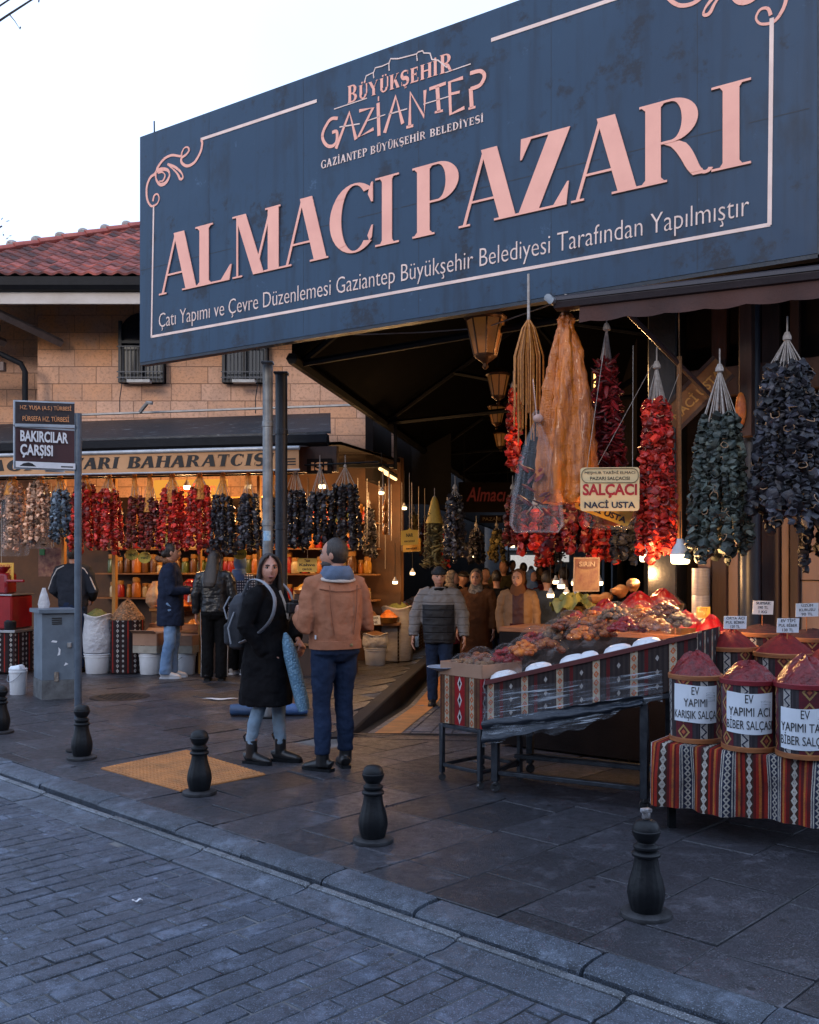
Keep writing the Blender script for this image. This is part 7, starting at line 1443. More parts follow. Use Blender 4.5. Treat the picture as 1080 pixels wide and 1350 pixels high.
def sack(c, r, h, label, heapm, seed, mat, hh=.07):
    t = thing('sack', label, 'sack', c, R(0, 6)); rnd = random.Random(seed); ph = [rnd.uniform(0, 6) for _ in range(3)]; g = MB(); rs = []
    for r_, z in ((.78, 0), (.95, .02), (1.03, .2), (1.04, .45), (.99, .7), (.96, .88), (1.0, .95), (1.04, .98), (1.0, 1.0), (.92, .97)): rs.append([Vector((r * r_ * (1 + .03 * sin(3 * a + ph[0] + z * 4) + .02 * sin(7 * a + ph[1] - z * 9)) * cos(a), r * r_ * (1 + .03 * sin(4 * a + ph[2] + z * 5)) * sin(a), h * z + (.02 * sin(3 * a + ph[1]) if z > .9 else 0))) for a in [2 * pi * k / 30 for k in range(30)]])
    g.rings(rs); g.build('sack_cloth', mat, t, local=True); heap_mb(r * .93, hh, h * .95, seed=seed).build('contents', heapm, t, local=True); return t
M_sack = mk('white_sack', (.56, .56, .58), .7, c2=(.44, .44, .48), sc=5, bs=16, bst=.9, bd=.03); M_green = mk('green_bay_leaf', (.07, .10, .025), .6, c2=(.16, .15, .04), sc=30, bs=60, bst=1, bd=.02); M_spbr = mk('brown_spice', (.16, .07, .03), .8, c2=(.10, .045, .02), sc=30, bs=120, bst=.6)
c = front(129, 889, .18); bucket(c, .185, .28, 'white bucket carrying the white sack, next to the sign pole'); sack(c + z3(.285), .195, .54, 'white sack of green bay leaves standing on a bucket', M_green, 4, M_sack, .10)
c = front(199, 890, .16); bucket(c, .165, .30, 'white bucket under the cardboard boxes left of the navy parka'); c2 = front(243, 890, .16); bucket(c2, .165, .30, 'white bucket between the navy parka and the leather jacket')
def carton(c, sx, sy, sz, label, mat=M_card, open_=True, rz=None, group=None):
    t = thing('carton', label, 'box', c, atan2(E.y, E.x) if rz is None else rz, group); g = MB(); th = .008
    for x, y, dx, dy in ((0, -sy / 2, sx, th), (0, sy / 2, sx, th), (-sx / 2, 0, th, sy - th * 2), (sx / 2, 0, th, sy - th * 2)): g.box((x, y, sz / 2), (dx, dy, sz), b=.001)
    g.box((0, 0, .006), (sx - .03, sy - .03, .008), b=.001); g.build('box_wall', mat, t, local=True, smooth=False)
    if open_:
        for s_ in (-1, 1): g = MB(); g.box((0, s_ * (sy / 2 + .045), sz + .02), (sx, .10, .005), Matrix.Rotation(s_ * .5, 3, 'X'), b=.001); g.build('flap', mat, t, local=True, smooth=False)
    return t
M_palebox = mk('pale_crate', (.34, .31, .26), .8)
carton(c + z3(.305), .36, .36, .10, 'pale shallow crate lying on the white bucket', M_palebox, False); carton(c + z3(.41), .36, .36, .17, 'brown cardboard box stacked on the pale crate left of the navy parka', M_card, True)
carton(c2 + z3(.305), .40, .36, .10, 'pale crate on the bucket behind the navy parka', M_palebox, False); carton(c2 + z3(.41), .40, .36, .14, 'cardboard box of orange lentils beside the leather jacket', M_card, False); heap_mb(.17, .07, .0, seed=3).build('lentil_heap', M_orng, origin=c2 + z3(.0)).location = c2 + z3(.50)
tag(bpy.data.objects['lentil_heap'], 'heap of orange lentils in the cardboard box beside the leather jacket', 'lentils', kind='stuff')
# nuts on kilim-skirted stand
c = front(168, 889, .22); t = thing('nut_stand', 'round stand with dark patterned skirt heaped with shelled nuts', 'display stand', c); r = .235; g = MB(); g.grid(lambda u, v: Vector((r * (1 + .03 * sin(u * 75) * (1 - v)) * cos(2 * pi * u), r * (1 + .03 * sin(u * 75) * (1 - v)) * sin(2 * pi * u), .012 + v * .74)), 60, 3, uv=lambda u, v: (u * 1.5, v * .74)); g.build('skirt', K3, t, local=True)
heap_mb(r * .99, .26, .75, seed=8).build('nut_core', M_walnut, t, local=True); g = MB(); rnd = random.Random(4)
for k in range(420):
    a, q = rnd.uniform(0, 6.28), sqrt(rnd.random()); z = .75 + .27 * (1 - q ** 1.35); g.ell((r * q * cos(a), r * q * sin(a), z + .008), (.017, .012, .011), 6, 4, rotz(rnd.uniform(0, 3)))
    sh = rnd.uniform(.6, 1.5)
    for i in range(len(g.V) - 30, len(g.V)): g.C[i] = sh
tag(g.build('nuts', mk('almond', (.34, .17, .075), .6, c2=(.24, .11, .05), sc=20, shade=True), t, local=True), kind='stuff')
q = SF(200, .86, 1.1)
hpl = [(190, 905, .9, .28, .14, 'wide orange red lentil heap behind the nuts', M_orng), (225, 905, 1.0, .2, .12, 'orange spice heap behind the navy parka', M_orng), (262, 905, 1.0, .2, .12, 'brown spice heap left of the blue headscarf', M_spbr), (395, 0, .55, .19, .10, 'golden yellow heap under the Kahve card', jc[0]), (378, 0, .75, .16, .10, 'upper golden heap left of the Kahve card', jc[0]), (408, 0, .75, .15, .10, 'orange heap behind the tan jacket', jc[5]), (428, 0, .55, .17, .1, 'dark red heap right of the tan jacket', M_red), (436, 0, .75, .15, .1, 'brown heap nearest the passage corner', M_spbr)]
for i, (px, _, off, r, hh, lb, mt) in enumerate(hpl):
    z = .865 if i < 3 else (.92 if off < .6 else 1.12); q = SF(px, z, off); t = thing('spice_tray', lb, 'spice tray', q, 0, 'trays of heaped spice in the left shop'); g = MB(); g.lathe([(r * .8, 0), (r * 1.02, .05), (r * 1.04, .055), (r * .96, .05)], n=24); g.build('tray', M_wood, t, local=True); heap_mb(r * .97, hh, .045, seed=i + 3).build('heap', mt, t, local=True)
t = thing('display_stand', 'two stepped wooden display stand for heaps at the right of the left shop', 'display stand', SF(420, 0, .6)); 
for z0, z1, off, w0, w1 in ((0, .915, .55, 365, 448), (0, 1.115, .82, 365, 446)): sslab('step', w0, w1, off, z0, z1, M_dbrown, .26 if off > .7 else .28, t)
sslab('lower_shelf', 365, 446, .36, .42, .45, M_shelf, .10, t)
for i, px in enumerate((379, 389, 398, 408)):
    q = SF(px, .86, .33); q.z = .92; g = MB(); g.box(q + z3(.055) - NE * .0 + NE * .12, (.07, .05, .11), RE, b=.003); tag(g.build('small_carton', mk('white_carton', (.5, .52, .55), .6), origin=q), 'small white packet in the row below the Kahve card, number %s from the left' % ('first', 'second', 'third', 'fourth')[i], 'packet', 'white packets below the Kahve card')
def board(px0, px1, py0, py1, off, label, lines, mat, ink, name='hanging_card', em=False, rz=0., group=None, kinds='sign'):
    a, b_ = SF(px0, 0, off), SF(px1, 0, off); z0, z1 = P(0, py1, a.y).z, P(0, py0, a.y).z; t = thing(name, label, kinds, (a.x, a.y, z0), 0, group); w_, h_ = (b_ - a).length, z1 - z0; X = (E + z3(rz)).normalized(); fr = frame((0, 0, 0), X, Vector((-rz, 0, 1))); g = MB(); g.prism([(0, 0), (w_, 0), (w_, h_), (0, h_)], fr, .01); g.build('board', mat, t, local=True, smooth=False); n_ = len(lines)
    for i, (s_, k) in enumerate(lines): text_mb(s_, lambda x, y, c_=0., z_=h_ * (1 - (i + .8) / (n_ + .1)): fr(w_ / 2 + x, z_ + y, .01 + c_), width=w_ * k, height=h_ / n_ * .62, align='C', bold=.02, depth=.002).build('lettering', ink, t, local=True, smooth=False)
    g = MB(); g.tube([fr(w_ / 2, h_ * .9, -.004), fr(w_ / 2, 2.72 - z0, -.004)], .004, 4); g.build('hanging_cord', M_cord, t, local=True); return t
board(386, 412, 736, 754, .2, 'yellow card reading Kahve right of the navy pole', [('Taze', .3), ('Kahve', .8), ('ÇEKİLİR', .5)], M_yel, M_ink)
board(-9, 24, 742, 766, -.1, 'yellow card reading MENENGİÇ KAHVESİ ÇEKİLİR at the left edge', [('MENENGİÇ', .86), ('KAHVESİ', .8), ('ÇEKİLİR', .75)], M_yel, M_redink)
def oval(px, py, label):
    q = SF(px, 0, .15); z = P(0, py, q.y).z; t = thing('oval_card', label, 'sign', (q.x, q.y, z), 0, 'oval yellow cards in the left shop'); g = MB(); g.prism([(.10 * cos(k * .2618), .08 * sin(k * .2618)) for k in range(24)], frame((0, 0, 0), E, (0, 0, 1)), .008); g.build('board', mk('lime_card', (.55, .45, .05), .5), t, local=True, smooth=False); text_mb('YENİ', lambda x, y, c_=0.: frame((0, 0, 0), E, (0, 0, 1))(x, y - .02, .008 + c_), width=.12, height=.04, align='C', bold=.02).build('lettering', mk('green_ink', (.03, .09, .02), .5), t, local=True, smooth=False); g = MB(); g.tube([(0, .005, .06), (0, .005, 2.74 - z)], .003, 4); g.build('hanging_cord', M_cord, t, local=True)
oval(184, 735, 'oval yellow card left of the navy parka'); oval(311, 730, 'oval yellow card above the blue headscarf'); oval(167, 731, 'oval yellow card by the door post')
t = board(24, 58, 722, 760, .5, 'red framed food picture with an Italian flag strip in the left shop', [], mk('picture_red', (.10, .012, .012), .5, c2=(.3, .14, .08), sc=14), M_ink, 'picture_panel', kinds='picture'); g = MB(); w_ = .36
for k, c_ in enumerate(((.03, .22, .05), (.6, .58, .55), (.45, .03, .03))): 
    g = MB(); g.box((.06 + k * .09, -.03, .36), (.088, .01, .09), RE); g.build('flag_stripe', mk('flag_%d' % k, c_, .5), t, local=True, smooth=False)
bn = thing('display_stand', 'low wooden bench of spice trays in front of the shop counter', 'display stand', SF(250, 0, .62)); sslab('bench', 176, 334, .62, 0, .56, M_dbrown, .34, bn); sslab('bench_top', 175, 335, .62, .562, .59, M_shelf, .38, bn)
for i, (px, mt, w1) in enumerate([(186, jc[4], 'pale cream'), (207, M_green, 'olive green'), (230, jc[5], 'bright orange'), (254, M_red, 'deep red'), (276, jc[0], 'golden'), (298, M_spbr, 'brown'), (322, M_orng, 'apricot')]):
    q = SF(px, .592, .60); t = thing('spice_tray', w1 + ' heap in the row of square trays on the low shop bench', 'spice tray', q, atan2(E.y, E.x), 'square trays on the shop bench'); g = MB()
    for x, y, dx, dy in ((0, -.12, .24, .012), (0, .12, .24, .012), (-.12, 0, .012, .228), (.12, 0, .012, .228)): g.box((x, y, .045), (dx, dy, .09), b=.002)
    g.build('tray', M_wood, t, local=True, smooth=False); heap_mb(.116, .09, .06, seed=i + 40).build('heap', mt, t, local=True)
    q = SF(px + 4, 1.62 + .1 * (i % 3), .9); bag_mb(interp([(.012, .30, .4), (.02, .26, 1), (.07, .18, .9), (.09, .05, .6), (.07, -.02, .8), (.02, -.03, .5)]), 6, .12, i + 5, 30).build('goods_bag', [jc[1], jc[0], M_orng, M_spbr, jc[5], jc[2], M_walnut][i], origin=q).location = q
    tag(bpy.data.objects['goods_bag' if i == 0 else 'goods_bag.%03d' % i], 'small bag of %s hanging behind the garlands, %s from the door post' % (['red flakes', 'gold powder', 'apricots', 'brown spice', 'orange pulses', 'green leaf', 'walnuts'][i], ['first', 'second', 'third', 'fourth', 'fifth', 'sixth', 'seventh'][i]), 'bag', 'small goods bags hanging in the shop')
for i, px in enumerate((226, 243, 259, 275, 291, 307, 320)):
    q = SF(px, .865, 1.22); t = thing('spice_tray', '%s heap in a round tray on the lit shop counter' % ('pale', 'golden', 'dark red', 'orange', 'green', 'brown', 'nutty')[i], 'spice tray', q, 0, 'round trays on the shop counter'); g = MB(); g.lathe([(.09, 0), (.125, .06), (.13, .065), (.115, .06)], n=20); g.build('tray', MATS['brass_bowl'], t, local=True); heap_mb(.116, .13, .05, seed=i + 70).build('heap', [jc[4], jc[0], M_red, jc[5], M_green, M_spbr, M_walnut][i], t, local=True)
for i, (px, py, Y) in enumerate([(484, 735, 14.0), (500, 748, 14.4), (516, 738, 15.0), (530, 752, 14.8), (552, 742, 15.6), (472, 752, 13.9), (560, 765, 16.0), (508, 775, 14.9)]):
    q = P(px, py, Y); o = bag_mb(interp([(.012, .30, .4), (.02, .26, 1), (.08, .18, .9), (.11, .05, .6), (.09, -.04, .8), (.02, -.05, .5)]), 6, .12, i + 15, 30).build('packed_bag', [jc[5], M_spbr, jc[0], M_red, M_orng, jc[4], jc[0], jc[5]][i], origin=q); o.location = q; g = MB(); g.tube([(0, 0, .29), (0, 0, 2.75 - q.z)], .004, 4); WM[o] = Matrix.Translation(q); g.build('hanging_cord', M_cord, o, local=True)
    tag(o, '%s bag hanging over the goods at the passage corner' % ('orange', 'brown', 'gold', 'red', 'large apricot', 'cream', 'yellow', 'low orange')[i], 'bag', 'bags hanging at the passage corner')
# plastic carrier bag and green bunches on the counter
q = SF(153, .87, 1.2); t = thing('carrier_bag', 'crumpled cream carrier bag with orange print standing on the shop counter', 'bag', q); bag_mb(interp([(.10, 0, .5), (.15, .08, .8), (.14, .2, 1), (.09, .30, 1.2), (.05, .40, 1.2)]), 5, .13, 3).build('plastic', mk('cream_bag', (.5, .36, .22), .45, c2=(.42, .18, .08), sc=5, bs=9, bst=.8, bd=.03), t, local=True, smooth=60)
q = SF(172, .87, 1.25); g = MB(); g.ell(q + z3(.1), (.2, .14, .11), 18, 10, fn=lambda v: v * (1 + .1 * sin(v.x * 40))); tag(g.build('black_bag', M_blktr, origin=q), 'black refuse bag slumped beside the cream carrier bag', 'bag')
q = SF(205, .87, 1.15); t = thing('coffee_grinder', 'round red machine on the counter behind the nuts', 'machine', q); M_mred = mk('machine_red', (.28, .010, .014), .25, c2=(.2, .006, .01), sc=3, bst=0, coat=.5); g = MB(); g.lathe([(.10, 0), (.13, .02), (.13, .2), (.15, .26), (.13, .38), (.06, .44)], n=24); g.build('drum', M_mred, t, local=True); g = MB(); g.tube([(.02, -.14, .2), (.02, -.24, .18), (.02, -.26, .1)], .03, 8); g.build('spout', M_alu, t, local=True)
q = front(15, 889, .3); t = thing('grinder_table', 'table with dark patterned cloth carrying the red coffee grinder', 'table', q); L = [q + RE @ Vector((x, y, 0)) for x, y in ((-.75, .3), (-.75, -.3), (.26, -.3), (.26, .3))]; g = MB(); u0 = 0
for p0, p1 in zip(L, L[1:] + L[:1]): l = (p1 - p0).length; g.quad(up(p0, .03), up(p1, .03), up(p1, .58), up(p0, .58), uv=[(u0, 0), (u0 + l, 0), (u0 + l, .55), (u0, .55)]); u0 += l
g.build('cloth', K3, t, world=True, smooth=False); g = MB(); g.box((L[0] + L[2]) / 2 + z3(.60), (1.04, .64, .035), RE); g.build('top', M_alu, t, world=True, smooth=False)
t = thing('grinder_machine', 'big dark red coffee grinding machine at the left edge', 'machine', q + z3(.62)); g = MB(); g.box(q + RE @ Vector((-.25, 0, 0)) + z3(.86), (.85, .5, .47), RE, b=.02); g.build('cabinet', M_mred, t, world=True, smooth=False); g = MB(); g.box(q + RE @ Vector((-.12, 0, 0)) + z3(1.26), (.26, .26, .30), RE, b=.03); g.tube([q + z3(1.41) + RE @ Vector((-.12, 0, 0)), q + z3(1.5) + RE @ Vector((-.12, 0, 0))], [.06, .14], 14); g.tube([q + RE @ Vector((.0, -.1, 0)) + z3(1.3), q + RE @ Vector((.28, -.12, 0)) + z3(1.3)], .02, 8); g.build('grinder_head', M_mred, t, world=True); g = MB(); g.box(q + RE @ Vector((-.25, 0, 0)) + z3(1.105), (.88, .53, .02), RE); g.build('metal_top', M_alu, t, world=True, smooth=False)
q2 = q + RE @ Vector((.12, -.2, 0)) + z3(.62); g = MB(); g.lathe([(.07, 0), (.08, .02), (.08, .11), (.05, .14), (.05, .16), (.03, .165)], q2, 16); tag(g.build('jar', M_iron, origin=q2), 'black lidded jar on the table below the coffee grinder', 'jar')
# ------------------------------------------------------------------ sign post
c = GP(103.5, 996.5); c = P(103, 735, 8.32); c.z = 0; t = thing('street_sign', 'grey pole with two brown direction panels reading BAKIRCILAR ÇARŞISI', 'street sign', c); M_spole = mk('grey_blue_pole', (.11, .14, .18), .45, .3, c2=(.07, .09, .12), sc=8); M_sbr = mk('sign_brown', (.055, .012, .014), .45, c2=(.04, .009, .01), sc=2, bst=.05)
zt_ = P(0, 545, c.y).z; g = MB(); g.tube([(0, 0, 0), (0, 0, zt_)], .030, 16); g.build('pole', M_spole, t, local=True); g = MB(); g.lathe([(.10, 0), (.10, .012), (.045, .02), (.04, .10)], n=20); g.build('base', M_iron, t, local=True)
for (py0l, py1l, py0r, py1r, lines, k) in ((529, 558, 535, 560, (('HZ. YUŞA (A.S.) TÜRBESİ', .86), ('PÜRSEFA HZ. TÜRBESİ', .78)), 0), (563, 616, 565, 619, (('BAKIRCILAR', .80), ('ÇARŞISI', .54)), 1)):
    A, B = P(20.5, py1l, c.y - .32), P(99, py1r, c.y - .04); A2 = P(20.5, py0l, c.y - .32); h_ = A2.z - A.z; w_ = (B - A).length; fr = frame(A, B - A, (0, 0, 1)); g = MB(); g.prism([(0, 0), (w_, 0), (w_, h_), (0, h_)], fr, .006, 0, -.02); pn = g.build('panel', M_sbr if k else mk('sign_black_brown', (.022, .01, .01), .4), t, world=True, smooth=False)
    g = MB(); 
    for q in ([(-.012, -.012), (w_, -.012), (w_, 0), (-.012, 0)], [(-.012, h_), (w_, h_), (w_, h_ + .012), (-.012, h_ + .012)], [(-.012, 0), (0, 0), (0, h_), (-.012, h_)]): g.prism(q, fr, .012, 0, -.024)
    g.build('frame', M_alu, pn, world=True, smooth=False); base = .0
    if k:
        g = MB(); g.prism([(0, 0), (w_, 0), (w_, .05), (0, .05)], fr, .0075); g.build('white_strip', M_bowl, pn, world=True, smooth=False); g = MB(); g.prism([(.03, .012), (.16, .012), (.13, .035), (.10, .044), (.06, .035)], fr, .0088); g.prism([(.36, .014), (.46, .014), (.46, .024), (.36, .024)], fr, .0088); g.build('castle_mark', M_ink, pn, world=True, smooth=False); base = .05
    n_ = 2; hh = h_ - base
    for i, (s_, kk) in enumerate(lines): text_mb(s_, lambda x, y, c_=0., z_=base + hh * (1 - (i + .86) / 2.1): fr((w_ / 2 if not k else .035) + x, z_ + y, .006 + c_), width=w_ * kk, height=hh * (.33 if 'Ç' not in s_ else .40) if k else hh * .30, align='L' if k else 'C', bold=.03 if k else .005, depth=.0015).build('lettering', M_bowl if k else mk('orange_letter', (.75, .32, .12)), pn, world=True, smooth=False)
g = MB(); g.rings([[P(20, 560.5, c.y - .32) + z3(z) + Vector((0, y, 0)) for y, z in ((-.01, -.012), (-.01, .012), (.01, .012), (.01, -.012))], [P(99, 562.5, c.y - .04) + z3(z) + Vector((0, y, 0)) for y, z in ((-.01, -.012), (-.01, .012), (.01, .012), (.01, -.012))]]); g.build('crossbar', M_alu, t, world=True, smooth=False)
g = MB(); X_ = P(95, 623, c.y - .06); g.prism([(0, 0), (.16, .0), (.13, .03), (.0, .035)], frame(X_ - Vector((.2, .07, 0)), (.9, .4, 0), (0, 0, 1)), .004); g.build('torn_sticker', M_pap, t, world=True, smooth=False)
# ------------------------------------------------------------------ utility cabinet
cA = GP(55, 923); M_cab = mk('cabinet_paint', (.13, .17, .215), .5, c2=(.085, .11, .145), sc=3.5, bs=14, bst=.3); M_conc = mk('grimy_plinth', (.13, .14, .15), .8, c2=(.05, .05, .055), sc=7)
e1, e2 = Vector((.93, .36, 0)), Vector((-.55, .835, 0)); rr = None; w1, w2 = .36, .42
def cb(mb, x0, x1, y0, y1, z0, z1):
    pts = [cA + e1 * x + e2 * y for x, y in ((x0, y0), (x1, y0), (x1, y1), (x0, y1))]; mb.rings([[up(p, z0) for p in pts], [up(p, z0 + .004) for p in pts], [up(p, z1) for p in pts]])
t = thing('utility_cabinet', 'battered grey blue utility cabinet on a grimy plinth beside the sign pole', 'utility cabinet', cA)
g = MB(); cb(g, 0, w1, 0, w2, 0, .22); g.build('plinth', M_conc, t, world=True, smooth=False); g = MB(); cb(g, .006, w1 - .006, .006, w2 - .006, .222, .99); g.build('cabinet_body', M_cab, t, world=True, smooth=False); g = MB(); cb(g, -.035, w1 + .05, -.035, w2 + .03, .992, 1.035); g.build('cap', M_cab, t, world=True, smooth=False)
fr = frame(cA + e1 * .0 + e2 * .006, e1, (0, 0, 1)); g = MB()
for k in range(4): g.prism([(.11, .86 + k * .022), (.22, .86 + k * .022), (.22, .872 + k * .022), (.11, .872 + k * .022)], fr, .006)
g.build('vent', M_dark, t, world=True, smooth=False); g = MB(); g.box(fr(.30, .62, .01), (.05, .03, .06), b=.006); g.build('handle', M_alu, t, world=True, smooth=False); g = MB(); g.box(fr(.16, .26, .008), (.05, .02, .11), b=.004); g.build('latch', mk('worn_latch', (.3, .27, .24), .5, .5, c2=(.1, .08, .07), sc=30), t, world=True, smooth=False)
g = MB(); g.prism([(.17, .50), (.20, .51), (.205, .57), (.18, .60), (.185, .55)], fr, .002); g.prism([(.10, .66), (.16, .65), (.17, .67), (.12, .68)], fr, .002); g.prism([(.24, .38), (.29, .40), (.26, .42)], fr, .002); g.build('peeled_sticker', M_pap, t, world=True, smooth=False)
q = cA + e1 * .08 + e2 * .25 + z3(1.036); g = MB(); pp = [(.05, .0), (.06, .05), (.04, .15), (.015, .24)]; g.rings([[q + Vector((r_ * cos(a) * (1 + .3 * sin(2 * a)), r_ * sin(a) * .6, z)) for a in [2 * pi * k / 12 for k in range(12)]] for r_, z in pp]); tag(g.build('plastic_bag', M_sack, origin=q), 'small twisted white plastic bag standing on top of the utility cabinet', 'bag')
c = front(24, 917, .11); bucket(c, .105, .32, 'narrow white bucket without lid left of the utility cabinet', False); g = MB(); g.ell(c + z3(.31), (.09, .09, .04), 12, 6, fn=lambda v: v * (1 + .2 * sin(v.x * 60))); tag(g.build('crumpled_paper', M_pap, origin=c + z3(.28)), 'crumpled white paper filling the narrow bucket by the cabinet', 'paper')
# blue bundles on the ground behind the woman
for i, (px, py, l_, lb) in enumerate([(326, 944, .34, 'dark blue rolled sheet on the ground behind the woman in black'), (383, 943, .36, 'bright blue folded sheet on the ground between the two people')]):
    q = GP(px, py); g = MB(); g.tube([q + Vector((-l_ / 2, 0, .06)), q + Vector((-l_ * .3, 0, .065)), q + Vector((l_ * .3, 0, .06)), q + Vector((l_ / 2, 0, .055))], [(.05, .06), (.07, .062), (.065, .06), (.05, .05)], 12); tag(g.build('folded_sheet', mk('blue_sheet_%d' % i, (.03, .07, .16) if i == 0 else (.06, .14, .36), .5, bs=12, bst=.6, bd=.02), origin=q), lb, 'sheet')
q = GP(380, 928); carton(q, .22, .16, .14, 'small cardboard box standing behind the blue folded sheet', M_card, True, .3)
# ------------------------------------------------------------------ platform goods right of the man
c = front(495, 878, .17); bucket(c, .17, .27, 'white bucket under a rolled sack at the passage edge'); sack(c + z3(.272), .19, .20, 'short rolled white sack on the bucket at the passage edge', M_spbr, 9, M_sack, .05)
card(483, 502, 812, 824, c.y - .1, 'white card with dark print standing in the short rolled sack', [('SUMAK', .8), ('TANE', .6)], tilt=.08)
c = front(515, 876, .22); sack(c + Vector((.1, .3, 0)), .24, .86, 'tall grey woven sack of green herbs at the passage edge', M_green, 12, mk('grey_woven_sack', (.36, .34, .34), .75, c2=(.28, .26, .27), sc=6, bs=60, bst=.5, stretch=(1, 1, 4)), .12)
# ================================================================== PASSAGE STALLS
def lw(Y, off=0.0): return Vector((-.30 + .157 * (Y - 14) - off, Y, 0))
def rw(Y, off=0.0): return Vector((2.10 + .157 * (Y - 9.5) + off, Y, 0))
pw_ = thing('passage_walls', 'dark shop walls lining both sides of the covered passage', 'shop walls', (1, 20, 0)); rK = rotz(atan2(KD.y, KD.x) - pi / 2)
def kwall(name, a, b_, z0, z1, mat, th=.12): d = b_ - a; g = MB(); g.box((a + b_) / 2 + z3((z0 + z1) / 2), (th, d.length, z1 - z0), rotz(atan2(d.y, d.x) - pi / 2)); g.build(name, mat, pw_, world=True, smooth=False)
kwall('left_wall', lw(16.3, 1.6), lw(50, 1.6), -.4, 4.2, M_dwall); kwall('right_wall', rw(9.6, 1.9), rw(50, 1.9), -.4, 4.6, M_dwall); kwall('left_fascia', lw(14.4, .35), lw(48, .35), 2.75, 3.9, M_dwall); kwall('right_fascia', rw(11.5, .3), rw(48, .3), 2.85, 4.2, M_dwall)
# shop fronts continue from the spice shop into the passage
a, b_ = SF(470, 0, 2.6), lw(16.4, 1.6); kwall('corner_wall', a, b_, 0, 3.2, M_warmwall)
end = thing('end_building', 'pale shop front closing the far end of the passage', 'building', (6.3, 50, -.3)); g = MB(); g.box((6, 51, 2.6), (16, .4, 6.2)); g.build('wall', mk('far_wall', (.06, .06, .065), .8), end, world=True, smooth=False)
for x0, x1, z0, z1, mt, n_ in ((5.2, 6.7, .9, 1.75, mk('lit_shop_window', (.5, .5, .5), .5, emit=(.8, .75, .7), es=.5), 'lit_window'), (7.3, 8.2, 1.4, 2.2, MATS['lit_shop_window'], 'lit_window'), (4.9, 8.6, 2.0, 2.25, mk('far_awning', (.4, .42, .46), .7), 'awning'), (6.8, 7.1, -.2, 2.4, M_dwall, 'door')):
    g = MB(); g.box(((x0 + x1) / 2, 50.72, (z0 + z1) / 2), (x1 - x0, .1, z1 - z0)); g.build(n_, mt, end, world=True, smooth=False)
q = P(690, 712, 30); t = thing('white_awning', 'small white awning far down the passage', 'awning', q); g = MB(); g.rings([[Vector((q.x + x, q.y + y, q.z + z)) for y, z in ((-.5, .0), (.5, .35), (.5, .38), (-.5, .03))] for x in (-.6, .9)]); g.build('cloth', mk('white_canvas', (.6, .62, .66), .7), t, world=True, smooth=False); g = MB(); [g.tube([(q.x + x, q.y - .45, -.25), (q.x + x, q.y - .45, q.z + .02)], .025, 6) for x in (-.5, .8)]; g.build('post', M_alu, t, world=True)
# counters and goods on both sides
heapm = [M_red, jc[5], jc[0], M_spbr, M_green, M_walnut, M_orng, M_dkred]; rnd = random.Random(21)
def counter(a, b_, z, label, off_in):
    t = thing('stall_counter', label, 'counter', (a + b_) / 2, 0, 'counters along the passage'); d = b_ - a; r_ = rotz(atan2(d.y, d.x) - pi / 2); g = MB(); g.box((a + b_) / 2 + z3(z - .02), (.62, d.length, .04), r_); g.build('counter_top', M_shelf, t, world=True, smooth=False); g = MB(); s_ = r_ @ Vector((off_in * .28, 0, 0)); g.quad(up(a + s_, PZ), up(b_ + s_, PZ), up(b_ + s_, z - .04), up(a + s_, z - .04), uv=[(0, 0), (d.length, 0), (d.length, 1), (0, 1)]); g.build('skirt', K3, t, world=True, smooth=False)
for i, (y0, y1) in enumerate(((15.2, 17), (17.4, 20), (20.5, 26), (27, 36))):
    counter(lw(y0, .35), lw(y1, .35), .62, ['nearest counter on the left side of the passage', 'second counter on the left side of the passage', 'third counter on the left side of the passage', 'farthest counter on the left side of the passage'][i], 1)
    a, b_ = (rw(10.2, -.05), rw(13, -.05)) if i == 0 else (rw(y0, .05), rw(y1, .05)); counter(a, b_, .62, ['nearest counter on the right side of the passage', 'second counter on the right side of the passage', 'third counter on the right side of the passage', 'farthest counter on the right side of the passage'][i], -1)
bproto = {}
def pbowl(q, mt, r, lb, grp):
    k = mt.name
    if k not in bproto:
        t = thing('spice_bowl', lb, 'spice bowl', q, 0, grp, r / .17); g = MB(); g.lathe([(.12, 0), (.165, .08), (.175, .09), (.16, .085)], n=18); g.build('bowl', MATS['brass_bowl'], t, local=True); heap_mb(.163, .12, .075, 18, seed=len(bproto)).build('heap', mt, t, local=True); bproto[k] = t
    else: dup(bproto[k], q, R(0, 6), lb, r / .17)['group'] = grp
for Y in [15.3 + k * .42 for k in range(27)]:
    for j in (0, 1): pbowl(lw(Y + rnd.uniform(-.1, .1), .22 + j * .34) + z3(.62 + j * .0), rnd.choice(heapm), rnd.uniform(.13, .19), 'small heaped spice bowl on a dim counter along the left side of the passage', 'spice bowls on the left passage counters')
for Y in [10.4 + k * .42 for k in range(26)]:
    for j in (0, 1): pbowl(rw(Y + rnd.uniform(-.1, .1), -.15 + j * .34) + z3(.62), rnd.choice(heapm), rnd.uniform(.13, .19), 'small heaped spice bowl on a dim counter along the right side of the passage', 'spice bowls on the right passage counters')
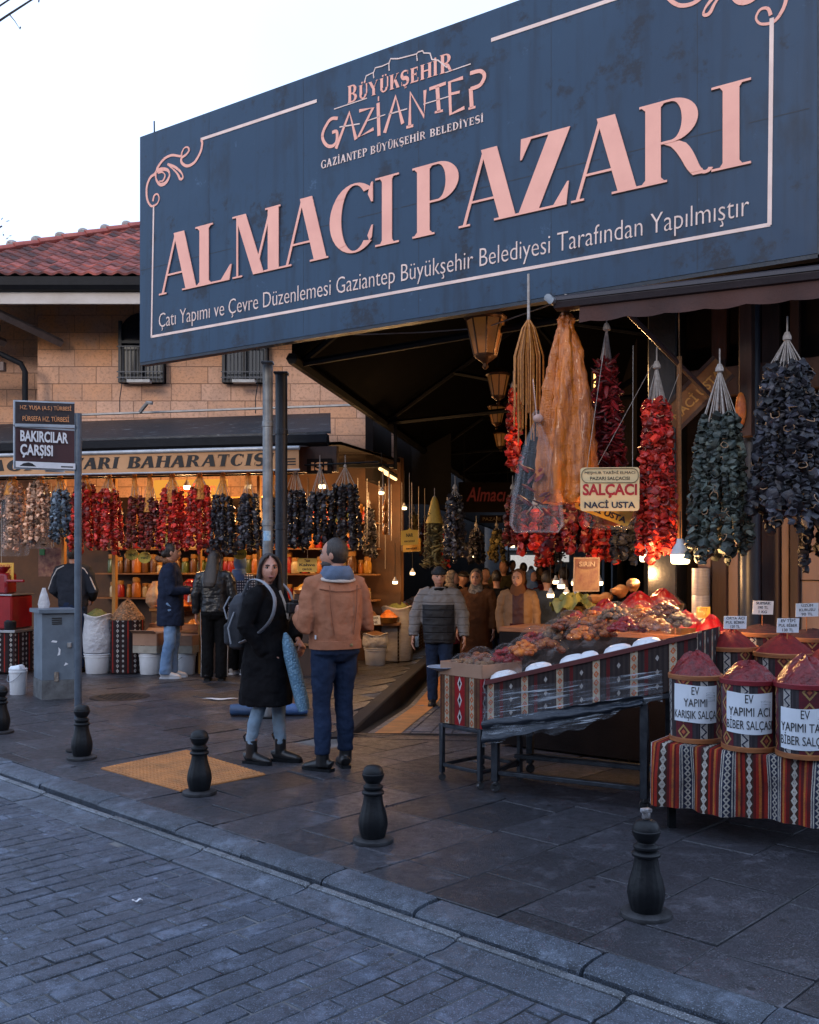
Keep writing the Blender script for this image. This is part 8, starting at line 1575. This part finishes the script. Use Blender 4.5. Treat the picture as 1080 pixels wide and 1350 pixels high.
# hanging goods and lights along the passage
garland('okra_garland', 'yellow topped bunch of dried okra hanging at the left of the passage', P(573, 655, 13.4), .72, .22, .05, .15, .04, M_okra, 14, 90, 'chil', group='bunches hanging in the passage')
tt = [o for o in bpy.data.objects if o.get('label', '').startswith('yellow topped')][0]; g = MB(); g.lathe([(.02, .0), (.05, -.06), (.10, -.3), (.12, -.36)], n=14); g.build('straw_top', mk('yellow_straw', (.45, .30, .05), .7, c2=(.3, .18, .03), sc=40, stretch=(4, 4, .6)), tt, local=True)
for i, (px, py, Y, L, mt, lb) in enumerate([(597, 668, 14.2, .6, gm['egg'], 'black bunch hanging right of the yellow topped okra'), (486, 660, 14.6, .7, gm['egg'], 'dim black bunch behind the passage corner'), (520, 672, 16.5, .6, gm['dred'], 'dark red bunch deep on the left of the passage'), (545, 668, 18.5, .7, M_okra, 'dull brown bunch behind the small yellow cards'), (560, 680, 20.5, .7, gm['dred'], 'red bunch farthest on the left of the passage'),
      (716, 690, 14.0, .5, M_pep, 'red bunch hanging over the right passage counter'), (735, 682, 16.5, .6, gm['egg'], 'dark bunch deep on the right of the passage'), (600, 640, 12.6, .8, gm['egg'], 'long dark bunch under the hall roof left of the red script sign'), (676, 640, 12.0, .6, gm['dred'], 'dim red bunch under the hall roof behind the lanterns'), (628, 690, 15.5, .5, gm['egg'], 'small dark bunch below the red script sign'), (655, 690, 16.2, .5, M_okra, 'small brown bunch right below the red script sign'), (584, 690, 17.2, .6, M_pep, 'red bunch behind the okra bunch'), (725, 692, 19.0, .6, gm['dred'], 'farthest red bunch on the right of the passage')]): garland('dried_bunch', lb, P(px, py, Y), L, .12, .06, .13, .05, mt, 8, 100 + i, group='bunches hanging in the passage')
for i, (px, py, Y, pw, lb) in enumerate([(533, 672, 15.0, 26, 'pair bulb hanging left in the passage above the yellow cards'), (544, 758, 15.2, 12, 'low lit bulb over the left passage counter'), (521, 770, 14.4, 12, 'small low bulb behind the tall grey sack'), (503, 652, 14.0, 30, 'bulb at the shop corner by the stone pier'), (688, 714, 27, 40, 'bright bulb near the far end of the passage'), (648, 728, 22, 30, 'small lit bulb on the left side deep in the passage'), (676, 722, 20, 30, 'lit bulb above the heads in the middle of the passage'), (622, 735, 18, 22, 'faint bulb above the dark cap'), (706, 722, 17, 26, 'lit bulb above the right passage counters')]): led(px, py, Y, .038, lb, pw * (.8 if i < 4 else .2), cord=.5, group='lit bulbs along the passage')
for i, (px0, py0, px1, py1, Y) in enumerate([(501, 618, 512, 624, 13.7), (508, 624, 522, 632, 14.3)]):
    a, b_ = P(px0, py0, Y), P(px1, py1, Y + .6); t = thing('tube_lamp', ['short lit tube lamp under the stone pier', 'second short lit tube lamp below the first'][i], 'lamp', a, 0, 'tube lamps at the pier'); g = MB(); g.tube([a, b_], .022, 8); g.build('tube', mk_emit('tube_glow', (1, .62, .25), 2.5), t, world=True); g = MB(); g.tube([a + z3(.05), b_ + z3(.05)], .03, 6); g.build('fitting', M_steel, t, world=True)
def ycard(px, py, Y, w_, h_, rz, lb):
    c = P(px, py, Y); t = thing('hanging_card', lb, 'sign', c, rz, 'small yellow cards in the passage'); fr = frame((-w_ / 2, 0, 0), (1, 0, .05), (0, 0, 1)); g = MB(); g.prism([(0, 0), (w_, 0), (w_, h_), (w_ * .6, h_ * 1.05), (w_ * .5, h_ * 1.15), (w_ * .4, h_ * 1.05), (0, h_)], fr, .01); g.build('board', M_yel, t, local=True, smooth=False); text_mb('NAR', lambda x, y, c_=0.: fr(w_ / 2 + x, h_ * .55 + y, .01 + c_), width=w_ * .4, height=h_ * .25, align='C', bold=.02).build('lettering', M_ink, t, local=True, smooth=False); text_mb('EKŞİSİ', lambda x, y, c_=0.: fr(w_ / 2 + x, h_ * .18 + y, .01 + c_), width=w_ * .6, height=h_ * .16, align='C', bold=.02).build('lettering', M_ink, t, local=True, smooth=False); g = MB(); g.tube([(0, .005, h_), (0, .005, h_ + .8)], .004, 4); g.build('hanging_cord', M_cord, t, local=True)
ycard(540, 719, 13.6, .24, .20, .15, 'upper small yellow card with dark letters hanging left in the passage'); ycard(543, 728, 13.9, .26, .18, -.3, 'small yellow card partly hidden behind the upper one')
c = P(641, 664, 18); t = thing('neon_sign', 'dim red script sign reading Almacı hanging in the passage', 'sign', c); g = MB(); g.box((0, .06, .12), (1.0, .05, .55)); g.box((.1, .05, -.28), (.42, .04, .14)); g.build('backing', M_dwall, t, local=True, smooth=False); text_mb('Almacı', lambda x, y, c_=0.: Vector((x, .02 - c_, .04 + y)), width=.72, height=.26, align='C', shear=.25, bold=.015).build('lettering', mk('red_neon', (.09, .010, .010), .6, emit=(.8, .06, .05), es=.03), t, local=True, smooth=False); g = MB(); [g.tube([(x, .06, .38), (x, .06, 1.3)], .012, 5) for x in (-.4, .4)]; g.build('hanger', M_steel, t, local=True)
text_mb('PAZARI', lambda x, y, c_=0.: Vector((.1 + x, .02 - c_, -.31 + y)), width=.32, height=.06, align='C').build('lettering', mk('dull_gold', (.2, .15, .1), .5), t, local=True, smooth=False)
for i, (px, py, Y) in enumerate([(508, 668, 13.55), (508, 684, 13.55), (508, 699, 13.55)]):
    q = P(px, py + 6, Y); g = MB(); g.lathe([(.03, 0), (.035, .01), (.035, .09), (.015, .12), (.015, .15)], q, 12); g.tube([q + z3(.15), q + z3(.17)], .003, 4); tag(g.build('bottle', jc[5], origin=q), ['topmost', 'middle', 'lowest'][i] + ' orange bottle in the hanging column under the stone pier', 'bottle', 'bottles hanging under the pier')
g = MB(); g.tube([P(505, 700, 13.58), P(505, 620, 13.58)], .008, 5); g.tube([P(513, 705, 13.58), P(513, 622, 13.58)], .010, 5); g.build('bottle_rack', M_alu, pr, world=True)
# ================================================================== TREE AT THE LEFT
tr = thing('street_tree', 'nearly bare tree with thin twigs reaching in at the upper left', 'tree', (-6.6, 9.2, 0)); M_bark = mk('bark', (.06, .045, .035), .9, c2=(.03, .022, .018), sc=14); B_ = Vector((-6.6, 9.2, 0)); g = MB(); g.tube([B_, B_ + Vector((.05, 0, 1.5)), B_ + Vector((.0, .1, 3.2)), B_ + Vector((.2, .0, 5)), B_ + Vector((.5, 0, 6.8))], [.16, .13, .11, .08, .05], 10); g.build('trunk', M_bark, tr, world=True)
rnd = random.Random(8)
def twig(a, b_, r, n_=7, lvl=1):
    g = MB(); pts = [a.lerp(b_, k / n_) + Vector((rnd.uniform(-.03, .03), rnd.uniform(-.03, .03), rnd.uniform(-.03, .03))) * (1 if 0 < k else 0) for k in range(n_ + 1)]; g.tube(pts, [r * (1 - .75 * k / n_) for k in range(n_ + 1)], 6)
    for p in pts[1:]:
        if rnd.random() < .8: d = Vector((rnd.uniform(-.3, 1), rnd.uniform(-.4, .4), rnd.uniform(-.9, .3))).normalized() * rnd.uniform(.05, .16); g.tube([p, p + d * .5, p + d + Vector((0, 0, -.02))], [.006, .004, .002], 4); g.ell(p + d, (.008, .006, .012), 5, 4)
    return g
A_ = B_ + Vector((.2, 0, 5.0)); twig(A_, P(54, -6, 9.0), .03, 10).build('branch', M_bark, tr, world=True); twig(A_ + z3(.5), P(22, -2, 9.0), .028, 9).build('branch', M_bark, tr, world=True); twig(B_ + Vector((0, .1, 3.2)), P(-2, 300, 9.0), .03, 8).build('branch', M_bark, tr, world=True); twig(B_ + Vector((.1, .0, 4.2)), P(-30, 200, 9), .03, 8).build('branch', M_bark, tr, world=True)
g = MB()
for k in range(46):
    p = P(rnd.uniform(-60, 16), rnd.uniform(286, 330), 9 + rnd.uniform(-.3, .3)); d = Vector((rnd.uniform(-1, 1), rnd.uniform(-1, 1), rnd.uniform(-1, .4))).normalized(); s_ = rnd.uniform(.02, .05); q = d.orthogonal().normalized(); g.quad(p, p + (d + q * .6) * s_ * .5, p + d * s_, p + (d - q * .6) * s_ * .5)
tag(g.build('leaves', mk('dry_leaf', (.14, .04, .02), .7, c2=(.05, .05, .02), sc=20), tr, world=True, smooth=False), kind='stuff')
